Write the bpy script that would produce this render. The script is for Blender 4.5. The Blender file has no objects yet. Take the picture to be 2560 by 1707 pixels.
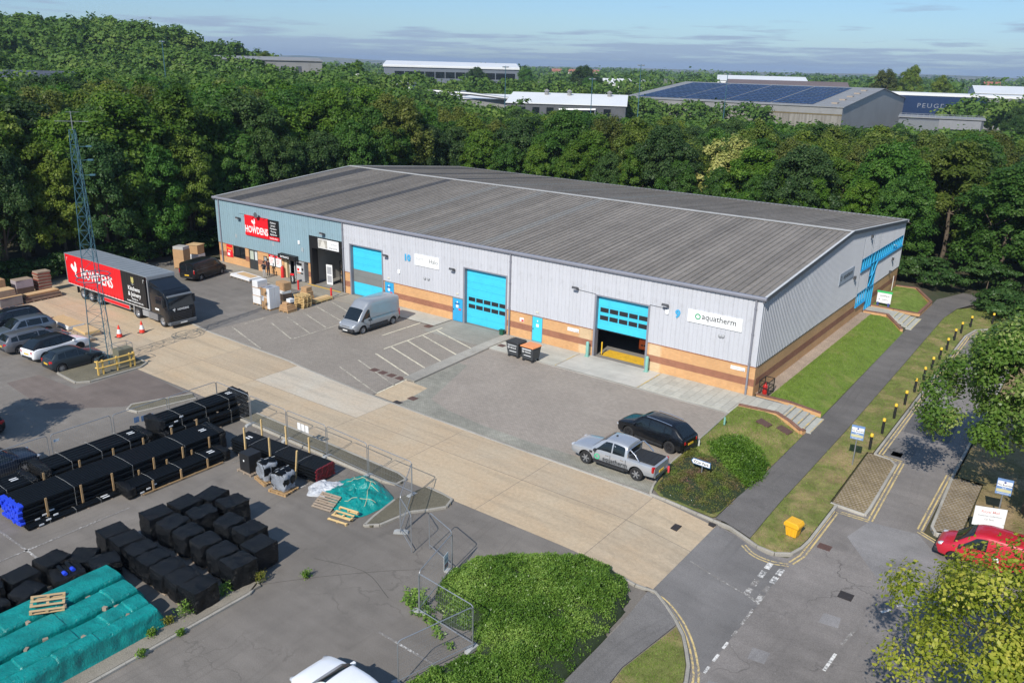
import bpy, bmesh, math, random
import numpy as np
from mathutils import Vector, Matrix
R = math.radians
SC = bpy.context.scene
COL = SC.collection
random.seed(7)
rng = np.random.default_rng(11)

# ------------------------------------------------------------------ camera
CAM = Vector((18.039, -52.821, 21.392))
YAW, PITCH, ROLL, FPX = -0.633, 0.323, 0.026, 2070.6
_f = Vector((math.sin(YAW)*math.cos(PITCH), math.cos(YAW)*math.cos(PITCH), -math.sin(PITCH)))
_r = Vector((math.cos(YAW), -math.sin(YAW), 0))
_u = _r.cross(_f)
_r2 = math.cos(ROLL)*_r + math.sin(ROLL)*_u
_u2 = -math.sin(ROLL)*_r + math.cos(ROLL)*_u
cd = bpy.data.cameras.new('camera'); cam = bpy.data.objects.new('camera', cd); COL.objects.link(cam)
cd.sensor_fit = 'HORIZONTAL'; cd.sensor_width = 36.0; cd.lens = FPX/2560*36
cd.clip_start = 0.5; cd.clip_end = 40000
cam.matrix_world = Matrix(((_r2.x, _u2.x, -_f.x, CAM.x), (_r2.y, _u2.y, -_f.y, CAM.y), (_r2.z, _u2.z, -_f.z, CAM.z), (0, 0, 0, 1)))
SC.camera = cam

# ------------------------------------------------------------------ sky and sun
SUN_EL = R(39.5); SUN_AZ = math.atan2(0.185, -0.983)      # azimuth measured from +y towards +x
w = bpy.data.worlds.new('World'); SC.world = w; w.use_nodes = True
nt = w.node_tree; N = nt.nodes; L = nt.links
for n in list(N): N.remove(n)
out = N.new('ShaderNodeOutputWorld'); bg = N.new('ShaderNodeBackground'); bg.inputs['Strength'].default_value = 0.088
sky = N.new('ShaderNodeTexSky'); sky.sky_type = 'NISHITA'; sky.sun_disc = False
sky.sun_elevation = SUN_EL; sky.sun_rotation = SUN_AZ; sky.altitude = 50; sky.air_density = 1.15; sky.dust_density = 0.25; sky.ozone_density = 4.5
tc = N.new('ShaderNodeTexCoord'); sep = N.new('ShaderNodeSeparateXYZ'); L.new(tc.outputs['Generated'], sep.inputs[0])
def wm(op, a, b=None, c=None):
    n = N.new('ShaderNodeMath'); n.operation = op
    for i, v in enumerate((a, b, c)):
        if v is None: continue
        if isinstance(v, (int, float)): n.inputs[i].default_value = v
        else: L.new(v, n.inputs[i])
    return n.outputs[0]
zc = wm('ADD', wm('MAXIMUM', sep.outputs['Z'], 0.0), 0.045)
cu = wm('DIVIDE', sep.outputs['X'], zc); cv = wm('DIVIDE', sep.outputs['Y'], zc)
cmb = N.new('ShaderNodeCombineXYZ'); L.new(cu, cmb.inputs[0]); L.new(cv, cmb.inputs[1])
n1 = N.new('ShaderNodeTexNoise'); n1.inputs['Scale'].default_value = 0.62; n1.inputs['Detail'].default_value = 7; n1.inputs['Roughness'].default_value = 0.58
L.new(cmb.outputs[0], n1.inputs['Vector'])
n2 = N.new('ShaderNodeTexNoise'); n2.inputs['Scale'].default_value = 0.17; n2.inputs['Detail'].default_value = 3
L.new(cmb.outputs[0], n2.inputs['Vector'])
cl = wm('ADD', wm('ADD', wm('MULTIPLY', n1.outputs['Fac'], 0.62), wm('MULTIPLY', n2.outputs['Fac'], 0.38)), wm('MULTIPLY', wm('MAXIMUM', wm('SUBTRACT', 0.045, sep.outputs['Z']), 0.0), 2.6))
rmp = N.new('ShaderNodeValToRGB'); L.new(cl, rmp.inputs[0])
rmp.color_ramp.elements[0].position = 0.52; rmp.color_ramp.elements[0].color = (0, 0, 0, 1)
rmp.color_ramp.elements[1].position = 0.60; rmp.color_ramp.elements[1].color = (0.8, 0.8, 0.8, 1)
thin = N.new('ShaderNodeTexNoise'); thin.inputs['Scale'].default_value = 0.16; thin.inputs['Detail'].default_value = 4; L.new(cmb.outputs[0], thin.inputs['Vector'])
hz = N.new('ShaderNodeMixRGB'); hz.blend_type = 'MIX'; hz.inputs[2].default_value = (5.2, 7.2, 9.2, 1)
L.new(wm('MULTIPLY', thin.outputs['Fac'], 0.45), hz.inputs[0]); L.new(sky.outputs[0], hz.inputs[1])
mx = N.new('ShaderNodeMixRGB'); mx.inputs[2].default_value = (4.7, 4.85, 5.4, 1)
L.new(rmp.outputs[0], mx.inputs[0]); L.new(hz.outputs[0], mx.inputs[1])
tint = N.new('ShaderNodeMixRGB'); tint.blend_type = 'MULTIPLY'; tint.inputs[0].default_value = 1.0; tint.inputs[2].default_value = (.74, .93, 1.16, 1); L.new(mx.outputs[0], tint.inputs[1])
L.new(tint.outputs[0], bg.inputs['Color']); L.new(bg.outputs[0], out.inputs[0])
sd = bpy.data.lights.new('sun', 'SUN'); sd.energy = 4.75; sd.angle = R(0.55); sd.color = (1.0, 0.945, 0.86)
sun = bpy.data.objects.new('sun', sd); COL.objects.link(sun)
SUNV = Vector((math.sin(SUN_AZ)*math.cos(SUN_EL), math.cos(SUN_AZ)*math.cos(SUN_EL), math.sin(SUN_EL)))
sun.rotation_euler = SUNV.to_track_quat('Z', 'Y').to_euler(); sun.location = (0, -40, 60)
SC.view_settings.view_transform = 'Standard'; SC.view_settings.look = 'None'
SC.view_settings.exposure = 0.17; SC.view_settings.gamma = 1.0; SC.view_settings.use_curve_mapping = False
SC.render.engine = 'CYCLES'
SC.cycles.use_denoising = True; SC.cycles.max_bounces = 6; SC.cycles.transparent_max_bounces = 8
SC.cycles.diffuse_bounces = 3; SC.cycles.glossy_bounces = 3; SC.cycles.volume_bounces = 0; SC.cycles.sample_clamp_indirect = 6.0

# ------------------------------------------------------------------ terrain
def sm(a, b, x):
    t = np.clip((np.asarray(x, float)-a)/(b-a), 0, 1); return t*t*(3-2*t)
def zg(x, y):
    a = -0.75*sm(0, 8.5, x); b = -0.70*sm(1.8, 4.6, x); k = sm(-15, -8, y)
    return a*(1-k)+b*k
def zgf(x, y): return float(zg(x, y))
def hill(x, y):
    x = np.asarray(x, float); y = np.asarray(y, float)
    dx = x-CAM.x; dy = y-CAM.y
    # along / across the line from the yard to the wooded hill
    ux, uy = -0.905, 0.425
    s = dx*ux+dy*uy; t = dx*uy-dy*ux          # t > 0 towards the right
    lat = np.where(t > 0, np.exp(-(np.maximum(t-25, 0)/62)**2), np.exp(-(t/160)**2))
    h = 21.8*np.exp(-((s-420)/130.0)**2)*lat+3.2*np.exp(-((t+42)/24.0)**2-((s-420)/110.0)**2)
    # low rise below the white shed
    h = h + 5.5*np.exp(-((x+240)/60)**2-((y-150)/55)**2)
    # far ridges on the horizon
    d = np.sqrt(dx*dx+dy*dy)
    h = h + 42*np.exp(-((x+1000)/650)**2-((y-5900)/500)**2) + 40*np.exp(-((x+4600)/900)**2-((y-3700)/500)**2) + 24*np.exp(-((x+2900)/1300)**2-((y-5200)/400)**2)
    return h
def terrain(x, y):
    return zg(x, y)-0.06+hill(x, y)
def tz(x, y): return float(terrain(x, y))

# ------------------------------------------------------------------ materials
MATS = {}
def shader(name):
    m = bpy.data.materials.new(name); m.use_nodes = True
    t = m.node_tree; b = t.nodes['Principled BSDF']
    return m, t, b
def nd(t, kind, **kw):
    n = t.nodes.new('ShaderNode'+kind)
    for k, v in kw.items(): setattr(n, k, v)
    return n
def math_(t, op, a, b=None, clamp=False):
    n = nd(t, 'Math', operation=op); n.use_clamp = clamp
    for i, v in enumerate((a, b)):
        if v is None: continue
        if isinstance(v, (int, float)): n.inputs[i].default_value = v
        else: t.links.new(v, n.inputs[i])
    return n.outputs[0]
def noise(t, vec, scale, detail=3, rough=.55, dist=0):
    n = nd(t, 'TexNoise'); n.inputs['Scale'].default_value = scale; n.inputs['Detail'].default_value = detail
    n.inputs['Roughness'].default_value = rough; n.inputs['Distortion'].default_value = dist
    if vec is not None: t.links.new(vec, n.inputs['Vector'])
    return n.outputs['Fac']
def ramp(t, fac, stops):
    n = nd(t, 'ValToRGB'); e = n.color_ramp.elements
    while len(e) > 1: e.remove(e[-1])
    for i, (p, c) in enumerate(stops):
        el = e[0] if i == 0 else e.new(p)
        el.position = p; c = (c, c, c) if isinstance(c, (int, float)) else c
        el.color = (*c, 1)
    t.links.new(fac, n.inputs[0]); return n.outputs['Color']
def mix(t, fac, a, b, mode='MIX'):
    n = nd(t, 'MixRGB', blend_type=mode)
    for i, v in enumerate((fac, a, b)):
        if isinstance(v, (int, float)): n.inputs[i].default_value = v
        elif isinstance(v, tuple): n.inputs[i].default_value = (*v[:3], 1)
        else: t.links.new(v, n.inputs[i])
    return n.outputs[0]
def bump(t, b, h, strength, dist=0.02):
    n = nd(t, 'Bump'); n.inputs['Strength'].default_value = strength; n.inputs['Distance'].default_value = dist
    t.links.new(h, n.inputs['Height']); t.links.new(n.outputs[0], b.inputs['Normal'])
def mapped(t, vec, scale):
    n = nd(t, 'Mapping'); n.inputs['Scale'].default_value = scale; t.links.new(vec, n.inputs['Vector']); return n.outputs[0]
def mat(name, col, rough=.6, metal=0.0, var=.12, scale=2.0, bmp=0.0, bscale=40, spec=None, coat=0.0, rand=0.0, dirt=None):
    """Plain painted / bare surface with mottling, optional grime and per-object variation."""
    if name in MATS: return MATS[name]
    m, t, b = shader(name); MATS[name] = m
    b.inputs['Roughness'].default_value = rough; b.inputs['Metallic'].default_value = metal
    if spec is not None: b.inputs['Specular IOR Level'].default_value = spec
    if coat: b.inputs['Coat Weight'].default_value = coat; b.inputs['Coat Roughness'].default_value = .05
    oc = nd(t, 'TexCoord').outputs['Object']
    c = col
    if var:
        f = noise(t, oc, scale, 4, .6)
        c = mix(t, 1.0, col, ramp(t, f, [(.25, 1-var), (.75, 1+var*.6)]), 'MULTIPLY')
    if rand:
        oi = nd(t, 'ObjectInfo').outputs['Random']
        c = mix(t, 1.0, c, ramp(t, oi, [(0, 1-rand), (1, 1+rand*.7)]), 'MULTIPLY')
    if dirt:
        f2 = noise(t, oc, scale*2.7, 6, .7, .4)
        c = mix(t, ramp(t, f2, [(.5, 0), (.72, dirt[1])]), c, dirt[0])
    if isinstance(c, tuple): b.inputs['Base Color'].default_value = (*c, 1)
    else: t.links.new(c, b.inputs['Base Color'])
    if bmp: bump(t, b, noise(t, oc, bscale, 3), bmp)
    return m

def asphalt(name, col, seed=0.0, speck=.35, cracks=0.0, warm=(1, 1, 1), patch=0.18):
    if name in MATS: return MATS[name]
    m, t, b = shader(name); MATS[name] = m
    g = nd(t, 'NewGeometry').outputs['Position']
    mp = nd(t, 'Mapping'); mp.inputs['Location'].default_value = (seed, seed*1.7, 0); t.links.new(g, mp.inputs[0]); v = mp.outputs[0]
    big = noise(t, v, .09, 4, .55, .3); med = noise(t, v, .7, 5, .6); fine = noise(t, v, 26, 2, .6); streak = noise(t, mapped(t, v, (.12, 1.6, 1)), 1.0, 4, .6)
    c = mix(t, 1.0, col, ramp(t, big, [(.3, 1-patch), (.7, 1+patch)]), 'MULTIPLY')
    c = mix(t, 1.0, c, ramp(t, med, [(.3, .88), (.7, 1.1)]), 'MULTIPLY')
    c = mix(t, 1.0, c, ramp(t, streak, [(.35, .94), (.65, 1.05)]), 'MULTIPLY')
    c = mix(t, 1.0, c, ramp(t, fine, [(.3, 1-speck), (.7, 1+speck)]), 'MULTIPLY')
    # pale bird-lime specks and dark oil spots
    sp = nd(t, 'TexVoronoi'); sp.inputs['Scale'].default_value = 1.3; t.links.new(v, sp.inputs['Vector'])
    c = mix(t, ramp(t, sp.outputs['Distance'], [(0.0, .55), (.045, 0)]), c, tuple(x*2.4 for x in col))
    tr_ = nd(t, 'TexWave'); tr_.inputs['Scale'].default_value = .16; tr_.inputs['Distortion'].default_value = 9; tr_.inputs['Detail'].default_value = 2; tr_.inputs['Detail Scale'].default_value = .35; t.links.new(v, tr_.inputs['Vector'])
    c = mix(t, mix(t, 1.0, ramp(t, tr_.outputs['Fac'], [(.80, 0), (.9, .32), (.97, .05)]), ramp(t, noise(t, v, .16, 3), [(.42, 0), (.62, 1)]), 'MULTIPLY'), c, tuple(x*.62 for x in col))
    oil = noise(t, v, .45, 3, .5)
    c = mix(t, ramp(t, oil, [(.64, 0), (.74, .4)]), c, tuple(x*.55 for x in col))
    if cracks:
        vo = nd(t, 'TexVoronoi', feature='DISTANCE_TO_EDGE'); vo.inputs['Scale'].default_value = .22
        dv = nd(t, 'VectorMath', operation='ADD'); t.links.new(v, dv.inputs[0])
        nn = nd(t, 'TexNoise'); nn.inputs['Scale'].default_value = .9; nn.inputs['Detail'].default_value = 6; t.links.new(v, nn.inputs['Vector'])
        sc_ = nd(t, 'VectorMath', operation='SCALE'); sc_.inputs['Scale'].default_value = 2.2; t.links.new(nn.outputs['Color'], sc_.inputs[0]); t.links.new(sc_.outputs[0], dv.inputs[1])
        t.links.new(dv.outputs[0], vo.inputs['Vector'])
        k = mix(t, 1.0, ramp(t, vo.outputs['Distance'], [(0.0, cracks), (.004, cracks), (.012, 0)]), ramp(t, noise(t, v, .25, 2), [(.45, 0), (.6, 1)]), 'MULTIPLY')
        c = mix(t, k, c, tuple(x*.4 for x in col))
    t.links.new(c, b.inputs['Base Color']); b.inputs['Roughness'].default_value = .9; b.inputs['Specular IOR Level'].default_value = .3
    bump(t, b, fine, .35, .01)
    return m

def brickmat(name, c1, c2, mortar, bw=.225, bh=.075, ms=.012, axis='xz', var=.15, rough=.85, rot=0):
    """Brick or paver bond laid out in metres on the chosen plane."""
    if name in MATS: return MATS[name]
    m, t, b = shader(name); MATS[name] = m
    g = nd(t, 'NewGeometry').outputs['Position']
    sp = nd(t, 'SeparateXYZ'); t.links.new(g, sp.inputs[0])
    cb = nd(t, 'CombineXYZ')
    if axis == 'wall':                       # works on x- and y-facing walls alike
        t.links.new(math_(t, 'ADD', sp.outputs['X'], sp.outputs['Y']), cb.inputs[0]); t.links.new(sp.outputs['Z'], cb.inputs[1])
    else:
        t.links.new(sp.outputs['X'], cb.inputs[0]); t.links.new(sp.outputs['Y'], cb.inputs[1])
    v = cb.outputs[0]
    if rot:
        mp = nd(t, 'Mapping'); mp.inputs['Rotation'].default_value = (0, 0, rot); t.links.new(v, mp.inputs[0]); v = mp.outputs[0]
    br = nd(t, 'TexBrick'); br.offset = .5
    br.inputs['Scale'].default_value = 1; br.inputs['Brick Width'].default_value = bw; br.inputs['Row Height'].default_value = bh
    br.inputs['Mortar Size'].default_value = ms; br.inputs['Mortar Smooth'].default_value = .2; br.inputs['Bias'].default_value = 0
    br.inputs['Color1'].default_value = (*c1, 1); br.inputs['Color2'].default_value = (*c2, 1); br.inputs['Mortar'].default_value = (*mortar, 1)
    t.links.new(v, br.inputs['Vector'])
    c = mix(t, 1.0, br.outputs['Color'], ramp(t, noise(t, g, .35, 5, .6), [(.3, 1-var), (.7, 1+var)]), 'MULTIPLY')
    c = mix(t, 1.0, c, ramp(t, noise(t, g, 2.6, 5, .65), [(.3, 1-var*.7), (.7, 1+var*.7)]), 'MULTIPLY')
    t.links.new(c, b.inputs['Base Color']); b.inputs['Roughness'].default_value = rough; b.inputs['Specular IOR Level'].default_value = .25
    bump(t, b, math_(t, 'SUBTRACT', 1.0, br.outputs['Fac']), .5, .006)
    return m

def paint(name, col, under, wear=.5):
    """Road paint worn through to the surface below."""
    if name in MATS: return MATS[name]
    m, t, b = shader(name); MATS[name] = m
    g = nd(t, 'NewGeometry').outputs['Position']
    f = math_(t, 'ADD', math_(t, 'MULTIPLY', noise(t, g, 9, 5, .75), .7), math_(t, 'MULTIPLY', noise(t, g, .8, 3), .3))
    p = .62-.22*wear
    c = mix(t, ramp(t, f, [(p-.05, 0), (p+.04, 1)]), col, under)
    c = mix(t, 1.0, c, ramp(t, noise(t, g, 3, 3), [(.3, .85), (.7, 1.08)]), 'MULTIPLY')
    t.links.new(c, b.inputs['Base Color']); b.inputs['Roughness'].default_value = .8
    return m

def grassmat(name, c1, c2, dry, dryness=.5, seed=0):
    if name in MATS: return MATS[name]
    m, t, b = shader(name); MATS[name] = m
    g = nd(t, 'NewGeometry').outputs['Position']
    mp = nd(t, 'Mapping'); mp.inputs['Location'].default_value = (seed, seed, 0); t.links.new(g, mp.inputs[0]); v = mp.outputs[0]
    c = mix(t, ramp(t, noise(t, v, 5.5, 5, .7), [(.3, 0), (.7, 1)]), c1, c2)
    c = mix(t, ramp(t, noise(t, v, .42, 5, .62, .4), [(.62-.25*dryness, 0), (.78-.2*dryness, 1)]), c, dry)
    c = mix(t, 1.0, c, ramp(t, noise(t, v, 1.3, 5, .7, .6), [(.28, .62), (.72, 1.25)]), 'MULTIPLY')
    c = mix(t, 1.0, c, ramp(t, noise(t, v, 30, 3, .7), [(.25, .5), (.75, 1.4)]), 'MULTIPLY')
    t.links.new(c, b.inputs['Base Color']); b.inputs['Roughness'].default_value = .95; b.inputs['Specular IOR Level'].default_value = .15
    bump(t, b, noise(t, v, 22, 3, .7), .9, .05)
    return m

def glassmat(name='window_glass', col=(.012, .016, .02), rough=.04):
    if name in MATS: return MATS[name]
    m, t, b = shader(name); MATS[name] = m
    b.inputs['Base Color'].default_value = (*col, 1); b.inputs['Roughness'].default_value = rough; b.inputs['Specular IOR Level'].default_value = .6
    return m

def leafmat(name, c1, c2, c3, trans=.35, rand=.25, gloss=.45):
    """Foliage: per-leaf hue from a face attribute, per-tree tint, light passing through the blades."""
    if name in MATS: return MATS[name]
    m, t, b = shader(name); MATS[name] = m
    at = nd(t, 'Attribute'); at.attribute_name = 'leaf'
    c = ramp(t, at.outputs['Fac'], [(0, c1), (.55, c2), (1, c3)])
    oi = nd(t, 'ObjectInfo').outputs['Random']
    c = mix(t, 1.0, c, ramp(t, oi, [(0, (1-rand, 1-rand, 1-rand)), (.5, (1, 1, 1)), (.75, (1+rand*.45, 1+rand*.35, .85)), (1, (1-rand*.3, 1+rand*.2, 1))]), 'MULTIPLY')
    t.links.new(c, b.inputs['Base Color']); b.inputs['Roughness'].default_value = gloss; b.inputs['Specular IOR Level'].default_value = .16
    tr = nd(t, 'BsdfTranslucent'); t.links.new(mix(t, 1.0, c, (1.25, 1.5, .55), 'MULTIPLY'), tr.inputs['Color'])
    ms = nd(t, 'MixShader'); ms.inputs[0].default_value = trans
    t.links.new(b.outputs[0], ms.inputs[1]); t.links.new(tr.outputs[0], ms.inputs[2])
    t.links.new(ms.outputs[0], t.nodes['Material Output'].inputs['Surface'])
    return m

# ------------------------------------------------------------------ geometry helpers
class MB:
    def __init__(s): s.v = []; s.f = []; s.m = []
    def add(s, vs, fs, mi=0):
        o = len(s.v); s.v += [tuple(p) for p in vs]
        s.f += [tuple(i+o for i in q) for q in fs]; s.m += [mi]*len(fs); return s
    def box(s, x0, x1, y0, y1, z0, z1, mi=0, taper=0):
        a = taper
        return s.add([(x0, y0, z0), (x1, y0, z0), (x1, y1, z0), (x0, y1, z0), (x0+a, y0+a, z1), (x1-a, y0+a, z1), (x1-a, y1-a, z1), (x0+a, y1-a, z1)],
                     [(0, 3, 2, 1), (4, 5, 6, 7), (0, 1, 5, 4), (1, 2, 6, 5), (2, 3, 7, 6), (3, 0, 4, 7)], mi)
    def obox(s, c, ax, ay, az, mi=0):
        c, ax, ay, az = map(Vector, (c, ax, ay, az))
        vs = [c+sx*ax+sy*ay+sz*az for sz in (-1, 1) for sx, sy in ((-1, -1), (1, -1), (1, 1), (-1, 1))]
        return s.add(vs, [(0, 3, 2, 1), (4, 5, 6, 7), (0, 1, 5, 4), (1, 2, 6, 5), (2, 3, 7, 6), (3, 0, 4, 7)], mi)
    def bar(s, p0, p1, w, h=None, mi=0, up=(0, 0, 1)):
        p0, p1 = Vector(p0), Vector(p1); d = p1-p0; h = h or w
        a = d.normalized(); u = Vector(up)
        if abs(a.dot(u)) > .95: u = Vector((1, 0, 0))
        b = a.cross(u).normalized(); n = b.cross(a)
        return s.obox((p0+p1)/2, d/2, b*w/2, n*h/2, mi)
    def tube(s, p0, p1, r, n=8, mi=0, r1=None, cap=True):
        p0, p1 = Vector(p0), Vector(p1); a = (p1-p0).normalized(); r1 = r if r1 is None else r1
        u = Vector((0, 0, 1)) if abs(a.z) < .9 else Vector((1, 0, 0))
        b = a.cross(u).normalized(); c = a.cross(b)
        vs = []
        for p, rr in ((p0, r), (p1, r1)):
            for i in range(n):
                t = 2*math.pi*i/n; vs.append(p+rr*(math.cos(t)*b+math.sin(t)*c))
        fs = [(i, (i+1) % n, n+(i+1) % n, n+i) for i in range(n)]
        if cap: fs += [tuple(range(n-1, -1, -1)), tuple(range(n, 2*n))]
        return s.add(vs, fs, mi)
    def path(s, pts, r, n=6, mi=0):
        """round bar following a polyline, one continuous skin"""
        P = [Vector(p) for p in pts]; vs = []; 
        for i, p in enumerate(P):
            a = (P[min(i+1, len(P)-1)]-P[max(i-1, 0)]).normalized()
            u = Vector((0, 0, 1)) if abs(a.z) < .95 else Vector((0, 1, 0))
            b = a.cross(u).normalized(); c = a.cross(b); rr = r[i] if isinstance(r, (list, tuple)) else r
            vs += [p+rr*(math.cos(2*math.pi*k/n)*b+math.sin(2*math.pi*k/n)*c) for k in range(n)]
        fs = [(i*n+k, i*n+(k+1) % n, (i+1)*n+(k+1) % n, (i+1)*n+k) for i in range(len(P)-1) for k in range(n)]
        fs += [tuple(range(n-1, -1, -1)), tuple(range((len(P)-1)*n, len(P)*n))]
        return s.add(vs, fs, mi)
    def lathe(s, prof, n=16, mi=0, o=(0, 0, 0), axis='z', cap=True):
        vs = []
        for r, z in prof:
            for i in range(n):
                t = 2*math.pi*i/n; x, y = r*math.cos(t), r*math.sin(t)
                vs.append({'z': (o[0]+x, o[1]+y, o[2]+z), 'y': (o[0]+x, o[1]+z, o[2]+y), 'x': (o[0]+z, o[1]+x, o[2]+y)}[axis])
        fs = [(j*n+i, j*n+(i+1) % n, (j+1)*n+(i+1) % n, (j+1)*n+i) for j in range(len(prof)-1) for i in range(n)]
        if cap and prof[0] != prof[-1]: fs += [tuple(range(n-1, -1, -1)), tuple(range((len(prof)-1)*n, len(prof)*n))]
        return s.add(vs, fs, mi)
    def prism(s, poly, a, b, axis='y', mi=0):
        """extrude a 2-D outline between two values of one axis"""
        n = len(poly)
        def p(q, k): return {'y': (q[0], k, q[1]), 'x': (k, q[0], q[1]), 'z': (q[0], q[1], k)}[axis]
        vs = [p(q, a) for q in poly]+[p(q, b) for q in poly]
        fs = [(i, (i+1) % n, n+(i+1) % n, n+i) for i in range(n)]+[tuple(range(n-1, -1, -1)), tuple(range(n, 2*n))]
        return s.add(vs, fs, mi)
    def mesh(s, name, mats, smooth=None, recalc=True):
        me = bpy.data.meshes.new(name); me.from_pydata(s.v, [], s.f)
        for m in (mats if isinstance(mats, (list, tuple)) else [mats]): me.materials.append(m)
        if any(s.m): me.polygons.foreach_set('material_index', s.m)
        if recalc:
            bm = bmesh.new(); bm.from_mesh(me); bmesh.ops.recalc_face_normals(bm, faces=bm.faces); bm.to_mesh(me); bm.free()
        if smooth is not None:
            me.polygons.foreach_set('use_smooth', [True]*len(me.polygons)); me.set_sharp_from_angle(angle=R(smooth))
        me.update(); return me
    def build(s, name, mats, parent=None, smooth=None, loc=None, recalc=True):
        return link(name, s.mesh(name, mats, smooth, recalc), parent, loc)

def link(name, me, parent=None, loc=None, rz=0):
    o = bpy.data.objects.new(name, me); COL.objects.link(o)
    if parent: o.parent = parent
    if loc is not None: o.location = loc
    if rz: o.rotation_euler[2] = rz
    return o
def tag(o, label, cat, group=None):
    o['label'] = label; o['category'] = cat
    if group: o['group'] = group
    return o
def struct(o, label=None):
    o['kind'] = 'structure'
    if label: o['label'] = label
    return o
def stuff(o, label=None, cat=None):
    o['kind'] = 'stuff'
    if label: o['label'] = label; o['category'] = cat
    return o
def thing(name, label, cat, loc=(0, 0, 0), rz=0, group=None):
    o = bpy.data.objects.new(name, None); COL.objects.link(o); o.location = loc; o.rotation_euler[2] = rz
    o.empty_display_size = .2
    return tag(o, label, cat, group)
def kids(o): return [c for c in bpy.data.objects if c.parent is o]
def copy_tree(o, kidmap=None, parent=None):
    c = o.copy(); COL.objects.link(c)
    if parent: c.parent = parent
    for k in o.children: copy_tree(k, None, c)
    return c
def bez(me, w=.02, seg=1, ang=40):
    """bevel the sharp edges of a finished mesh"""
    bm = bmesh.new(); bm.from_mesh(me)
    es = [e for e in bm.edges if len(e.link_faces) == 2 and e.calc_face_angle(0) > R(ang)]
    bmesh.ops.bevel(bm, geom=es, offset=w, segments=seg, affect='EDGES', profile=.5, clamp_overlap=True)
    bm.to_mesh(me); bm.free(); return me

def arc(cx, cy, r, a0, a1, n):
    return [(cx+r*math.cos(R(a0+(a1-a0)*i/n)), cy+r*math.sin(R(a0+(a1-a0)*i/n))) for i in range(n+1)]
def catmull(pts, n=6):
    P = [np.array(p, float) for p in pts]; P = [2*P[0]-P[1]]+P+[2*P[-1]-P[-2]]; o = []
    for i in range(1, len(P)-2):
        for k in range(n):
            t = k/n
            o.append(tuple(.5*((2*P[i])+(-P[i-1]+P[i+1])*t+(2*P[i-1]-5*P[i]+4*P[i+1]-P[i+2])*t*t+(-P[i-1]+3*P[i]-3*P[i+1]+P[i+2])*t**3)))
    o.append(tuple(P[-2])); return o

def sheet(name, poly, dz, m, thick=0.0, parent=None, zf=None, step=.6):
    """A ground sheet cut to an outline and draped on the terrain, dz above it."""
    zf = zf or zgf
    bm = bmesh.new(); vs = [bm.verts.new((p[0], p[1], 0)) for p in poly]; bm.faces.new(vs).normal_update()
    bmesh.ops.triangulate(bm, faces=bm.faces)
    xs = [p[0] for p in poly]; ys = [p[1] for p in poly]
    if max(xs) > 0:
        x = max(0, min(xs))
        cuts = [(xx, 'x') for xx in np.arange(math.floor(x/step)*step, min(max(xs), 9), step) if xx > min(xs)]
        cuts += [(yy, 'y') for yy in np.arange(-15, -7.9, 1.0) if min(ys) < yy < max(ys)]
        for k, ax in cuts:
            co = (k, 0, 0) if ax == 'x' else (0, k, 0); no = (1, 0, 0) if ax == 'x' else (0, 1, 0)
            bmesh.ops.bisect_plane(bm, geom=bm.verts[:]+bm.edges[:]+bm.faces[:], plane_co=co, plane_no=no)
    for v in bm.verts: v.co.z = zf(v.co.x, v.co.y)+dz
    for f in bm.faces:
        f.normal_update()
        if f.normal.z < 0: f.normal_flip()
    if thick:
        r = bmesh.ops.extrude_face_region(bm, geom=bm.faces[:])
        for e in r['geom']:
            if isinstance(e, bmesh.types.BMVert): e.co.z += 0
        top = {e for e in r['geom'] if isinstance(e, bmesh.types.BMVert)}
        for v in bm.verts:
            if v not in top: v.co.z -= thick
        bmesh.ops.recalc_face_normals(bm, faces=bm.faces)
    me = bpy.data.meshes.new(name); bm.to_mesh(me); bm.free(); me.materials.append(m)
    return link(name, me, parent)
def rect(x0, x1, y0, y1): return [(x0, y0), (x1, y0), (x1, y1), (x0, y1)]
def offset_line(pts, d):
    o = []
    for i, p in enumerate(pts):
        a = Vector(pts[max(i-1, 0)]); b = Vector(pts[min(i+1, len(pts)-1)]); t = (b-a).normalized()
        o.append((p[0]-t.y*d, p[1]+t.x*d))
    return o
def ribbon(pts, w): return offset_line(pts, w/2)+offset_line(pts, -w/2)[::-1]
_KS = {}
def kerb(label, pts, m, wd=.15, h=.12, stone=.9, name='kerb'):
    """A run of kerb stones laid end to end; each stone is a piece of its own."""
    root = bpy.data.objects.new(name, None); COL.objects.link(root); root['kind'] = 'structure'; root['label'] = label
    P = [Vector((p[0], p[1], 0)) for p in pts]
    seg = [(P[i+1]-P[i]).length for i in range(len(P)-1)]; tot = sum(seg); n = max(1, round(tot/stone)); ln = tot/n
    def pt(s):
        for i, d in enumerate(seg):
            if s <= d+1e-6: return P[i].lerp(P[i+1], min(1, s/max(d, 1e-6)))
            s -= d
        return P[-1]
    for i in range(n):
        a = pt(i*ln); b = pt((i+1)*ln); a.z = zgf(a.x, a.y); b.z = zgf(b.x, b.y); d = b-a
        key = (round(d.length, 2), wd, h, m.name)
        if key not in _KS:
            k = MB(); l = d.length/2-.006; k.prism([(-wd/2, -.15), (wd/2, -.15), (wd/2, h-.02), (wd/2-.03, h), (-wd/2+.03, h), (-wd/2, h-.02)], -l, l, 'x'); _KS[key] = k.mesh('kerb_stone', m)
        o = link('kerb_stone', _KS[key], root, (a+b)/2)
        o.rotation_euler = (0, -math.atan2(d.z, math.hypot(d.x, d.y)), math.atan2(d.y, d.x))
    return root
_TX = {}
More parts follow.
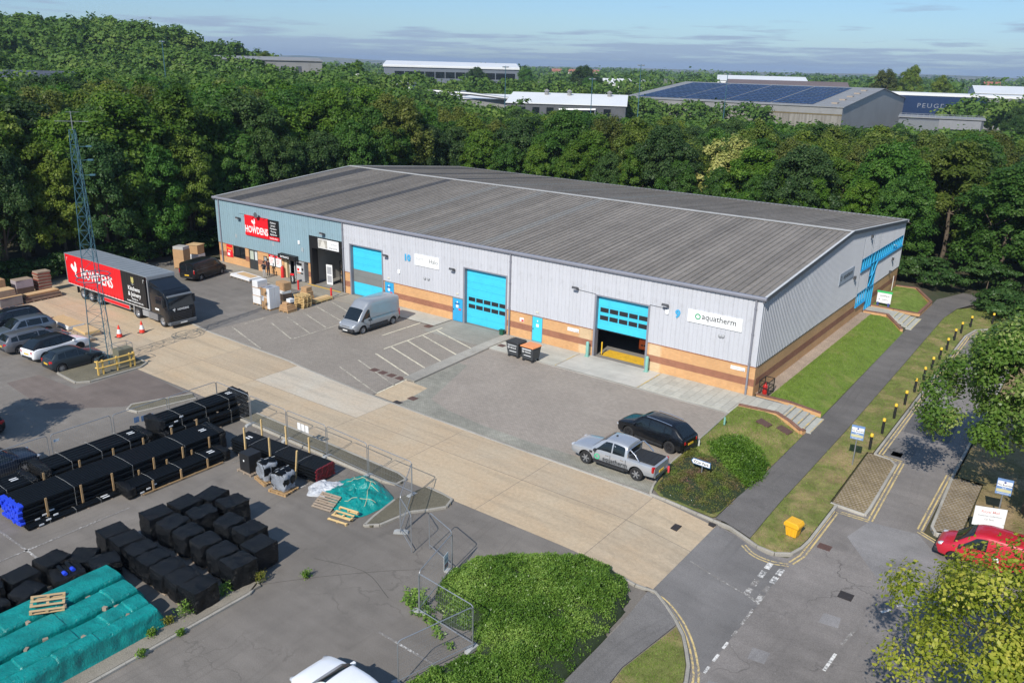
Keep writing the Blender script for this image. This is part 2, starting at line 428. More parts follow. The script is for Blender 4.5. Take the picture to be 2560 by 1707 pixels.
def text(name, s, size, m, parent=None, bold=0.0, align='CENTER', depth=.004, squeeze=1.0, shear=0.0, space=1.0):
    """Lettering as a thin mesh in its own xy plane, baseline centred."""
    key = (s, size, bold, align, squeeze, m.name, depth)
    if key not in _TX:
        cu_ = bpy.data.curves.new('t', 'FONT'); cu_.body = s; cu_.size = size; cu_.align_x = align; cu_.offset = bold*size; cu_.extrude = depth
        cu_.resolution_u = 2; cu_.shear = shear; cu_.space_character = space
        ob = bpy.data.objects.new('t', cu_); COL.objects.link(ob)
        dg = bpy.context.evaluated_depsgraph_get(); me = bpy.data.meshes.new_from_object(ob.evaluated_get(dg)); me.name = name
        bpy.data.objects.remove(ob); bpy.data.curves.remove(cu_)
        if squeeze != 1.0: me.transform(Matrix.Diagonal((squeeze, 1, 1, 1)))
        me.materials.clear(); me.materials.append(m); _TX[key] = me
    o = link(name, _TX[key], parent); return o
def on_wall(o, x, y, z, face='-y'):
    o.location = (x, y, z); o.rotation_euler = {'-y': (R(90), 0, 0), '+x': (R(90), 0, R(90)), '-x': (R(90), 0, R(-90)), '+z': (0, 0, 0), '+y': (R(90), 0, R(180))}[face]; return o
# ================================================================== ground, roads, paving
def ground_axis(lo, hi, near, step):
    a = list(np.arange(near[0], near[1]+step, step)); d = step; x = near[0]
    while x > lo: d *= 1.22; x -= d; a.insert(0, x)
    d = step; x = a[-1]
    while x < hi: d *= 1.22; x += d; a.append(x)
    return np.array(a)
gx = ground_axis(-6000, 3500, (-110, 40), 2.5); gy = ground_axis(-900, 6500, (-70, 90), 2.5)
for lo, hi, st in ((-560, -115, 14),): gx = np.unique(np.concatenate([gx, np.arange(lo, hi, st)]))
gy = np.unique(np.concatenate([gy, np.arange(95, 420, 14)]))

GX, GY = np.meshgrid(gx, gy); GZ = terrain(GX, GY)-.03
nx, ny = len(gx), len(gy)
m_soil, t, b = shader('woodland_floor')
g_ = nd(t, 'NewGeometry').outputs['Position']
c_ = mix(t, ramp(t, noise(t, g_, .35, 5, .65), [(.35, 0), (.65, 1)]), (.035, .045, .018), (.075, .06, .035))
far_ = mix(t, ramp(t, noise(t, g_, .0028, 3, .5), [(.42, 0), (.46, 1), (.6, 1), (.64, 0)]), (.045, .075, .03), (.16, .15, .07))
sp_ = nd(t, 'SeparateXYZ'); t.links.new(g_, sp_.inputs[0])
c_ = mix(t, ramp(t, math_(t, 'MULTIPLY', sp_.outputs['Y'], .001), [(.55, 0), (.75, 1)]), c_, far_)
t.links.new(c_, b.inputs['Base Color']); b.inputs['Roughness'].default_value = 1
me = bpy.data.meshes.new('ground')
me.from_pydata(np.stack([GX.ravel(), GY.ravel(), GZ.ravel()], -1).tolist(), [], [(j*nx+i, j*nx+i+1, (j+1)*nx+i+1, (j+1)*nx+i) for j in range(ny-1) for i in range(nx-1)])
me.materials.append(m_soil); me.polygons.foreach_set('use_smooth', [True]*len(me.polygons))
struct(link('ground', me))

A_YARD = (.180, .162, .142); A_ROAD = (.200, .182, .168); A_SIDE = (.158, .150, .144); A_H = (.172, .158, .142); A_PATH = (.140, .130, .122)
m_yard = asphalt('yard_asphalt', A_YARD, 3, .22, .35)
m_hyard = asphalt('forecourt_asphalt', A_H, 17, .2)
m_road = asphalt('road_asphalt', A_ROAD, 31, .22, .7)
m_side = asphalt('side_road_asphalt', A_SIDE, 57, .2, .8)
m_path = asphalt('footpath_asphalt', A_PATH, 71, .28)
m_patch = asphalt('repair_asphalt', (.12, .115, .115), 91, .2)
m_patch2 = asphalt('old_repair_asphalt', (.215, .205, .2), 95, .25)
m_pink = asphalt('reddish_asphalt', (.165, .135, .118), 13, .2)
m_conc = asphalt('kerb_concrete', (.34, .32, .28), 5, .18, 0, patch=.22)
m_slabc = asphalt('slab_concrete', (.42, .41, .36), 8, .12, 0, patch=.15)
m_apron = asphalt('apron_concrete', (.47, .45, .405), 9, .12, 0, patch=.12)
m_moss = asphalt('mossy_gravel', (.15, .135, .095), 23, .6, 0, patch=.35)

def concrete(name, col, seed):
    m, t, b = shader(name); MATS[name] = m
    g = nd(t, 'NewGeometry').outputs['Position']
    mp = nd(t, 'Mapping'); mp.inputs['Location'].default_value = (seed, seed, 0); t.links.new(g, mp.inputs[0]); v = mp.outputs[0]
    oi = nd(t, 'ObjectInfo').outputs['Random']
    c = mix(t, 1.0, col, ramp(t, oi, [(0, (.93, .94, .96)), (1, (1.06, 1.04, 1.0))]), 'MULTIPLY')
    c = mix(t, ramp(t, noise(t, v, .3, 5, .65, .5), [(.35, 0), (.7, .65)]), c, (col[0]*.98, col[1]*.86, col[2]*.74))
    c = mix(t, ramp(t, noise(t, mapped(t, v, (.09, 1.1, 1)), 1.1, 5, .65), [(.47, 0), (.72, .7)]), c, tuple(x*.68 for x in col))
    c = mix(t, 1.0, c, ramp(t, noise(t, v, 5, 6, .72), [(.3, .86), (.7, 1.12)]), 'MULTIPLY')
    c = mix(t, 1.0, c, ramp(t, noise(t, v, 38, 2), [(.3, .9), (.7, 1.1)]), 'MULTIPLY')
    t.links.new(c, b.inputs['Base Color']); b.inputs['Roughness'].default_value = .9; b.inputs['Specular IOR Level'].default_value = .2
    bump(t, b, noise(t, v, 60, 2), .2, .006)
    return m
m_tan = concrete('tan_concrete', (.475, .388, .278), 4)
m_grey_slab = concrete('pale_slab_concrete', (.50, .455, .38), 9)
m_block = brickmat('block_paving', (.35, .305, .26), (.29, .25, .213), (.22, .198, .17), .2, .1, .01, 'xy', .08)
m_block_worn = brickmat('mossy_block_paving', (.31, .295, .25), (.265, .255, .215), (.18, .178, .14), .2, .1, .01, 'xy', .2)
m_cellpav = brickmat('cell_paving', (.32, .255, .19), (.27, .21, .15), (.20, .155, .08), .22, .22, .05, 'xy', .25)
m_white = paint('white_road_paint', (.72, .70, .66), (.17, .165, .16), .45)
m_whiteworn = paint('worn_white_paint', (.6, .58, .54), (.19, .175, .16), .8)
m_cream = paint('cream_bay_paint', (.70, .64, .48), (.25, .225, .19), .3)
m_yell = paint('yellow_road_paint', (.62, .47, .20), (.18, .17, .165), .35)
m_yellc = paint('yellow_edge_paint', (.66, .47, .13), (.38, .35, .3), .55)
m_lawn = grassmat('lawn', (.13, .20, .035), (.20, .27, .06), (.28, .27, .10), .42, 0)
m_verge = grassmat('dry_verge', (.15, .18, .045), (.21, .22, .07), (.35, .265, .13), .66, 5)
m_dry = grassmat('parched_verge', (.21, .175, .075), (.28, .215, .10), (.36, .26, .145), .8, 9)
m_gravel = asphalt('gravel', (.33, .26, .2), 41, .6, 0, patch=.2)
m_cover = mat('rusty_cover', (.13, .072, .058), .75, .2, .25, 6, .5, 60)
m_iron = mat('iron_grate', (.06, .05, .045), .6, .4, .3, 8)

struct(sheet('yard', rect(-67, 4.8, -75, 0.25), 0, m_yard))
struct(sheet('road', [(4.8, -75), (95, -75), (95, -11), (14.0, -11), (13.2, -10.4), (13.2, 25.5), (60, 25.5), (60, 32.3), (12, 32.3), (10.4, 31.9), (9.4, 30.6), (8.95, 28.5), (8.95, -13), (8.85, -16), (8.5, -17), (7.7, -17.35), (6.8, -17.2), (5.8, -16.85), (4.8, -16.8)], -.002, m_road))
struct(sheet('side_road', [(4.78, -17.0), (5.8, -16.95), (6.8, -17.3), (8.65, -17.5), (8.75, -21.5), (8.65, -27), (7.9, -26.6), (7.1, -25.3), (6, -24.3), (4.78, -23.8)], .004, m_side))
struct(sheet('forecourt', rect(-62.5, -40.3, -15.45, -.02), .004, m_hyard))
struct(sheet('reddish_patch', [(-40.5, -31), (-34, -31.5), (-30.8, -28.2), (-29.2, -24.3), (-36.2, -24.0), (-36.0, -28.6), (-40.4, -28.9)], .003, m_pink))
struct(sheet('asphalt_patch', [(-66, -40), (-36.5, -40), (-34.5, -34.5), (-40.0, -32.2), (-66, -32.2)], .003, m_pink))
struct(sheet('asphalt_patch', [(-37.2, -23.9), (-28.8, -24.05), (-29.2, -23.5), (-37.0, -23.2)], .004, m_patch))
# far-left part of the yard lies on concrete; the access road is poured in bays
roadroot = bpy.data.objects.new('concrete_road', None); COL.objects.link(roadroot); struct(roadroot, 'tan concrete access road poured in bays')
xs_ = [-66, -59.6, -53.2, -47, -40.8, -34.6, -28.35, -18.15, -11.72, -5.2, 1.25, 4.79]
for i in range(len(xs_)-1):
    a, b_ = xs_[i]+.012, xs_[i+1]-.012
    ytop = -13.2 if b_ < -46 else (-15.5 if b_ < -40 else (-15.75 if b_ < -30 else (-16.35 if b_ < -27 else -16.8)))
    for y0, y1 in ((-23.95, -19.93), (-19.9, ytop)):
        mm = m_grey_slab if (abs(a+28.34) < .1 and y0 > -20) else m_tan
        ky = lambda x: float(np.interp(x, [-66, -47, -46.9, -44, -40, -30, -27, -20, -10, 4.8], [-13.2, -13.2, -15.0, -15.2, -15.68, -15.95, -16.32, -16.8, -17.02, -17.05]))+.02
        sheet('concrete_slab', rect(a, b_, y0, y1) if y0 < -20 else [(a, y0), (b_, y0), (b_, ky(b_)), ((a+b_)/2, ky((a+b_)/2)), (a, ky(a))], .006, mm, parent=roadroot)
for i in range(5):
    sheet('concrete_slab', rect(xs_[i]+.012, xs_[i+1]-.012, -27.0 if xs_[i+1] < -47 else -24.6, -23.98), .006, m_tan, parent=roadroot) if xs_[i+1] < -44 else None
# block paved bays
struct(sheet('block_paving', [(-19.5, -13.25), (-20.05, -4.0), (-19.9, -3.85), (-.02, -3.85), (.12, -12.5), (.75, -16.6), (.9, -16.78), (-17.6, -16.78)], .005, m_block))
struct(sheet('mossy_block_edge', [(-17.6, -16.76), (.88, -16.76), (.6, -15.6), (-2.5, -15.5), (-7.5, -15.75), (-11.2, -15.7), (-14.5, -15.3), (-16.6, -14.6), (-17.3, -12.6), (-18.9, -8), (-19.75, -8), (-19.5, -13.2), (-18.1, -13.3)], .009, m_block_worn))
struct(sheet('block_paving', [(-40.25, -15.6), (-30, -15.75), (-27, -16.1), (-20.2, -16.6), (-20.6, -13.1), (-20.95, -3.0), (-27.2, -2.45), (-40.2, -2.45)], .005, brickmat('grey_block_paving', (.30, .265, .225), (.25, .218, .185), (.20, .178, .15), .2, .1, .01, 'xy', .08)))
struct(sheet('tan_patch', [(-20.0, -16.5), (-18.05, -16.55), (-17.65, -15.6), (-18.1, -13.3), (-19.4, -13.1), (-20.3, -13.2)], .008, m_tan))
kerb('flush pale kerb between concrete road and paved bays', [(-44, -15.1), (-40, -15.58), (-30, -15.85), (-27, -16.22), (-20, -16.7), (-10, -16.92), (1.2, -16.95)], m_conc, .2, .03)
# front pavement of the sheds
pav = sheet('pavement', rect(-20.9, 2.4, -3.8, -.01), .012, m_slabc); struct(pav)
slab_me = MB().box(-.292, .292, -.435, .435, 0, .035).mesh('paving_slab', mat('paving_slab', (.44, .43, .375), .9, 0, .14, 3, .3, 40, .2, rand=.12))
for i in range(16):
    for j in range(4):
        x, y = -6.55+.6*i, -.46-.89*j
        if x > -.2 and y < -1.6: continue
        link('paving_slab', slab_me, pav, (x, y, .016))
struct(sheet('loading_apron', rect(-13.85, -7.0, -3.8, -.02), .035, m_apron))
for x in (-13.92, -6.95): struct(sheet('yellow_line', rect(x-.05, x+.05, -3.75, -.25), .04, m_yellc))
struct(sheet('pavement', rect(-34.3, -27.3, -2.4, -.01), .05, m_slabc))
struct(sheet('loading_apron', rect(-27.25, -21.3, -3.9, -.01), .012, asphalt('stained_apron', (.27, .255, .22), 61, .2, 0)))
struct(sheet('loading_apron', rect(-40.2, -35.3, -2.5, -.01), .012, asphalt('brown_apron', (.33, .28, .225), 63, .2, 0)))
struct(sheet('pavement', [(-61.5, -2.3), (-52, -2.45), (-40.3, -2.6), (-40.3, -.01), (-61.5, -.01)], .03, asphalt('shop_pavement', (.30, .275, .225), 66, .2, 0, patch=.2)))
kerb('pavement edge kerb along the loading aprons', [(-20.1, -3.88), (-14, -3.9), (-7, -3.9), (-.1, -3.9)], m_conc, .12, .03)
kerb('pavement edge kerb in front of the shop', [(-61.5, -2.4), (-52, -2.55), (-46, -2.65)], m_conc, .12, .05)
div = sheet('divider_strip', [(-20.65, -13.05), (-19.65, -13.05), (-20.2, -3.9), (-20.2, -.4), (-21.15, -.4), (-21.15, -3.6)], .1, m_conc, .1); struct(div)
kerb('kerb along the divider strip', [(-19.6, -13.1), (-20.12, -3.95)], m_conc, .12, .12)
# bay markings
def line(pts, wd, m, dz=.013, name='bay_line'):
    struct(sheet(name, ribbon(pts, wd), dz, m))
for a, b_ in [((-28.75, -7.1), (-28.76, -2.5)), ((-26.25, -9.4), (-26.4, -2.3)), ((-26.2, -3.15), (-20.95, -4.9)), ((-26.33, -4.87), (-20.75, -6.83)), ((-26.24, -6.72), (-20.7, -8.73)),
              ((-26.16, -8.66), (-20.65, -10.56)), ((-25.95, -10.55), (-20.6, -12.39)), ((-20.35, -12.9), (-20.1, -16.2))]:
    line([a, b_], .13, m_cream)
for a, b_ in [((-25.95, -12.4), (-20.2, -14.4)), ((-25.9, -14.3), (-20.15, -16.2)), ((-38.5, -10.7), (-33.5, -12.5)), ((-38.6, -8.8), (-33.6, -10.55)), ((-38.85, -6.95), (-33.9, -8.6)), ((-39.2, -5.0), (-33.9, -6.65)), ((-39.5, -3.05), (-33.8, -4.95)), ((-33.65, -3.2), (-33.5, -12.6)), ((-39.7, -12.4), (-39.85, -10.2)), ((-39.8, -13.6), (-33.5, -15.5))]:
    line([a, b_], .12, paint('faded_bay_paint', (.60, .55, .43), (.25, .225, .19), .6))
for pts in ([(-21.24, -26.2), (-21.24, -25.1)], [(-18.83, -28.6), (-18.82, -27.4)], [(-13.72, -28.4), (-13.6, -25.2)], [(-2.15, -33.71), (1.4, -33.76)], [(-18.6, -41.5), (-18.6, -34.7)], [(-21.3, -39.6), (-16, -39.56)], [(-16.06, -38.2), (-16.04, -36.9)]):
    line(pts, .11, m_whiteworn)
# inspection covers and gullies, each let into its surface
def cover(x, y, sx, sy, m, dz=.016, label=None):
    root = MB(); z = zgf(x, y)
    root.box(x-sx/2, x+sx/2, y-sy/2, y+sy/2, z-.05, z+dz); root.box(x-sx/2+.03, x+sx/2-.03, y-sy/2+.03, y+sy/2-.03, z+dz-.01, z+dz+.004)
    o = root.build('inspection_cover', m); o.data.transform(Matrix.Identity(4))
    return tag(o, label, 'manhole cover')
for i in range(4): cover(-23.45+.86*i, -13.13, .6, .56, m_cover, label=['rust brown cover, first of four in the bay corner', 'rust brown cover, second of four in the bay corner', 'rust brown cover, third of four in the bay corner', 'rust brown cover nearest the divider strip end'][i])
cover(-27.55, -2.75, .62, .6, m_cover, .06, 'brown cover in the pavement left of the blue side door')
cover(-19.75, -2.7, .6, .55, m_cover, .03, 'red brown cover in the pavement behind the wheeled bins')
cover(-17.6, -15.3, .6, .55, m_cover, .02, 'dark red cover at the corner of the block paving')
cover(-17.9, -16.42, .6, .38, m_iron, .02, 'black gully grate at the kerb beside the tan patch')
cover(-4.6, -.95, .6, .45, mat('stained_cover', (.33, .27, .2), .8, 0, .2, 5), .04, 'sandy brown cover in the slab pavement')
cover(3.28, -18.65, .56, .6, m_iron, .012, 'black grate near the end of the concrete road')
cover(4.5, -17.02, .5, .36, m_iron, .012, 'iron gully grate at the footpath kerb')
cover(4.52, -23.95, .55, .32, m_iron, .012, 'iron gully grate at the corner of the hedge bed')
cover(11.6, -18.35, .6, .58, m_iron, .012, 'dark square cover in the middle of the junction')
cover(9.6, -14.88, .62, .52, m_cover, .012, 'rust red cover beside the yellow lines')
cover(-57, -9.6, .9, .9, m_conc, .012, 'pale round-edged cover in the tarmac by the shop')
# right-hand side: bank, beds, footpath, verges
KC = m_conc
struct(sheet('bank_grass', [(-.05, -2.45), (-.05, -3.7), (.12, -6), (.3, -10), (.25, -12.8), (.85, -16.3), (1.6, -16.85), (4.35, -16.5), (4.48, -16.3), (4.5, -2.7), (2.5, -2.15)], .09, m_verge))
struct(sheet('footpath', [(4.52, -16.45), (5.0, -16.38), (5.85, -16.55), (6.5, -16.75), (6.4, -12), (6.45, 0), (6.35, 15), (6.2, 33), (6.6, 37.5), (9, 44), (6, 45), (4.3, 40), (4.3, 25), (4.52, 4)], .09, m_path))
struct(sheet('end_lawn', [(.95, .7), (4.5, .7), (4.45, 6), (4.3, 25.2), (2.4, 27.1), (.95, 26.9)], .085, m_lawn))
struct(sheet('gravel_strip', rect(.0, 1.0, .5, 27.2), .07, m_gravel))
struct(sheet('end_lawn', [(.15, 30.6), (2.3, 30.6), (4.1, 32), (4.1, 37.2), (2, 40.3), (.15, 40)], .085, m_lawn))
ver = [(6.52, -16.8), (7.0, -17.02), (7.75, -17.05), (8.3, -16.8), (8.62, -16.2), (8.74, -14.9), (8.76, -10.5), (8.5, -10.4), (8.4, -2.6), (8.72, -2.55), (8.75, 28), (9.2, 30.7), (10.3, 32.1), (12, 32.6), (30, 32.6), (30, 40), (10, 42), (6.65, 37.4), (6.22, 33), (6.37, 15), (6.47, 0), (6.42, -12)]
struct(sheet('grass_verge', ver, .088, m_verge))
kerb('corner kerb at the footpath end', [(1.0, -16.9), (4.4, -16.72), (5.0, -16.5), (5.87, -16.69), (6.89, -17.12), (7.74, -17.18), (8.4, -16.92), (8.72, -16.24), (8.85, -15), (8.88, -10.5)], KC)
kerb('long kerb beside the bollards', [(8.85, -2.5), (8.86, 10), (8.88, 28), (9.3, 30.7), (10.4, 32.05), (12, 32.5), (30, 32.5)], KC)
kerb('kerb beside the black car bay', [(-.1, -4), (.1, -8), (.2, -12.7), (.55, -15.5), (.95, -16.75)], KC, .12, .1)
isl = sheet('cell_paved_island', [(8.62, -10.3), (10.35, -10.45), (10.15, -2.95), (8.5, -2.65)], .09, m_cellpav); struct(isl)
kerb('kerb round the left traffic island', [(8.55, -10.42), (10.42, -10.55), (10.22, -2.85), (8.9, -2.6)], KC)
struct(sheet('cell_paved_island', [(13.5, -10.1), (14.75, -9.3), (14.75, -3.0), (13.25, -2.9)], .09, brickmat('cell_paving_grey', (.30, .255, .21), (.25, .205, .16), (.20, .155, .09), .22, .22, .05, 'xy', .25)))
kerb('kerb round the right traffic island', [(14.6, -10.0), (13.45, -10.2), (13.2, -2.75), (13.25, 25.4)], KC)
struct(sheet('parched_verge', [(14.85, -9.6), (60, -9.6), (60, 25.2), (13.4, 25.2), (13.4, -2.6), (14.8, -2.7)], .09, m_dry))
struct(sheet('footpath', [(4.72, -24.15), (5.3, -24.02), (6.05, -24.5), (6.62, -25.2), (6.15, -28.9), (6.4, -34), (6.4, -60), (4.2, -60), (4.9, -34), (4.9, -27)], .09, asphalt('worn_footpath', (.15, .142, .135), 77, .3)))
struct(sheet('parched_verge', [(6.68, -25.3), (7.15, -25.75), (7.95, -27.05), (8.3, -28), (8.55, -31), (8.6, -60), (6.45, -60), (6.45, -34), (6.2, -28.9)], .09, m_verge))
kerb('curved kerb below the hedge bed', [(3.2, -24.15), (4.2, -24.15), (4.95, -23.9), (6.12, -24.6), (7.2, -25.62), (8.03, -26.95), (8.42, -28), (8.68, -31), (8.75, -45)], KC)
# kerbed islands in the lower yard
struct(sheet('mast_island', [(-40.4, -27.2), (-39.6, -27.9), (-36.9, -28.0), (-36.5, -27.5), (-36.55, -23.4), (-37, -22.95), (-40.6, -22.9)], .11, m_moss, .11))
kerb('kerb round the mast island', [(-40.5, -22.85), (-40.45, -27.2), (-39.6, -28.0), (-36.9, -28.1), (-36.4, -27.5), (-36.45, -23.4), (-37, -22.85), (-40.5, -22.8)], KC)
struct(sheet('planted_island', [(-23.4, -24.6), (-10.3, -24.75), (-9.9, -24.4), (-10, -24.0), (-10.7, -23.75), (-23.4, -23.6)], .11, m_moss, .11))
kerb('kerb round the strip below the fence', [(-23.4, -24.7), (-10.3, -24.85), (-9.85, -24.5), (-9.9, -23.95), (-10.6, -23.68), (-23.4, -23.5)], KC)
struct(sheet('planted_island', [(-8.35, -28.55), (-7.95, -28.45), (-7.55, -26.2), (-6.6, -25.15), (-6.4, -24.4), (-6.85, -23.98), (-8.6, -23.95), (-8.9, -25.9)], .11, m_moss, .11))
kerb('kerb round the island by the gates', [(-8.9, -25.9), (-8.4, -28.55), (-8.1, -28.68), (-7.85, -28.5), (-7.45, -26.15), (-6.5, -25.1), (-6.3, -24.35), (-6.8, -23.9), (-8.5, -23.85)], KC)
struct(sheet('planted_island', [(-30.5, -27.9), (-29.9, -28.3), (-29.2, -28.0), (-28.5, -24.5), (-29.2, -24.3)], .11, m_moss, .11))
kerb('kerb of the small island behind the fence', [(-29.2, -24.25), (-30.6, -27.9), (-29.9, -28.4), (-29.1, -28.1), (-28.4, -24.5)], KC)
struct(sheet('kerb_strip', rect(-8.82, -8.15, -60, -34.75), .12, asphalt('old_kerb_strip', (.25, .225, .185), 45, .35, 0, patch=.3), .12))
kerb('kerb beside the covered pipe stacks', [(-8.08, -60), (-8.08, -34.9), (-8.45, -34.65)], KC, .13, .12)
for pts in ([(-8.3, -34.6), (-6.8, -32.7), (-4.9, -30.6), (-3.6, -29.4)], [(-8.1, -31.9), (-5.6, -31.2), (-3.4, -31.9)]): line(catmull(pts, 4), .022, asphalt('crack_tar', (.07, .065, .06), 3, .3), .006, 'surface_crack')
# road markings
def dbl(pts, gap=.2, wd=.085):
    for d in (-gap/2, gap/2): line(offset_line(pts, d), wd, m_yell, .009, 'yellow_line')
dbl(catmull([(6.45, -17.45), (7.1, -17.85), (7.95, -17.88), (8.75, -17.6)], 5))
dbl([(8.78, -17.35), (9.0, -16.4), (9.05, -11.05)]); dbl([(9.05, -11.0), (10.68, -10.95)]); dbl([(10.72, -10.9), (10.45, -2.65)]); dbl([(10.4, -2.5), (9.1, -2.35)])
dbl([(9.12, -2.3), (9.12, 29)]); dbl(catmull([(9.14, 29), (9.6, 30.6), (10.6, 31.7), (12, 32.0)], 4))
dbl([(12.98, -10.2), (12.98, -2.6)]); dbl([(12.95, -2.5), (14.3, -2.55)]); dbl([(12.98, -10.4), (14.2, -11.1)])
dbl(catmull([(4.95, -23.98), (5.7, -24.15), (6.85, -24.95), (7.95, -26.3), (8.75, -28), (9.1, -31), (9.1, -36)], 5))
for x, ys in ((8.03, (-18.25, -19.1, -19.98, -20.8)), (8.63, (-18.4, -19.2, -20.1, -20.95))):
    for k, y in enumerate(ys): line([(x, y-.3), (x, y+.3)], .26, m_white if k < 2 else m_whiteworn, .009, 'give_way_mark')
line([(5.1, -20.6), (8.1, -21.1)], .08, m_whiteworn, .009, 'centre_line'); line([(8.1, -21.05), (8.75, -21.4)], .14, m_whiteworn, .009, 'centre_line')
for k, (a, b_) in enumerate([(-21.9, -23.2), (-23.7, -24.2), (-24.65, -25.15), (-25.6, -26.1), (-26.5, -26.95), (-27.6, -28.1), (-28.8, -29.3)]): line([(8.69, a), (8.69, b_)], .12, m_whiteworn if k < 2 else m_white, .009, 'edge_mark')
line([(12.62, -20.4), (12.42, -21.9)], .13, m_whiteworn, .009, 'centre_line'); line([(12.4, -22.6), (12.33, -23.9)], .13, m_white, .009, 'centre_line')
line([(13.15, -18.6), (13.42, -18.15)], .14, m_white, .009, 'centre_line'); line([(13.6, -17.7), (14.9, -16.2)], .09, m_white, .009, 'centre_line'); line([(15.2, -15.8), (22, -9.9)], .09, m_whiteworn, .009, 'centre_line')
for pts, mm in (([(9.2, 6.6), (12.0, 6.3), (12.1, 2.2), (9.4, 2.4)], m_patch), ([(9.3, 9.5), (11.5, 9.5), (11.6, 8), (9.35, 8)], m_patch2), ([(9.6, -1.2), (10.2, -1.2), (10.2, -1.9), (9.6, -1.9)], m_patch),
                ([(10.7, -11.0), (13.0, -10.7), (16, -14.5), (14, -18.2), (10.2, -13.2)], m_patch2), ([(9.6, -24.3), (10.3, -24.2), (10.35, -25), (9.7, -25.1)], m_patch2), ([(11.2, -20.2), (11.9, -20.1), (12, -20.9), (11.2, -21)], m_patch2),
                ([(9.0, -27.2), (9.5, -27.1), (9.5, -27.8), (9.0, -27.9)], m_patch2), ([(8.9, 1), (10.6, 1.2), (10.8, -1), (9.9, -2.3), (8.95, -2.2)], m_side)):
    struct(sheet('asphalt_patch', pts, .003, mm))
# ================================================================== the long shed with three units
BL, BW, EZ, RZ, RY = 60.9, 40.4, 7.0, 8.68, 19.75
m_brick = brickmat('buff_brick', (.64, .335, .135), (.56, .28, .11), (.50, .36, .22), axis='wall', var=.10)
m_brickr = brickmat('red_brick', (.30, .105, .055), (.24, .08, .045), (.36, .22, .15), axis='wall', var=.14)
m_brickp = brickmat('pale_brick', (.66, .47, .27), (.58, .40, .22), (.5, .4, .28), axis='wall', var=.1)
m_clad = mat('grey_cladding', (.51, .522, .56), .45, 0, .06, .6, dirt=((.33, .33, .34), .35), rand=.03)
m_cladT = mat('blue_grey_cladding', (.245, .36, .415), .5, 0, .07, .6, dirt=((.2, .27, .3), .4), rand=.03)
m_cladE = mat('silver_cladding', (.44, .455, .49), .4, .1, .06, .5, rand=.03)
m_trim = mat('grey_trim', (.22, .225, .26), .45, 0, .1, 1.5)
m_trimd = mat('dark_trim', (.10, .105, .12), .5, 0, .1, 1.5)
m_cyan = mat('cyan_door', (.055, .55, .76), .4, 0, .05, .8, dirt=((.05, .33, .5), .3), rand=.03)
m_cyan2 = mat('cyan_paint', (.03, .34, .62), .45, 0, .08, 2)
m_black = mat('black_paint', (.012, .012, .013), .5, 0, .1, 2)
m_white_p = mat('white_panel', (.78, .79, .79), .5, 0, .03, 1)
m_red_p = mat('red_panel', (.72, .012, .022), .45, 0, .04, 1)
m_glass = glassmat()
m_inner = mat('inner_wall', (.42, .41, .38), .9, 0, .1, .5)
m_floor = mat('shed_floor', (.22, .21, .19), .8, 0, .15, .7)

bld = thing('warehouse', 'long grey low-pitched industrial shed with three units and brick plinth', 'warehouse')
DOORS = [(-12.95, -8.25), (-26.0, -21.3), (-40.05, -35.6), (-45.8, -41.05)]
PED = [(-18.75, -17.7), (-27.25, -26.05), (-35.5, -34.3)]
OPEN = sorted(DOORS+PED+[(-58.4, -56.3), (-55.7, -54.2), (-52.4, -50.3), (-50.0, -46.15)])
def gaps(a, b, holes):
    o = []; x = a
    for h0, h1 in sorted(holes):
        if h1 <= a or h0 >= b: continue
        if h0 > x: o.append((x, h0))
        x = max(x, h1)
    if x < b: o.append((x, b))
    return o
# --- brick plinth of the front, pier by pier
for a, b_ in gaps(-BL, 0, OPEN):
    w_ = MB().box(a, b_, 0, .28, -.1, 2.1).build('brick_wall', m_brick, bld)
    MB().box(a, b_, -.006, .02, .72, 1.24).build('brick_band', m_brickr, w_)
    MB().box(a, b_, -.03, .02, 2.1, 2.17).build('wall_capping', m_brickr, w_)
for a, b_, z0 in ((-58.4, -56.3, .84), (-52.4, -50.3, .82)): MB().box(a, b_, 0, .28, -.1, z0).build('brick_wall', m_brick, bld)
for a, b_, s in ((-14.15, -13.1, -1), (-8.1, -7.2, 1)):
    pm = MB()
    for k in range(28):
        z = k*.075; e = .11 if k % 2 else 0
        if s < 0: pm.box(a-e, b_, -.004, .02, z, z+.075)
        else: pm.box(a, b_+e, -.004, .02, z, z+.075)
    pm.v = [v for v in pm.v]
    o = pm.build('pale_brick_pier', m_brickp, bld); o['label'] = 'paler new brick beside the raised door'
# end wall plinth
for a, b_ in gaps(0.28, BW, [(24.5, 27.75), (28.0, 30.4)]):
    w_ = MB().box(-.28, 0, a, b_, -.8, 2.1).build('brick_wall', m_brick, bld)
    MB().box(-.02, .006, a, b_, .72, 1.24).build('brick_band', m_brickr, w_); MB().box(-.02, .03, a, b_, 2.1, 2.16).build('wall_capping', m_trimd, w_)
MB().box(-.28, 0, 24.5, 27.75, -.8, 1.1).build('brick_wall', m_brick, bld)
MB().box(-.28, .0, .0, .28, -.8, -.1).build('brick_wall', m_brick, bld)
MB().box(-BL, -.28, BW-.2, BW, 0, EZ-.05).build('rear_wall', m_clad, bld)
MB().prism([(0.28, 0), (BW-.2, 0), (BW-.2, EZ-.05), (RY, RZ-.1), (0.28, EZ-.05)], -BL, -BL+.15, 'x').build('side_wall', m_cladT, bld)
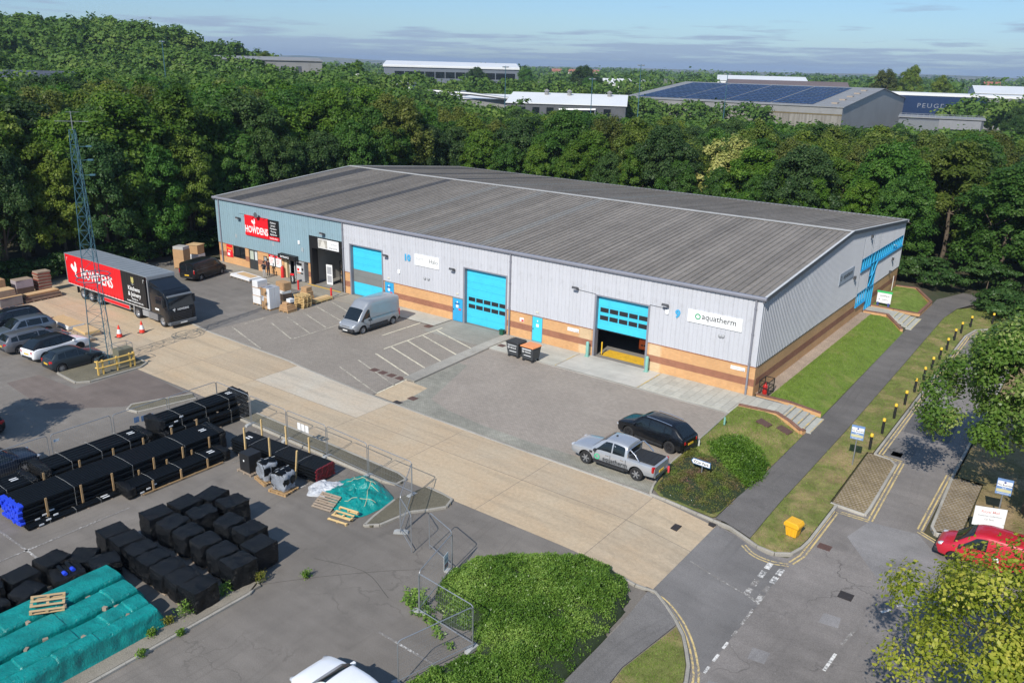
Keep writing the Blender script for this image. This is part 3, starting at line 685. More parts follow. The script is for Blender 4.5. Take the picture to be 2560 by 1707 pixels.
# --- profiled cladding, one sheet at a time
_CS = {}
def rib_profile(w, pitch, depth, gap):
    p = [(0, 0)]; x = 0
    n = max(1, round(w/pitch)); pt = w/n
    for i in range(n):
        x = i*pt
        p += [(x+pt-gap*2, 0), (x+pt-gap*1.4, depth), (x+pt-gap*.6, depth), (x+pt, 0)]
    return p
def clad(x0, x1, z0, z1, m):
    key = (round(x1-x0, 3), round(z0, 3), round(z1, 3), m.name)
    if key not in _CS:
        pr = rib_profile(x1-x0-.004, .34, .03, .03); vs = []; n = len(pr)
        for z in (z0, z1): vs += [(x, -.035+d, z) for x, d in pr]
        _CS[key] = MB().add(vs, [(i, i+1, n+i+1, n+i) for i in range(n-1)]).mesh('cladding_sheet', m)
    return link('cladding_sheet', _CS[key], bld, (x0, 0, 0))
bounds = sorted(set([-BL+i*1.015 for i in range(61)]+[0]+[d for D in DOORS for d in D]))
bounds = [x for i, x in enumerate(bounds) if i == 0 or x-bounds[i-1] > .12]
for D in DOORS:
    for d in D:
        if d not in bounds: bounds.append(d); bounds = [x for x in bounds if x == d or abs(x-d) > .12]
bounds = sorted(bounds)
for a, b_ in zip(bounds, bounds[1:]):
    mid = (a+b_)/2; z0 = 2.17
    if any(d0 < mid < d1 for d0, d1 in DOORS): z0 = 4.98
    clad(a, b_, z0, EZ-.06, m_cladT if mid < -40.85 else m_clad)
MB().box(-BL, 0, .03, .1, 5.05, EZ).build('wall_liner', m_inner, bld)
for a, b_ in gaps(-BL, 0, DOORS): MB().box(a, b_, .03, .1, 2.1, 5.05).build('wall_liner', m_inner, bld)
MB().box(-.09, .018, -.045, .02, 2.17, EZ).build('corner_trim', m_clad, bld)
# end wall sheets, cut round the windows, tops following the gable
def roofz(y): return EZ+(RZ-EZ)*(y/RY if y < RY else (BW-y)/(BW-RY))
EH = [(24.4, 40.15, 4.45, 5.55), (27.85, 30.2, 2.1, 4.6), (24.5, 27.75, 1.1, 2.35)]
def cladE(y0, y1, za, zb0, zb1):
    pr = rib_profile(y1-y0-.004, .34, -.05, .075); n = len(pr)
    vs = [(.005-d, y0+y, za) for y, d in pr]+[(.005-d, y0+y, zb0+(zb1-zb0)*(y/(y1-y0))) for y, d in pr]
    MB().add(vs, [(i, i+1, n+i+1, n+i) for i in range(n-1)]).build('cladding_sheet', m_cladE, bld)
yb = sorted(set([.02]+[i*1.01 for i in range(1, 40)]+[BW]+[24.4, 40.15, 27.85, 30.2, 24.5, 27.75])); yb = [y for i, y in enumerate(yb) if i == 0 or y-yb[i-1] > .06]
for a, b_ in zip(yb, yb[1:]):
    mid = (a+b_)/2; cuts = [(2.16, 2.16)]
    zs = [(h2, h3) for y0, y1, h2, h3 in EH if y0 < mid < y1]
    z = 2.16
    for h2, h3 in sorted(zs):
        if h2 > z: cladE(a, b_, z, h2, h2)
        z = max(z, h3)
    cladE(a, b_, z, roofz(a)-.05, roofz(b_)-.05)
# --- roof sheets and ridge
m_roof, t, b = shader('weathered_roof'); MATS['weathered_roof'] = m_roof
g_ = nd(t, 'NewGeometry').outputs['Position']; oi_ = nd(t, 'ObjectInfo').outputs['Random']
st_ = noise(t, mapped(t, g_, (7, .12, .5)), 1.0, 5, .65); mo_ = noise(t, g_, 1.6, 6, .7); li_ = noise(t, mapped(t, g_, (.6, 5, 1)), 1.2, 5, .7)
c_ = mix(t, 1.0, (.200, .180, .157), ramp(t, noise(t, g_, .22, 4, .6), [(.3, .9), (.7, 1.1)]), 'MULTIPLY')
c_ = mix(t, 1.0, c_, ramp(t, st_, [(.3, .82), (.7, 1.18)]), 'MULTIPLY')
c_ = mix(t, 1.0, c_, ramp(t, mo_, [(.3, .87), (.7, 1.15)]), 'MULTIPLY')
c_ = mix(t, 1.0, c_, ramp(t, li_, [(.3, .88), (.7, 1.12)]), 'MULTIPLY')
c_ = mix(t, 1.0, c_, ramp(t, oi_, [(0, .88), (1, 1.12)]), 'MULTIPLY')
t.links.new(c_, b.inputs['Base Color']); b.inputs['Roughness'].default_value = .75
m_light = mat('roof_light', (.235, .225, .205), .6, 0, .2, 2.5, dirt=((.12, .115, .1), .6))
m_lightd = mat('dark_roof_light', (.095, .092, .092), .6, 0, .2, 2.5)
LIGHTS = {-58: 1, -50.3: 1, -44.3: 1, -37.4: 0, -31.2: 0, -24.8: 0}
def roofsheet(x0, w_, front, m, ribs=2):
    key = ('roof', front, round(w_, 3), m.name)
    if key not in _CS:
        pr = [(0, 0)]; pt = w_/ribs
        for i in range(ribs):
            x = i*pt; pr += [(x+pt-.11, 0), (x+pt-.085, .085), (x+pt-.03, .085), (x+pt-.004, 0)]
        n = len(pr); ya, za, yb_, zb = (-.16, EZ+.03, RY, RZ+.05) if front else (BW+.16, EZ+.03, RY, RZ+.05)
        vs = [(x, ya, za+d) for x, d in pr]+[(x, yb_, zb+d) for x, d in pr]
        _CS[key] = MB().add(vs, [(i, i+1, n+i+1, n+i) for i in range(n-1)]).mesh('roof_sheet', m)
    return link('roof_sheet', _CS[key], bld, (x0, 0, 0))
nsh = 61
for i in range(nsh):
    x0 = -BL-.1+i*(BL+.2)/nsh; w_ = (BL+.2)/nsh
    k = next((v for q, v in LIGHTS.items() if abs(x0+w_/2-q) < .55), None)
    o = roofsheet(x0, w_, True, m_roof if k is None else (m_light if k == 0 else m_lightd))
    if k is not None: o.name = 'roof_light'
    roofsheet(x0, w_, False, m_roof if k is None else (m_light if k == 0 else m_lightd))
MB().prism([(RY-.32, RZ+.085), (RY, RZ+.145), (RY+.32, RZ+.085), (RY+.32, RZ+.105), (RY, RZ+.175), (RY-.32, RZ+.105)], -BL-.12, .14, 'x').build('ridge_cap', mat('ridge_cap', (.36, .355, .34), .6, 0, .15, 1, rand=0), bld)
for x, s in ((.1, 1), (-BL-.1, -1)):
    vb = MB()
    for (y0, z0), (y1, z1) in (((-.2, EZ+.03), (RY, RZ+.08)), ((RY, RZ+.08), (BW+.2, EZ+.03))):
        vb.add([(x-.09*s, y0, z0+.02), (x+.06*s, y0, z0+.02), (x+.06*s, y0, z0-.28), (x-.09*s, y0, z0-.28), (x-.09*s, y1, z1+.02), (x+.06*s, y1, z1+.02), (x+.06*s, y1, z1-.28), (x-.09*s, y1, z1-.28)], [(0, 1, 5, 4), (1, 2, 6, 5), (2, 3, 7, 6), (3, 0, 4, 7), (0, 3, 2, 1), (4, 5, 6, 7)])
    vt = vb.build('verge_trim', m_trimd, bld)
    vw = MB()
    for (y0, z0), (y1, z1) in (((-.2, EZ+.055), (RY, RZ+.105)), ((RY, RZ+.105), (BW+.2, EZ+.055))):
        vw.bar((x, y0, z0+.03), (x, y1, z1+.03), .16, .06)
    vw.build('verge_flashing', mat('verge_flashing', (.55, .55, .54), .5, 0, .1, 1), vt)
def gut(y, s):
    pr = [(-.02, .06), (-.24, .06), (-.30, -.02), (-.28, -.14), (-.18, -.21), (-.02, -.21)]
    return MB().prism([(y+s*a, EZ+.07+c) for a, c in pr], -BL-.22, .24, 'x')
gut(0, 1).build('gutter', m_trim, bld); gut(BW, -1).build('gutter', m_trim, bld)
for x in (-60.25, -40.85, -21.0, -.46):
    dp = MB().tube((x, -.11, -.02), (x, -.11, EZ-.1), .075, 10).build('downpipe', m_trim, bld, 40)
    for z in (.55, 2.3, 4.4, 6.2): MB().lathe([(.075, 0), (.1, .01), (.1, .09), (.075, .1)], 10, 0, (x, -.11, z)).build('pipe_collar', m_trim, dp)
    MB().obox((x, -.06, 6.55), (.06, 0, 0), (0, .06, 0), (0, 0, .35)).build('hopper', m_trim, dp)
# --- sectional doors
pane_me = bez(MB().box(-.33, .33, -.012, .012, -.145, .145).mesh('door_pane', glassmat('door_pane', (.02, .022, .025), .12)), .1, 3, 60)
fr_me = bez(MB().box(-.37, .37, -.008, .008, -.185, .185).mesh('pane_frame', mat('pane_rubber', (.03, .06, .075), .6)), .12, 3, 60)
def door(x0, x1, lift, panes_row, grey_row=None, top=4.92):
    D = bpy.data.objects.new('sectional_door', None); COL.objects.link(D); D.parent = bld
    ny_, h = 8, 4.95/8
    for k in range(ny_):
        z = lift+k*h
        if z > top: break
        z1 = min(z+h, 5.0)
        mm = mat('door_grey', (.19, .20, .195), .5, 0, .08, 1) if (grey_row is not None and k in grey_row) else m_cyan
        p = MB()
        n = 4; dh = (z1-z-.012)/n
        for j in range(n): p.box(x0+.02, x1-.02, .30-.006*(j % 2), .36, z+.006+j*dh, z+.006+(j+1)*dh)
        o = p.build('door_panel', mm, D)
        if k in panes_row:
            for q in range(5):
                x = x0+.5+.83*q+.1
                if x+.3 > x1-.1: x = x1-.42
                f = link('pane_frame', fr_me, o, (x, .292, z+h/2)); link('door_pane', pane_me, o, (x, .286, z+h/2))
    return D
d9 = door(-12.85, -8.35, 2.22, (1, 2)); d9['label'] = 'cyan sectional door raised halfway'
MB().box(-12.85, -8.35, .28, .38, 2.16, 2.215).build('door_seal', m_black, d9)
d10 = door(-25.9, -21.4, .03, (2, 3)); d10['label'] = 'closed cyan sectional door with two rows of panes'
d11 = door(-39.95, -35.7, .03, (), (2, 3)); d11['label'] = 'closed cyan sectional door with a grey band'
for x0, x1 in DOORS[:3]:
    fr = MB(); fr.box(x0, x0+.16, -.06, .45, 0, 4.98); fr.box(x1-.16, x1, -.06, .45, 0, 4.98); fr.box(x0+.16, x1-.16, -.05, .45, 4.88, 4.98)
    fr.build('door_frame', m_trim, bld)
tr_ = MB(); tr_.box(-45.8, -45.45, -.03, .7, 0, 4.98); tr_.box(-41.25, -41.05, -.03, .7, 0, 4.98); tr_.box(-45.45, -41.25, -.02, .7, 3.75, 4.98)
tr_.build('door_frame', m_black, bld)
MB().box(-40.86, -40.8, .3, .45, 0, 2).build('wall_trim', m_trimd, bld)
# personnel doors
for (x0, x1), mm in zip(PED, (m_cyan, m_cyan2, m_cyan2)):
    dr = MB().box(x0, x1, .02, .1, .02, 2.1).build('side_door', mat('door_surround', (.16, .2, .24), .5), bld)
    lf = MB().box(x0+.06, x1-.06, .0, .05, .04, 2.04).build('door_leaf', mm, dr)
    MB().box(x0+.12, x0+.16, -.05, .0, .98, 1.1).build('door_handle', m_black, lf)
    MB().box(x0+.42, x0+.68, -.012, .0, 1.25, 1.5).build('door_notice', m_white_p, lf)
    MB().box(x0+.5, x0+.6, -.012, .0, 1.68, 1.82).build('door_number', m_white_p, lf)
    if mm is m_cyan2:
        MB().box(x0+.3, x0+.8, -.014, -.002, 1.55, 1.66).build('door_notice', mat('notice_blue', (.02, .09, .3), .5), lf); MB().box(x0+.7, x0+.98, -.014, -.002, 1.05, 1.2).build('door_notice', mat('notice_red', (.6, .05, .06), .5), lf)
    MB().box((x0+x1)/2-.14, (x0+x1)/2+.14, -.09, -.03, 2.45, 2.55).build('door_lamp', mat('cream_plastic', (.62, .6, .5), .5), bld)
# --- end wall glazing: ribbon window, tall strip, entrance
fg = MB(); fg.box(-.12, -.06, 24.4, 40.15, 4.45, 5.55); fg.box(-.12, -.06, 27.85, 30.2, 2.1, 4.45); fg.box(-.12, -.06, 24.5, 27.75, 1.1, 2.35); fg.box(-.12, -.06, 28, 30.4, 0, 2.1)
wroot = fg.build('window_glazing', glassmat('tinted_glass', (.01, .025, .04), .05), bld)
def frame(y0, y1, z0, z1, n, hz=()):
    m_ = MB()
    for z in (z0, z1-.09): m_.box(-.1, .04, y0, y1, z, z+.09)
    o = m_.build('window_frame', m_cyan2, wroot)
    for i in range(n+1):
        y = y0+(y1-y0-.08)*i/n; MB().box(-.09, .05, y, y+.08, z0+.09, z1-.09).build('mullion', m_cyan2, wroot)
    for z in hz: MB().box(-.08, .045, y0, y1, z, z+.06).build('transom', m_cyan2, wroot)
frame(24.4, 27.85, 4.45, 5.55, 4); frame(30.2, 40.15, 4.45, 5.55, 12); frame(27.85, 30.2, 2.1, 5.55, 2, (3.3, 4.5)); frame(24.5, 27.75, 1.1, 2.35, 4); frame(28, 30.4, .0, 2.12, 3)
MB().box(-.05, .12, 24.35, 27.9, 4.36, 4.46).build('window_sill', m_cyan2, wroot); MB().box(-.05, .12, 30.15, 40.2, 4.36, 4.46).build('window_sill', m_cyan2, wroot); MB().box(-.05, .12, 24.45, 27.8, 1.02, 1.12).build('window_sill', m_cyan2, wroot)
MB().bar((.1, 27.9, 2.4), (.1, 30.1, 4.4), .07, .07).build('brace', m_cyan2, wroot); MB().bar((.1, 36.2, 5.1), (.1, 37.6, 4.8), .07, .07).build('open_vent', mat('vent_white', (.6, .65, .7)), wroot)
for k in range(4): MB().box(-.055, -.04, 24.75+.75*k, 25.3+.75*k, 1.35, 2.0).build('window_poster', m_white_p, wroot)
# --- interior seen through the raised doors
MB().box(-BL+.2, -.3, .3, BW-.3, -.08, .012).build('shed_floor', m_floor, bld)
MB().box(-45.9, -40.9, 7.0, 7.15, 0, 6.5).build('inner_partition', m_inner, bld); MB().box(-46.1, -45.95, .3, 7.0, 0, 6.5).build('inner_partition', m_inner, bld); MB().box(-40.85, -40.7, .3, 7, 0, 6.5).build('inner_partition', m_inner, bld); MB().box(-21.15, -21, .3, 15, 0, 6.5).build('inner_partition', m_inner, bld); MB().box(-27.5, -.3, 14.0, 14.15, 0, 6.5).build('inner_partition', m_inner, bld)
sheet('floor_hatching', rect(-12.6, -8.5, .55, 2.1), .02, mat('floor_yellow', (.75, .45, .03), .7, 0, .2, 2, dirt=((.3, .2, .06), .5)), parent=bld)
sheet('floor_hatching', rect(-46.0, -41.2, -.4, -.2), .05, mat('floor_yellow', (.7, .45, .05)), parent=bld)
# --- wall lamps, alarms, vents
def flood(x, z, wide=True):
    r_ = MB().box(x-.06, x+.06, -.14, -.03, z-.06, z+.06).build('floodlight', m_black, bld)
    MB().obox((x-.05, -.3, z+.04), (.22 if wide else .14, 0, 0), (0, .14, -.06), (0, .03, .09)).build('lamp_head', mat('lamp_grey', (.07, .07, .075), .4), r_)
    MB().obox((x-.05, -.36, z-.02), (.18 if wide else .11, 0, 0), (0, .1, -.05), (0, .02, .05)).build('lamp_glass', mat('lamp_glass', (.5, .52, .55), .15), r_)
for x, z in ((-14.57, 5.16), (-6.94, 5.25), (-35.02, 4.56), (-27.02, 4.59), (-43.5, 5.4), (-56.7, 5.25)): flood(x, z)
for x, z in ((-33.57, 3.32), (-6.9, 4.78), (-47.3, 4.03)): bez(MB().prism([(x-.14, z-.16), (x, z-.22), (x+.14, z-.16), (x+.14, z+.18), (x-.14, z+.18)], -.12, -.03).build('alarm_box', m_white_p, bld).data, .02)
for x, z in ((-30.4, 3.25), (-29.97, 3.25), (-2.75, 3.87), (-2.55, 3.87)): MB().lathe([(.09, 0), (.13, -.03), (.13, -.1), (.05, -.14)], 12, 0, (x, -.03, z), 'y').build('vent_cowl', mat('cowl_grey', (.36, .37, .39), .4), bld)
for x, z in ((-57.6, 3.25), (-51.4, 3.25), (-46.87, 3.35)): MB().box(x-.15, x+.15, -.06, -.03, z-.2, z+.2).build('wall_vent', mat('vent_grey', (.33, .38, .4), .6), bld)
MB().lathe([(.02, 0), (.16, -.05), (.3, -.16)], 12, 0, (-53.35, -.4, 6.05), 'y').build('satellite_dish', m_trimd, bld); MB().bar((-53.35, 0, 5.9), (-53.35, -.42, 6.05), .05).build('dish_arm', m_trimd, bld)
for y, z in ((22.47, 4.28), (36.5, 3.6), (36.27, 2.3), (26.3, 7.4)): MB().box(.03, .22, y-.12, y+.12, z-.14, z+.14).build('wall_lamp', mat('lamp_grey', (.07, .07, .075), .4), bld)
MB().bar((-14.5, -.05, 5.05), (-12.9, -.05, 5.0), .03).build('cable_run', m_trimd, bld); MB().bar((-8.3, -.05, 5.02), (-6.95, -.05, 5.0), .03).build('cable_run', m_trimd, bld)
# --- shop front of the left unit
for x0, x1, z0 in ((-58.4, -56.3, .84), (-52.4, -50.3, .82)):
    gfr = MB(); gfr.box(x0, x1, .1, .14, z0, 2.12); gl = gfr.build('shop_window', glassmat(), bld)
    f_ = MB()
    for x in np.linspace(x0, x1-.06, 3): f_.box(x, x+.06, .04, .16, z0, 2.12)
    f_.box(x0+.06, x1-.06, .045, .15, z0, z0+.06); f_.build('window_frame', m_black, gl)
sd_ = MB().box(-55.7, -54.2, .08, .16, 0, 2.12).build('shop_door', mat('door_charcoal', (.035, .04, .045), .5), bld)
MB().box(-55.55, -54.95, .05, .1, 1.05, 1.95).build('door_pane', mat('poster_green', (.45, .5, .42), .4), sd_); MB().box(-54.75, -54.35, .05, .1, 1.05, 1.95).build('door_pane', mat('poster_pale', (.6, .62, .62), .4), sd_)
MB().box(-56.3, -55.75, .02, .2, 0, 2.12).build('shop_pier', m_black, bld)
er = MB().box(-50.0, -46.15, 1.3, 1.38, 0, 2.12).build('shop_entrance', glassmat(), bld)
MB().box(-50.0, -49.6, .1, .5, 0, 2.1).build('entrance_jamb', mat('poster_cream', (.62, .5, .3), .5), er); MB().box(-48.85, -48.77, .42, .5, 0, 2.1).build('entrance_frame', mat('white_frame', (.6, .6, .6)), er); MB().box(-49.6, -49.52, .42, .5, 0, 2.1).build('entrance_frame', mat('white_frame', (.6, .6, .6)), er)
cn = MB().prism([(-50.15, 2.12), (-47.55, 2.12), (-47.55, 2.56), (-50.15, 2.56)], -.55, .1).build('entrance_canopy', m_black, bld)
on_wall(text('canopy_text', 'ENTRANCE', .26, m_white_p, cn, .02), -49.1, -.556, 2.25)
# ------------------------------------------------------------------ signs
def sign(name, label, x0, x1, z0, z1, m, y=-.05, th=.06, cat='sign', group=None):
    r_ = thing(name, label, cat, (0, 0, 0), 0, group)
    MB().box(x0, x1, y-th, y+.012, z0, z1).build('sign_board', m, r_); return r_
def words(r_, s, x, z, size, m, y=-.115, bold=.015, align='CENTER', squeeze=1.0, nm='lettering'):
    return on_wall(text(nm, s, size, m, r_, bold, align, .003, squeeze), x, y, z)
m_ink = mat('dark_ink', (.035, .04, .045), .5); m_green = mat('logo_green', (.02, .33, .14), .5); m_grey_ink = mat('grey_ink', (.3, .3, .3), .5); m_blue_ink = mat('number_blue', (.06, .36, .62), .4, 0, .1, 2)
ROOSTER = [(.0, .62), (.05, .74), (.14, .80), (.24, .78), (.33, .68), (.38, .60), (.44, .60), (.50, .70), (.53, .82), (.52, .92), (.57, 1.0), (.63, .97), (.70, .93), (.71, .86), (.76, .83), (.71, .80), (.71, .70), (.75, .60), (.74, .48), (.66, .36), (.56, .28), (.58, .14), (.66, .04), (.72, .0), (.56, .0), (.53, .10), (.49, .0), (.42, .03), (.46, .12), (.45, .27), (.30, .34), (.16, .42), (.05, .52)]
def rooster(parent, x, z, h, y, m, axis='-y'):
    mb = MB().prism([(px_*h, pz*h) for px_, pz in ROOSTER], -.003, .003); o = mb.build('emblem', m, parent); o.location = (x, y, z); return o
s9 = sign('shop_sign', 'white sign board with a green ring logo right of the blue 9', -5.27, -1.25, 4.42, 5.32, m_white_p)
MB().lathe([(.135, -.004), (.215, -.004), (.215, .004), (.135, .004), (.135, -.004)], 28, 0, (0, 0, 0), 'y').build('logo_ring', m_green, s9).location = (-4.5, -.115, 4.9)
words(s9, 'aquatherm', -2.93, 4.78, .60, m_ink, bold=.006, squeeze=.98)
n9 = thing('unit_number', 'large blue figure 9 on grey cladding left of the white sign', 'sign', (0, 0, 0)); on_wall(text('figure', '9', .78, m_blue_ink, n9, .045, depth=.03), -6.06, -.06, 4.52)
n10 = thing('unit_number', 'large blue number 10 on grey cladding', 'sign', (0, 0, 0)); on_wall(text('figure', '10', .80, m_blue_ink, n10, .045, depth=.03), -32.52, -.06, 4.5)
s10 = sign('shop_sign', 'white sign board with two thin scripts right of the number 10', -31.58, -28.73, 4.28, 5.28, m_white_p)
words(s10, 'pure', -31.0, 4.78, .5, m_grey_ink, bold=-.012); words(s10, 'Halo', -29.35, 4.68, .55, m_ink, bold=-.008); words(s10, 'Kitchens', -30.1, 4.75, .16, mat('pale_ink', (.65, .6, .6)), bold=0)
sh = sign('shop_sign', 'big red sign with a white bird emblem on blue grey cladding', -55.75, -51.92, 3.67, 5.78, m_red_p, -.06, .12)
words(sh, 'HOWDENS', -53.85, 4.02, .98, m_white_p, -.185, .028, squeeze=.76); rooster(sh, -54.6, 4.72, .82, -.186, m_white_p)
MB().box(-55.75, -51.92, -.186, -.18, 5.5, 5.515).build('sign_seam', mat('red_seam', (.35, .01, .02)), sh)
for x in (-55.6, -53.8, -52.1): MB().bar((x, -.1, 5.78), (x-.5, -.55, 5.9), .03).build('sign_lamp_arm', m_black, sh)
sh2 = sign('shop_sign', 'tall black sign listing goods beside the big red sign', -51.86, -50.3, 4.08, 5.74, m_black, -.06, .12)
for k, s in enumerate(('Kitchens', 'Joinery', 'Hardware', 'Flooring', 'Appliances')): words(sh2, s, -51.08, 5.4-.3*k, .25, m_white_p, -.185, .012)
sh3 = sign('shop_sign', 'small red strip sign under the black goods list', -51.88, -50.28, 3.68, 4.05, m_red_p, -.06, .12); words(sh3, 'TRADE ONLY', -51.08, 3.78, .22, m_white_p, -.185, .012)
bn = sign('banner', 'white banner with a grey picture in the black loading doorway', -44.45, -41.52, 3.92, 4.84, m_white_p, -.03, .03)
MB().box(-44.4, -43.1, -.068, -.06, 3.98, 4.78).build('banner_picture', mat('photo_grey', (.4, .38, .34), .6, 0, .3, 2), bn); MB().prism([(-44.2, 3.98), (-43.35, 3.98), (-43.6, 4.7), (-43.85, 4.7)], -.072, -.069).build('banner_picture', mat('photo_pale', (.6, .58, .53), .6), bn)
words(bn, 'Worktop', -42.2, 4.42, .22, m_grey_ink, -.064, 0); words(bn, '01233 617 575', -42.3, 4.03, .2, m_ink, -.064, .01)
for lab, x0, x1, z0, z1 in (('white notice with an arrow left of the raised door', -15.3, -14.26, 1.59, 1.88), ('white notice with an arrow near the downpipe at the shed corner', -1.76, -.72, 1.66, 1.92)):
    s_ = sign('notice', lab, x0, x1, z0, z1, m_white_p, -.0, .03); words(s_, 'All deliveries', (x0+x1)/2-.1, z1-.12, .1, m_grey_ink, -.034, 0); words(s_, 'to reception', (x0+x1)/2-.1, z0+.06, .09, m_grey_ink, -.034, 0)
    MB().bar((x1-.3, -.033, z0+.05), (x1-.06, -.033, z0+.05), .02).build('arrow', m_ink, s_); MB().bar((x1-.06, -.033, z0+.04), (x1-.06, -.033, z0+.16), .02).build('arrow', m_ink, s_)
s_ = sign('notice', 'small no smoking notice on the brick left of the pale blue door', -19.97, -19.56, 1.4, 1.72, m_white_p, -.0, .02); MB().box(-19.8, -19.58, -.03, -.022, 1.42, 1.58).build('notice_mark', mat('notice_red', (.6, .05, .06), .5), s_)
s_ = sign('poster', 'red poster with yellow words on brick at the left end of the shop', -59.55, -58.5, .74, 2.1, m_red_p, -.0, .03); words(s_, 'TRADE', -59.02, 1.6, .28, mat('poster_yellow', (.8, .45, .05)), -.034, .02); words(s_, 'ONLY', -59.02, 1.36, .2, m_white_p, -.034, .01); MB().box(-59.4, -59.0, -.034, -.03, .9, 1.2).build('poster_block', m_white_p, s_)
s_ = sign('notice', 'black framed hours notice on the brick by the two people', -53.2, -52.62, 1.2, 1.75, m_black, -.0, .03); [MB().box(-53.1, -52.72, -.036, -.03, 1.3+.1*k, 1.34+.1*k).build('notice_line', m_white_p, s_) for k in range(4)]
for x0, lab in ((-52.32, 'left red and white offer poster in the shop window'), (-51.25, 'right red and white offer poster in the shop window')):
    s_ = sign('poster', lab, x0, x0+.88, .9, 2.05, m_white_p, .02, .02); MB().box(x0, x0+.88, -.004, .0, 1.8, 2.05).build('poster_head', m_red_p, s_); words(s_, 'SALE', x0+.44, 1.86, .17, m_white_p, -.006, .01)
    for k in range(3): MB().box(x0+.12, x0+.5+.1*k, -.004, .0, 1.2+.17*k, 1.27+.17*k).build('poster_block', mat('pale_red', (.7, .35, .33)), s_)
s_ = thing('shop_sign', 'grey sign with a dark ring logo on the end wall', 'sign'); MB().box(.03, .08, 17.7, 22.0, 4.45, 5.42).build('sign_board', mat('sign_grey', (.40, .44, .5), .5), s_)
on_wall(text('lettering', 'aquatherm', .62, m_ink, s_, .006), .085, 20.2, 4.82, '+x'); o = MB().lathe([(.14, -.004), (.22, -.004), (.22, .004), (.14, .004), (.14, -.004)], 24, 0, (0, 0, 0), 'x').build('logo_ring', m_ink, s_); o.location = (.085, 18.2, 4.97)
# ================================================================== vehicles
m_tyre = mat('tyre', (.018, .018, .019), .85, 0, .15, 6)
m_rim = mat('alloy_rim', (.42, .43, .45), .3, .7, .1, 6); m_rimd = mat('dark_rim', (.03, .03, .033), .35, .3, .1, 6); m_rimst = mat('steel_rim', (.30, .31, .33), .4, .5, .12, 6)
m_plas = mat('black_plastic', (.022, .023, .025), .6, 0, .12, 4)
m_cglass = glassmat('car_glass', (.010, .014, .017), .03)
m_head = mat('headlamp', (.55, .57, .6), .12, .3, .05, 5); m_tail = mat('tail_lamp', (.42, .012, .014), .2, 0, .1, 8)
m_platey = mat('yellow_plate', (.75, .48, .04), .5); m_platew = mat('white_plate', (.72, .72, .7), .5); m_chrome = mat('chrome', (.6, .61, .63), .15, .9, .05, 4)
def carpaint(name, col, metal=.0, rough=.32):
    return mat(name, col, rough, metal, .05, 1.2, coat=.7 if max(col) > .1 else .25, spec=None if max(col) > .1 else .35, dirt=(tuple(c*.8+.03 for c in col), .25))
_WM = {}
def wheel_meshes(r, wd, rm, spokes):
    k = (r, wd, rm.name, spokes)
    if k not in _WM:
        ty = MB().lathe([(r*.62, -wd*.42), (r*.9, -wd/2), (r*.985, -wd*.36), (r, -wd*.15), (r, wd*.15), (r*.985, wd*.36), (r*.9, wd/2), (r*.62, wd*.42), (r*.62, -wd*.42)], 24, 0, (0, 0, 0), 'y', False).mesh('tyre', m_tyre, 30)
        ri = MB().lathe([(r*.64, -wd*.36), (r*.66, -wd*.44), (r*.6, -wd*.40), (r*.56, -wd*.20), (.04, -wd*.16)], 24, 0 if spokes else 1, (0, 0, 0), 'y', False)
        for i in range(spokes):
            a = 2*math.pi*i/spokes; ca, sa = math.cos(a), math.sin(a)
            ri.obox((ca*r*.34, -wd*.33, sa*r*.34), (ca*r*.28, 0, sa*r*.28), (0, wd*.08, 0), (-sa*r*.09, 0, ca*r*.09), 1)
        ri.lathe([(.07, -wd*.46), (.07, -wd*.2)], 10, 1, (0, 0, 0), 'y')
        _WM[k] = (ty, ri.mesh('rim', [m_rimd, rm], 40))
    return _WM[k]
def add_wheel(root, x, y, r, wd, rm, spokes=6):
    ty, ri = wheel_meshes(r, wd, rm, spokes); s = 1 if y < 0 else -1
    w_ = link('wheel', ty, root, (x, y, r)); rr = link('rim', ri, w_)
    if s < 0: rr.rotation_euler[2] = math.pi
    return w_
def smooth_lerp(st, x, i):
    xs = [s[0] for s in st]
    return float(np.interp(x, xs, [s[i] for s in st]))
def loft(st, ringf, n_sub=3):
    xs = []
    for a, b_ in zip(st, st[1:]): xs += [a[0]+(b_[0]-a[0])*k/n_sub for k in range(n_sub)]
    xs.append(st[-1][0]); cols = list(zip(*st)); X = np.array(cols[0])
    def val(x):
        o = []
        for c in cols[1:]:
            # monotone cubic through the stations
            c = np.array(c); d = np.diff(c)/np.diff(X); m_ = np.zeros(len(c)); m_[0] = d[0]; m_[-1] = d[-1]
            for i in range(1, len(c)-1): m_[i] = 0 if d[i-1]*d[i] <= 0 else 2*d[i-1]*d[i]/(d[i-1]+d[i])
            i = int(min(max(np.searchsorted(X, x)-1, 0), len(X)-2)); h = X[i+1]-X[i]; t_ = (x-X[i])/h
            o.append(float(c[i]*(2*t_**3-3*t_**2+1)+h*m_[i]*(t_**3-2*t_**2+t_)+c[i+1]*(-2*t_**3+3*t_**2)+h*m_[i+1]*(t_**3-t_**2)))
        return o
    mb = MB(); rings = []
    for x in xs: rings.append([(x, y, z) for y, z in ringf(*val(x))])
    n = len(rings[0])
    for r_ in rings: mb.v += r_
    for j in range(len(rings)-1):
        for i in range(n): mb.f.append((j*n+i, j*n+(i+1) % n, (j+1)*n+(i+1) % n, (j+1)*n+i)); mb.m.append(0)
    mb.f += [tuple(range(n-1, -1, -1)), tuple(range((len(rings)-1)*n, len(rings)*n))]; mb.m += [0, 0]
    return mb, val
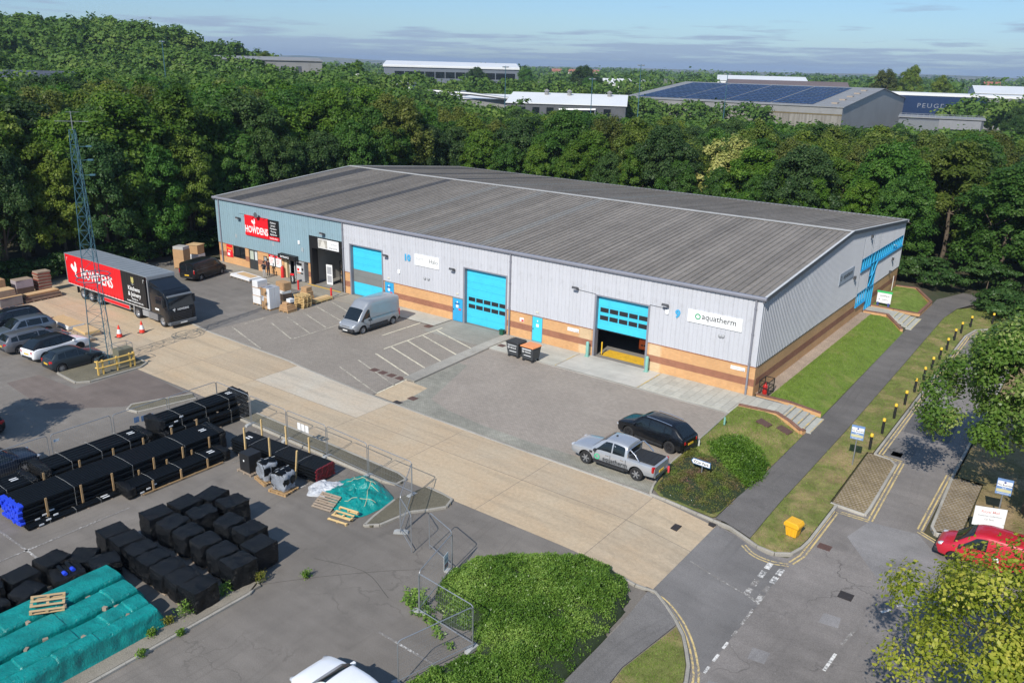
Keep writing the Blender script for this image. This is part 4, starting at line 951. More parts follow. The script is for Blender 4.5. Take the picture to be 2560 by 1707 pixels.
def body_ring(hw, zb, zt, cr):
    h = zt-zb
    half = [(.80*hw, zb), (.93*hw, zb+.05*h+.02), (.985*hw, zb+.28*h), (hw, zb+.55*h), (.985*hw, zb+.80*h), (.95*hw, zt-.05*h), (.87*hw, zt), (.45*hw, zt+cr*.8)]
    return half+[(0, zt+cr)]+[(-y, z) for y, z in reversed(half)]+[(0, zb)]
def top_ring(hb, zb, ht, zt, cr):
    k = zt-zb
    half = [(hb, zb), (hb-(hb-ht)*.28, zb+.34*k), (hb-(hb-ht)*.66, zb+.70*k), (ht, zb+.90*k), (ht*.93, zb+.975*k), (ht*.75, zt+cr*.35), (ht*.4, zt+cr*.85)]
    return half+[(0, zt+cr)]+[(-y, z) for y, z in reversed(half)]+[(0, zb)]
def vehicle(name, label, cat, loc, rz, low, up, wb, xr, r, wd, hwt, paintm, roofm=None, wins=(), ws=None, rg=None, rim=None, spokes=6, lamps=True, plate=None, extra=None, group=None, mirror=True, head=None, tail=None, arch=None, sill=True):
    """low: stations (x, halfwidth, z bottom, z top, crown); up: (x, base halfwidth, base z, top halfwidth, top z, crown)."""
    root = thing(name, label, cat, (loc[0], loc[1], loc[2] if len(loc) > 2 else zgf(loc[0], loc[1])), rz, group)
    mb, lv = loft(low, body_ring); me = mb.mesh('body', [paintm, m_plas], 38)
    tmp = link('tmp', me); arch = arch or r*1.17
    cut = MB()
    for x in (xr, xr+wb):
        for s in (1, -1): cut.lathe([(arch, s*.34*low[2][1]), (arch, s*1.3*low[2][1])] if s > 0 else [(arch, -1.3*low[2][1]), (arch, -.34*low[2][1])], 22, 1, (x, 0, r*1.02), 'y')
    co = cut.build('cut', [m_plas, m_plas])
    md = tmp.modifiers.new('b', 'BOOLEAN'); md.operation = 'DIFFERENCE'; md.object = co; md.solver = 'EXACT'
    dg = bpy.context.evaluated_depsgraph_get(); nm = bpy.data.meshes.new_from_object(tmp.evaluated_get(dg))
    bpy.data.objects.remove(tmp); bpy.data.objects.remove(co)
    if len(nm.polygons) < 50: nm = me
    nm.name = 'body'; body = link('body', nm, root)
    gb, uv = loft(up, top_ring); roof = gb.build('cabin', [roofm or paintm], root, 42)
    def upat(x):
        hb, zb, ht, zt, cr = uv(x); return hb, zb, ht, zt, cr
    def side(x, s):
        hb, zb, ht, zt, cr = upat(x); k = zt-zb
        ss = [0, .34, .70, .90]; yy = [hb, hb-(hb-ht)*.28, hb-(hb-ht)*.66, ht]
        return float(np.interp(s, ss, yy)), zb+s*k
    for poly in wins:                                  # polygons in (x, share of cabin height)
        for sg in (1, -1):
            n = len(poly); pts = []
            for (x0, s0), (x1, s1) in zip(poly, poly[1:]+poly[:1]):
                for k in range(3): pts.append((x0+(x1-x0)*k/3, s0+(s1-s0)*k/3))
            cx, cs = sum(p[0] for p in pts)/len(pts), sum(p[1] for p in pts)/len(pts); mbw = MB(); vs = []
            for q in (1.0, .5, 0.0):
                for x, s in pts:
                    xx, s2 = cx+(x-cx)*q, cs+(s-cs)*q; y, z = side(xx, s2); vs.append((xx, sg*(y+.006), z+.002))
            k = len(pts); fs = [(j*k+i, j*k+(i+1) % k, (j+1)*k+(i+1) % k, (j+1)*k+i) for j in range(2) for i in range(k)]
            mbw.add(vs, fs).build('side_window', m_cglass, root, 60)
    def topglass(nm_, x0, x1, v, zoff=.012):
        mbw = MB(); n = 6; vs = []
        for j in range(n+1):
            x = x0+(x1-x0)*j/n; hb, zb, ht, zt, cr = upat(x); e = .02; z2 = upat(x+e)[3]+upat(x+e)[4]; z1 = upat(x-e)[3]+upat(x-e)[4]; sl = (z2-z1)/(2*e); nn = math.hypot(sl, 1)
            for i in range(9):
                t_ = -v+2*v*i/8; a = abs(t_)
                zz = float(np.interp(a, [0, .4, .75, .93, 1], [zt+cr, zt+cr*.85, zt+cr*.35, zb+.975*(zt-zb), zb+.9*(zt-zb)]))
                vs.append((x-sl/nn*zoff, t_*ht, zz+zoff/nn))
        mbw.add(vs, [(j*9+i, j*9+i+1, (j+1)*9+i+1, (j+1)*9+i) for j in range(n) for i in range(8)]).build(nm_, m_cglass, root, 60)
    if ws: topglass('windscreen', ws[0], ws[1], ws[2] if len(ws) > 2 else .9)
    if rg: topglass('rear_window', rg[0], rg[1], rg[2] if len(rg) > 2 else .85)
    for x in (xr, xr+wb):
        for s in (1, -1): add_wheel(root, x, s*hwt, r, wd, rim or m_rim, spokes)
    xf = low[-1][0]; xb = low[0][0]
    hx = head or (xf-.20, .72*low[3][1], .66, .26, .16, .09)      # x, y, z, halflen, halfwidth, halfheight
    tx = tail or (xb+.10, .78*low[1][1], .82, .10, .14, .10)
    if lamps:
        for s in (1, -1):
            hl = MB().lathe([(.02, -1), (.7, -.75), (1, -.1), (.95, .4), (.5, .85), (.02, 1)], 12); me_ = hl.mesh('headlight', m_head, 60); me_.transform(Matrix.Translation((hx[0], s*hx[1], hx[2])) @ Matrix.Rotation(s*.45, 4, 'Z') @ Matrix.Diagonal((hx[3], hx[4], hx[5], 1))); link('headlight', me_, root)
            tl = MB().box(-1, 1, -1, 1, -1, 1); me_ = bez(tl.mesh('tail_light', m_tail), .25, 2); me_.transform(Matrix.Translation((tx[0], s*tx[1], tx[2])) @ Matrix.Rotation(-s*.35, 4, 'Z') @ Matrix.Diagonal((tx[3], tx[4], tx[5], 1))); link('tail_light', me_, root)
    if plate:
        MB().box(xf-.015, xf+.018, -.26, .26, plate[0], plate[0]+.11).build('number_plate', m_platew, root); MB().box(xb-.018, xb+.015, -.26, .26, plate[1], plate[1]+.11).build('number_plate', m_platey, root)
    gr = MB().box(xf-.05, xf+.006, -.42*low[-1][1], .42*low[-1][1], low[-1][2]+.05, low[-1][2]+.19).build('grille', m_plas, root)
    if sill:
        zb_ = lv(xr+wb/2)[1]; hw_ = lv(xr+wb/2)[0]
        for s in (1, -1): MB().box(xr+arch+.04, xr+wb-arch-.04, s*(hw_-.05)-.03, s*(hw_-.05)+.045, zb_-.02, zb_+.13).build('sill', m_plas, root)
        MB().box(xb-.012, xb+.1, -.72*low[1][1], .72*low[1][1], low[0][2]-.06, low[0][2]+.10).build('rear_valance', m_plas, root)
    if mirror:
        x = ws[1]-.32 if ws else 0
        hb, zb, ht, zt, cr = upat(x)
        for s in (1, -1):
            mm = bez(MB().box(-.06, .08, -.1, .1, -.06, .07).mesh('wing_mirror', paintm if mirror is True else m_plas), .03, 2); link('wing_mirror', mm, root, (x, s*(hb+.11), zb+.09))
    if extra: extra(root, lv, upat, side)
    return root
def hatch(L_, W_, H_, wb, roofdrop=.06, belt=.93, hood=.9, zb=.2, rr=.33, rear_rake=.35, boot=.0):
    h = L_/2; w2 = W_/2; xr = -wb/2-.03
    low = [(-h, .80*w2, .40, belt-.13, .0), (-h+.07, .91*w2, .30, belt-.03, .01), (-h+.55, w2, zb, belt+.03, .02), (0, w2, zb, belt+.01, .02), (h-1.15, w2, zb, hood+.02, .03), (h-.55, .98*w2, zb+.01, hood-.06, .04), (h-.16, .92*w2, .24, hood-.14, .03), (h-.03, .82*w2, .28, hood-.24, .015), (h, .70*w2, .34, hood-.36, .01)]
    xr0 = -h+.10+boot; xr1 = xr0+rear_rake+.12; xf0 = h-1.02; xf1 = xf0-.78
    up = [(xr0, .86*w2, belt-.04, .76*w2, belt+.03, .0), (xr1, .93*w2, belt-.04, .70*w2, H_-roofdrop-.04, .03), (-.35, .95*w2, belt-.04, .72*w2, H_-.03, .03), (xf1, .93*w2, belt-.05, .70*w2, H_-.06, .03), (xf0, .90*w2, hood-.07, .80*w2, hood+.03, .01)]
    wn = [[(xr1-.02, .22), (xr1+.05, .80), (xr1+.45, .86), (xr1+.45, .16)], [(xr1+.53, .16), (xr1+.53, .86), (-.02, .88), (-.02, .16)], [(.06, .16), (.06, .88), (xf1-.06, .86), (xf0-.30, .25), (xf0-.34, .16)]]
    if xr1+.53 > -.3: wn = [[(xr1, .2), (xr1+.06, .8), (-.02, .86), (-.02, .16)], wn[2]]
    return dict(low=low, up=up, wb=wb, xr=xr, r=rr, wd=.21, hwt=w2-.115, wins=wn, ws=(xf1+.02, xf0-.03, .92), rg=(xr0+.06, xr1-.02, .86), plate=(.40, .62))
HPI = math.pi/2
def estate_rails(root, lv, upat, side):
    for s in (1, -1):
        P = [(x, s*(upat(x)[2]*.93), upat(x)[3]+.045) for x in np.linspace(-1.4, .35, 7)]
        MB().path(P, .022, 6).build('roof_rail', m_chrome, root)
# parked row on the left
vehicle('parked_car', 'small dark grey hatchback parked beside the mast island', 'car', (-40.45, -26.4), HPI, paintm=carpaint('paint_slate', (.03, .042, .052), .3), rim=m_rimst, spokes=9, **hatch(3.84, 1.74, 1.5, 2.45, belt=.95))
vehicle('parked_car', 'white crossover with a black roof in the parked row', 'car', (-43.75, -26.05), HPI+R(7), paintm=carpaint('paint_white', (.80, .81, .83)), roofm=carpaint('paint_black', (.008, .009, .011)), rim=m_rimd, spokes=5, **hatch(4.45, 1.86, 1.62, 2.68, belt=1.02, hood=1.0, zb=.26, rr=.36, rear_rake=.65))
vehicle('parked_car', 'grey estate with long side glass beside the white crossover', 'car', (-46.65, -26.25), HPI, paintm=carpaint('paint_grey', (.16, .165, .18), .5), rim=m_rim, spokes=5, extra=estate_rails, **hatch(4.85, 1.85, 1.49, 2.87, belt=.96, rear_rake=.28))
vehicle('parked_car', 'blue grey car parked nose out between estate and black suv', 'car', (-49.5, -25.75), -HPI, paintm=carpaint('paint_bluegrey', (.15, .18, .22), .5), rim=m_rim, spokes=5, **hatch(4.45, 1.85, 1.66, 2.7, belt=1.02, hood=1.0, zb=.26, rr=.36, rear_rake=.4))
vehicle('parked_car', 'black suv with a bright window line at the far left', 'car', (-52.25, -25.55), -HPI, paintm=carpaint('paint_navy', (.012, .016, .025), .2), rim=m_rim, spokes=5, extra=estate_rails, **hatch(4.75, 1.9, 1.72, 2.8, belt=1.04, hood=1.02, zb=.27, rr=.37, rear_rake=.35))
vehicle('parked_car', 'black car at the left edge, only its tail in view', 'car', (-34.05, -35.4), math.pi, paintm=carpaint('paint_black', (.008, .009, .011)), rim=m_rim, spokes=7, **hatch(4.1, 1.78, 1.5, 2.55))
vehicle('parked_car', 'dark blue car close behind the temporary fence', 'car', (-27.15, -37.4), HPI, paintm=carpaint('paint_midnight', (.012, .022, .045), .3), rim=m_rim, spokes=7, **hatch(4.3, 1.8, 1.5, 2.6))
# white saloon in the foreground
vehicle('parked_car', 'white car nosing into the foreground below the yard', 'car', (.15, -37.35, -.02), math.pi-R(3), paintm=carpaint('paint_white', (.80, .81, .83)), rim=m_rim, spokes=5, **hatch(4.55, 1.83, 1.45, 2.75, belt=.93, hood=.92, rear_rake=.9, boot=.1))
# black suv beside the pickup
def suv_extra(root, lv, upat, side):
    estate_rails(root, lv, upat, side)
    MB().box(-2.36, -2.28, -.6, .6, .72, .79).build('light_bar', m_tail, root)
sp = hatch(4.72, 1.92, 1.68, 2.92, belt=1.05, hood=1.04, zb=.27, rr=.38, rear_rake=.62)
vehicle('parked_suv', 'glossy black suv parked beside the silver pickup', 'suv', (-1.85, -10.72), math.pi+R(-7), paintm=carpaint('paint_gloss_black', (.006, .007, .009), 0, .2), rim=m_rimd, spokes=6, extra=suv_extra, **sp)
# silver pickup
def pick_extra(root, lv, upat, side):
    silver = carpaint('paint_silver', (.44, .46, .49), .45, .3)
    # load bed: liner recess under a soft cover, tailgate line, sports bar
    cov = MB().box(-2.55, -1.02, -.70, .70, 1.10, 1.175).build('bed_cover', mat('bed_cover', (.018, .02, .023), .8, 0, .2, 3, .6, 50), root)
    for x in (-2.1, -1.6): MB().bar((x, -.7, 1.178), (x, .7, 1.178), .02, .012).build('cover_bow', mat('bed_cover', (.018, .02, .023)), cov)
    for s in (1, -1):
        MB().path([(-.98, s*.80, 1.10), (-1.0, s*.78, 1.55), (-1.12, s*.77, 1.62), (-1.45, s*.80, 1.42), (-1.72, s*.84, 1.14)], .04, 8).build('roll_bar', m_chrome, root, 50)
    MB().path([(-1.03, -.78, 1.58), (-1.03, 0, 1.60), (-1.03, .78, 1.58)], .035, 8).build('roll_bar', m_chrome, root, 50)
    MB().box(-1.02, -.99, -.6, .6, 1.25, 1.58).build('rear_window', m_cglass, root)
    for s in (1, -1):
        st = MB().box(-.95, 1.0, s*.93-.11, s*.93+.11, .36, .42).build('side_step', m_plas, root); bez(st.data, .02)
        MB().box(1.18, 1.36, s*.935-.006, s*.935+.012, .82, .94).build('side_vent', m_black, root)
        for x in (.12, -.82): MB().box(x, x+.2, s*.955-.012, s*.955+.012, .92, .955).build('door_handle', m_chrome, root)
        for x in (1.02, .02, -.95): MB().box(x, x+.012, s*.948-.006, s*.948+.012, .48, 1.02).build('door_seam', m_black, root)
    MB().box(-2.71, -2.62, -.75, .75, .42, .58).build('rear_bumper', m_chrome, root)
    MB().box(-2.672, -2.655, -.3, .3, .60, .69).build('number_plate', m_platey, root)
    lt = text('lettering', 'aquatherm', .36, m_ink, root, .008); lt.location = (-.3, .972, .60); lt.rotation_euler = (R(90), 0, math.pi)
    ring = MB().lathe([(.10, -.004), (.17, -.004), (.17, .004), (.10, .004), (.10, -.004)], 20, 0, (.84, .966, .72), 'y').build('logo_ring', mat('logo_mint', (.1, .5, .28), .4), root)
    MB().box(.1, .2, -.05, .05, 1.80, 1.86).build('roof_aerial', m_black, root)
plow = [(-2.68, .84, .46, 1.06, .0), (-2.60, .90, .42, 1.10, .0), (-1.9, .94, .40, 1.10, .0), (-1.0, .94, .38, 1.10, .0), (0, .94, .38, 1.06, .01), (1.0, .94, .38, 1.08, .03), (1.9, .93, .38, 1.04, .05), (2.45, .90, .42, .98, .05), (2.62, .80, .46, .82, .03), (2.68, .70, .5, .70, 0)]
pup = [(-1.02, .88, 1.0, .72, 1.12, 0), (-.92, .90, 1.0, .70, 1.72, .03), (-.2, .92, 1.0, .71, 1.79, .03), (.45, .91, 1.0, .69, 1.76, .03), (1.32, .88, 1.0, .78, 1.10, .02)]
vehicle('pickup_truck', 'silver double-cab pickup with a black load cover by the flower bed', 'pickup', (-1.98, -15.12), math.pi, plow, pup, 3.22, -1.62, .385, .25, .82, carpaint('paint_silver', (.44, .46, .49), .45, .3),
        wins=[[(-.82, .2), (-.80, .84), (-.08, .87), (-.08, .18)], [(.0, .18), (.0, .87), (.42, .85), (.95, .3), (.98, .18)]], ws=(.47, 1.29, .92), rim=m_rim, spokes=6, plate=(.5, .6), extra=pick_extra, head=(2.5, .66, .86, .2, .18, .11), tail=(-2.6, .84, .92, .06, .09, .17), arch=.47, mirror=m_plas)
# panel vans
def van_extra(side_trim=True, ladder=False, plas_bump=True, sym='bars'):
    def f(root, lv, upat, side):
        hw = lv(0)[0]; xs_b = (lv(-1e9) if False else None)
        for s in (1, -1):
            if side_trim: MB().box(-1.15, .95, s*hw-.02, s*hw+.015, .46, .62).build('side_moulding', m_plas, root)
            for x in (.72, .95): MB().box(x, x+.1, s*(hw)-.015, s*(hw)+.02, .98, 1.12).build('door_handle', m_plas, root)
            MB().box(.86, .872, s*hw-.012, s*hw+.008, .65, 1.35).build('door_seam', m_plas, root)
            MB().box(-2.1, .8, s*(hw-.004)-.012, s*(hw-.004)+.01, 1.18, 1.2).build('body_crease', m_trimd, root)
    return f
vlow = [(-2.68, .95, .42, 1.18, .0), (-2.62, .99, .32, 1.22, .0), (-1.8, 1.02, .26, 1.24, .0), (0, 1.02, .26, 1.24, .0), (.9, 1.02, .26, 1.22, .0), (1.6, 1.01, .26, 1.12, .03), (2.25, .97, .26, 1.0, .05), (2.6, .84, .28, .82, .04), (2.72, .68, .34, .66, .01)]
vup = [(-2.66, .97, 1.15, .90, 2.40, .03), (-2.2, 1.02, 1.15, .88, 2.50, .04), (0, 1.02, 1.15, .88, 2.52, .04), (.75, 1.01, 1.15, .87, 2.48, .05), (1.15, 1.0, 1.13, .84, 2.18, .04), (1.45, .99, 1.1, .83, 1.93, .03), (2.12, .94, .98, .84, 1.08, .02)]
def silver_extra(root, lv, upat, side):
    van_extra()(root, lv, upat, side)
    bez(MB().box(2.45, 2.76, -.86, .86, .28, .60).build('front_bumper', m_plas, root).data, .08, 2); MB().box(2.69, 2.72, -.45, .45, .70, .76).build('badge_bar', m_chrome, root)
    MB().box(2.755, 2.775, -.26, .26, .36, .46).build('number_plate', m_platew, root)
    bez(MB().box(-2.76, -2.5, -.97, .97, .34, .60).build('rear_bumper', m_plas, root).data, .05, 2)
vehicle('panel_van', 'silver high-roof panel van parked in the marked bays', 'van', (-31.2, -6.15), -HPI+R(1), vlow, vup, 3.53, -1.85, .34, .22, .87, carpaint('paint_silver_van', (.33, .35, .375), .35, .35), wins=[[(.86, .10), (.86, .58), (1.05, .70), (1.30, .60), (1.86, .2), (1.8, .10)]], ws=(1.42, 2.10, .94), rim=m_rimst, spokes=0, extra=silver_extra, head=(2.36, .76, .82, .26, .13, .12), tail=(-2.64, .94, 1.0, .05, .06, .3), mirror=m_plas, arch=.42)
blow = [(-2.48, .90, .42, 1.05, .0), (-2.42, .95, .32, 1.1, .0), (-1.6, .98, .26, 1.12, .0), (0, .98, .26, 1.12, .0), (.9, .98, .26, 1.1, .0), (1.5, .97, .26, 1.05, .03), (2.05, .94, .26, .96, .05), (2.38, .84, .28, .82, .04), (2.5, .68, .34, .66, .01)]
bup = [(-2.45, .93, 1.05, .84, 1.85, .03), (-2.2, .97, 1.05, .82, 1.92, .04), (0, .98, 1.05, .82, 1.94, .04), (.7, .97, 1.05, .80, 1.90, .04), (1.0, .96, 1.05, .79, 1.82, .03), (1.85, .92, .96, .82, 1.05, .02)]
def black_extra(root, lv, upat, side):
    van_extra(False)(root, lv, upat, side)
    for s in (1, -1): MB().box(-2.475, -2.46, s*.42-.33, s*.42+.33, 1.2, 1.62).build('rear_window', m_cglass, root)
    MB().box(-2.478, -2.465, -.01, .01, .6, 1.8).build('door_seam', m_trimd, root)
vehicle('panel_van', 'black panel van backed towards the yard at the shop corner', 'van', (-56.15, -5.2), HPI+R(16), blow, bup, 3.1, -1.5, .33, .22, .83, carpaint('paint_black', (.008, .009, .011)), wins=[[(.55, .12), (.55, .86), (.85, .84), (1.5, .3), (1.55, .14)]], ws=(1.02, 1.83, .92), rim=m_rimst, spokes=5, extra=black_extra, tail=(-2.45, .9, 1.05, .04, .05, .2), plate=(.42, .62))
rlow = [(-2.12, .82, .42, 1.0, .0), (-2.06, .88, .3, 1.04, .0), (-1.4, .90, .24, 1.05, .0), (0, .90, .24, 1.05, .0), (.7, .90, .24, 1.02, .02), (1.3, .88, .24, .98, .04), (1.8, .82, .25, .88, .05), (2.06, .70, .28, .74, .03), (2.15, .55, .34, .58, .01)]
rup = [(-2.1, .84, 1.0, .76, 1.72, .02), (-1.8, .88, 1.0, .74, 1.8, .04), (0, .89, 1.0, .74, 1.82, .04), (.3, .88, 1.0, .72, 1.78, .03), (.62, .87, 1.0, .71, 1.68, .03), (1.42, .83, .95, .74, 1.03, .02)]
def red_extra(root, lv, upat, side):
    bez(MB().box(1.84, 2.2, -.72, .72, .27, .56).build('front_bumper', m_plas, root).data, .07, 2)
    for s in (1, -1): MB().box(-.55, -.3, s*.895-.01, s*.895+.012, 1.0-.2, 1.0).build('white_crest', m_white_p, root)
    for s in (1, -1): MB().box(-.25, -.238, s*.9-.01, s*.9+.008, .5, 1.0).build('door_seam', mat('red_seam', (.35, .01, .02)), root)
vehicle('delivery_van', 'red delivery van half hidden by the roadside tree', 'van', (16.15, -11.62, zgf(16, -11.6)), math.pi, rlow, rup, 2.69, -1.42, .31, .2, .74, carpaint('paint_post_red', (.50, .012, .03), 0, .35), wins=[[(.02, .14), (.02, .84), (.5, .82), (1.1, .3), (1.12, .15)]], ws=(.64, 1.40, .92), rim=m_rimd, spokes=0, extra=red_extra, head=(1.86, .62, .78, .22, .13, .11), mirror=m_plas)
# --- articulated lorry: tractor and curtain-sided trailer, coupled
trl = thing('curtain_trailer', 'red and black curtain-sided trailer coupled to the black tractor', 'trailer', (-52.4, -16.08, 0), 0)
m_curt = mat('red_curtain', (.68, .010, .016), .5, 0, .06, .8); m_curb = mat('black_curtain', (.012, .013, .014), .5, 0, .1, .8); m_troof = mat('trailer_roof', (.21, .235, .26), .5, 0, .1, 1.2); m_tfr = mat('trailer_frame', (.33, .345, .36), .45, .2, .1, 2)
def curtain(name, x0, x1, m):
    mb = MB(); n = int((x1-x0)/.12); vs = []
    for s in (1, -1):
        mb = MB(); vs = []
        for z in (1.18, 3.93):
            vs += [(x0+(x1-x0)*i/n, s*(1.265+.006*math.sin(i*1.9)), z) for i in range(n+1)]
        mb.add(vs, [(i, i+1, n+2+i, n+1+i) for i in range(n)]).build(name, m, trl)
curtain('side_curtain', -6.75, 2.75, m_curt); curtain('side_curtain', 2.75, 6.45, m_curb)
tb = MB(); tb.box(-6.8, 6.8, -1.24, 1.24, 1.08, 1.18); tb.build('load_deck', m_tfr, trl)
rf = MB()
for i in range(34): rf.box(-6.8+i*.4, -6.8+(i+1)*.4-.02, -1.25, 1.25, 3.90, 3.97+.012*(i % 2))
rf.box(-6.8, 6.8, -1.28, -1.2, 3.93, 3.99); rf.box(-6.8, 6.8, 1.2, 1.28, 3.93, 3.99); rf.build('roof', m_troof, trl)
MB().box(-6.85, -6.78, -1.27, 1.27, 1.1, 3.97).build('rear_doors', m_tfr, trl)
hb_ = MB(); hb_.box(6.72, 6.8, -1.26, 1.26, 1.1, 2.6); hb_.box(6.72, 6.8, -1.26, -.95, 2.6, 3.9); hb_.box(6.72, 6.8, .95, 1.26, 2.6, 3.9); hb_.box(6.7, 6.84, -1.26, 1.26, 3.7, 3.95); hb_.build('headboard', m_tfr, trl); MB().box(6.6, 6.71, -.95, .95, 2.6, 3.7).build('headboard_panel', m_black, trl)
for s in (1, -1):
    MB().box(-6.75, 6.5, s*1.27-.008, s*1.27+.008, 1.14, 1.19).build('reflective_strip', mat('reflective', (.7, .7, .68), .4), trl)
    for i in range(24): MB().box(-6.5+i*.55, -6.46+i*.55, s*1.275-.008, s*1.275+.008, 1.14, 1.38).build('curtain_strap', m_black, trl)
    sg_ = MB().box(-.85, 3.6, s*1.2-.02, s*1.2+.02, .52, .92).build('side_guard', m_tfr, trl); MB().box(-.7, 3.45, s*1.225-.008, s*1.225+.008, .57, .87).build('guard_panel', m_curt, sg_)
    for x in (-.3, 1.4, 3.1): MB().box(x, x+.07, s*1.15-.03, s*1.15+.03, .55, 1.1).build('guard_post', m_plas, sg_)
    MB().box(3.75, 3.95, s*.95-.08, s*.95+.08, .12, 1.1).build('landing_leg', m_tfr, trl)
    MB().box(-5.35, -5.3, s*1.22-.02, s*1.22+.2*(-s), .45, 1.05).build('mud_flap', m_plas, trl)
for s in (-.45, .45): MB().box(-6.6, 6.2, s-.06, s+.06, .78, 1.08).build('chassis_rail', m_plas, trl)
for x in (-1.53, -2.93, -4.33):
    MB().tube((x, -1.0, .52), (x, 1.0, .52), .08, 8).build('axle', m_plas, trl)
    for s in (1, -1): add_wheel(trl, x, s*1.08, .52, .36, m_rim, 0)
on_w = text('lettering', 'HOWDENS', 1.34, m_white_p, trl, .02, squeeze=.80); on_wall(on_w, -1.45, -1.285, 2.05)
rooster(trl, -5.85, 2.0, 1.42, -1.287, m_white_p)
for s, z, sz in (('Kitchens', 2.42, .52), ('& Joinery', 1.92, .52), ('Made by us.', 1.62, .2), ('Available through the trade only.', 1.38, .19)): on_wall(text('lettering', s, sz, m_white_p, trl, .015), 4.65, -1.285, z)
MB().prism([(4.35, 3.2), (4.55, 3.0), (4.75, 3.2), (4.75, 3.55), (4.65, 3.65), (4.6, 3.55), (4.5, 3.55), (4.45, 3.65), (4.35, 3.55)], -1.286, -1.28).build('crest', mat('crest_gold', (.45, .40, .15), .5), trl); MB().prism([(4.25, 3.05), (4.55, 2.9), (4.85, 3.05), (4.55, 2.98)], -1.286, -1.28).build('crest_ribbon', m_tfr, trl)
for x, z in ((-6.5, 3.6), (6.2, 3.6)): MB().box(x, x+.03, -1.286, -1.28, z-.25, z).build('corner_mark', m_white_p, trl); MB().box(x, x+.2, -1.287, -1.281, z, z+.03).build('corner_mark', m_white_p, trl)
trk = thing('lorry_tractor', 'black lorry cab unit coupled to the curtain-sided trailer', 'lorry', (-45.0, -16.08, 0), 0)
m_cab = carpaint('paint_lorry_black', (.008, .010, .014), 0, .22)
# side profile of the cab, extruded to width and rounded
prof = [(-.55, .95), (1.25, .95), (1.25, .45), (2.0, .40), (2.12, .55), (2.14, 1.35), (2.06, 1.75), (1.86, 2.55), (1.62, 2.92), (1.05, 3.16), (.2, 3.25), (-.55, 3.2)]
cb = MB().prism(prof, -1.22, 1.22, 'y'); cm = bez(cb.mesh('cab', m_cab, 35), .1, 3, 25); cm.polygons.foreach_set('use_smooth', [True]*len(cm.polygons)); cm.set_sharp_from_angle(angle=R(40)); link('cab', cm, trk)
dfl = MB().add([(1.3, -1.05, 3.08), (1.3, 1.05, 3.08), (-.5, 1.15, 3.2), (-.5, -1.15, 3.2), (.35, -1.0, 3.42), (.35, 1.0, 3.42), (-.55, 1.12, 3.72), (-.55, -1.12, 3.72)], [(0, 1, 5, 4), (4, 5, 6, 7), (0, 4, 7, 3), (1, 2, 6, 5), (2, 3, 7, 6), (0, 3, 2, 1)]).build('roof_deflector', m_cab, trk); bez(dfl.data, .05, 2)
for s in (1, -1):
    MB().add([(-.55, s*1.21, 1.2), (-1.05, s*1.2, 1.2), (-1.05, s*1.18, 3.4), (-.55, s*1.19, 3.6)], [(0, 1, 2, 3)]).build('side_fairing', m_cab, trk)
    MB().add([(.35, s*1.228, 1.85), (1.55, s*1.228, 1.85), (1.62, s*1.226, 2.1), (1.42, s*1.222, 2.62), (.35, s*1.222, 2.62)], [(0, 1, 2, 3, 4)]).build('side_window', m_cglass, trk)
    MB().obox((1.72, s*1.38, 2.15), (.06, 0, 0), (0, .11, 0), (0, 0, .33)).build('wing_mirror', m_plas, trk); MB().bar((1.72, s*1.2, 2.4), (1.72, s*1.38, 2.4), .05).build('mirror_arm', m_plas, trk)
    MB().box(-.9, .45, s*1.05-.2, s*1.05+.2, .42, .98).build('fuel_tank', m_rimst, trk); MB().box(-1.9, -.92, s*1.0-.2, s*1.0+.2, .45, .95).build('battery_box', m_tfr, trk)
    MB().obox((2.0, s*.98, .92), (.06, 0, 0), (.02, .16*1, 0), (0, -s*.05, .17)).build('headlight', m_head, trk)
    MB().box(.2, .75, s*1.235-.008, s*1.235+.008, 1.35, 1.5).build('door_lettering', m_white_p, trk)
    MB().path([(-3.35, s*1.05, .75), (-3.25, s*1.05, 1.05), (-2.7, s*1.05, 1.15), (-2.15, s*1.05, 1.05), (-2.05, s*1.05, .75)], .05, 6).build('mudguard', m_plas, trk)
ws_ = MB().add([(2.085, -1.1, 1.70), (2.085, 1.1, 1.70), (1.89, 1.06, 2.52), (1.89, -1.06, 2.52)], [(0, 1, 2, 3)]); me_ = ws_.mesh('windscreen', m_cglass); me_.transform(Matrix.Translation((.02, 0, 0))); link('windscreen', me_, trk)
MB().obox((1.93, 0, 2.66), (.14, 0, -.03), (0, 1.1, 0), (.02, 0, .05)).build('sun_visor', mat('visor_grey', (.12, .13, .14), .3), trk)
gl_ = MB()
for k in range(5): gl_.box(2.12, 2.165, -.85, .85, .62+k*.14, .71+k*.14)
gl_.build('grille', m_plas, trk); bez(MB().box(1.75, 2.24, -1.22, 1.22, .28, .58).build('front_bumper', mat('bumper_grey', (.10, .11, .12), .45), trk).data, .06, 2)
MB().box(2.235, 2.255, -.3, .3, .36, .47).build('number_plate', m_platew, trk); lt = text('lettering', 'HOWDENS', .24, m_white_p, trk, .02, squeeze=.85); lt.rotation_euler = (R(90), 0, R(90)); lt.location = (2.158, .1, 1.47); o = MB().prism([(a*.3, b_*.3) for a, b_ in ROOSTER], -.003, .003, 'x').build('emblem', m_white_p, trk); o.location = (2.158, -.85, 1.42)
for s in (-.42, .42): MB().box(-3.5, 1.2, s-.06, s+.06, .72, .98).build('chassis_rail', m_plas, trk)
MB().lathe([(.55, 0), (.55, .1), (.2, .12)], 16, 0, (-2.3, 0, .98)).build('fifth_wheel', m_plas, trk)
for s in (1, -1): add_wheel(trk, 1.08, s*1.06, .5, .32, m_rim, 0); add_wheel(trk, -2.69, s*1.0, .5, .5, m_rim, 0)
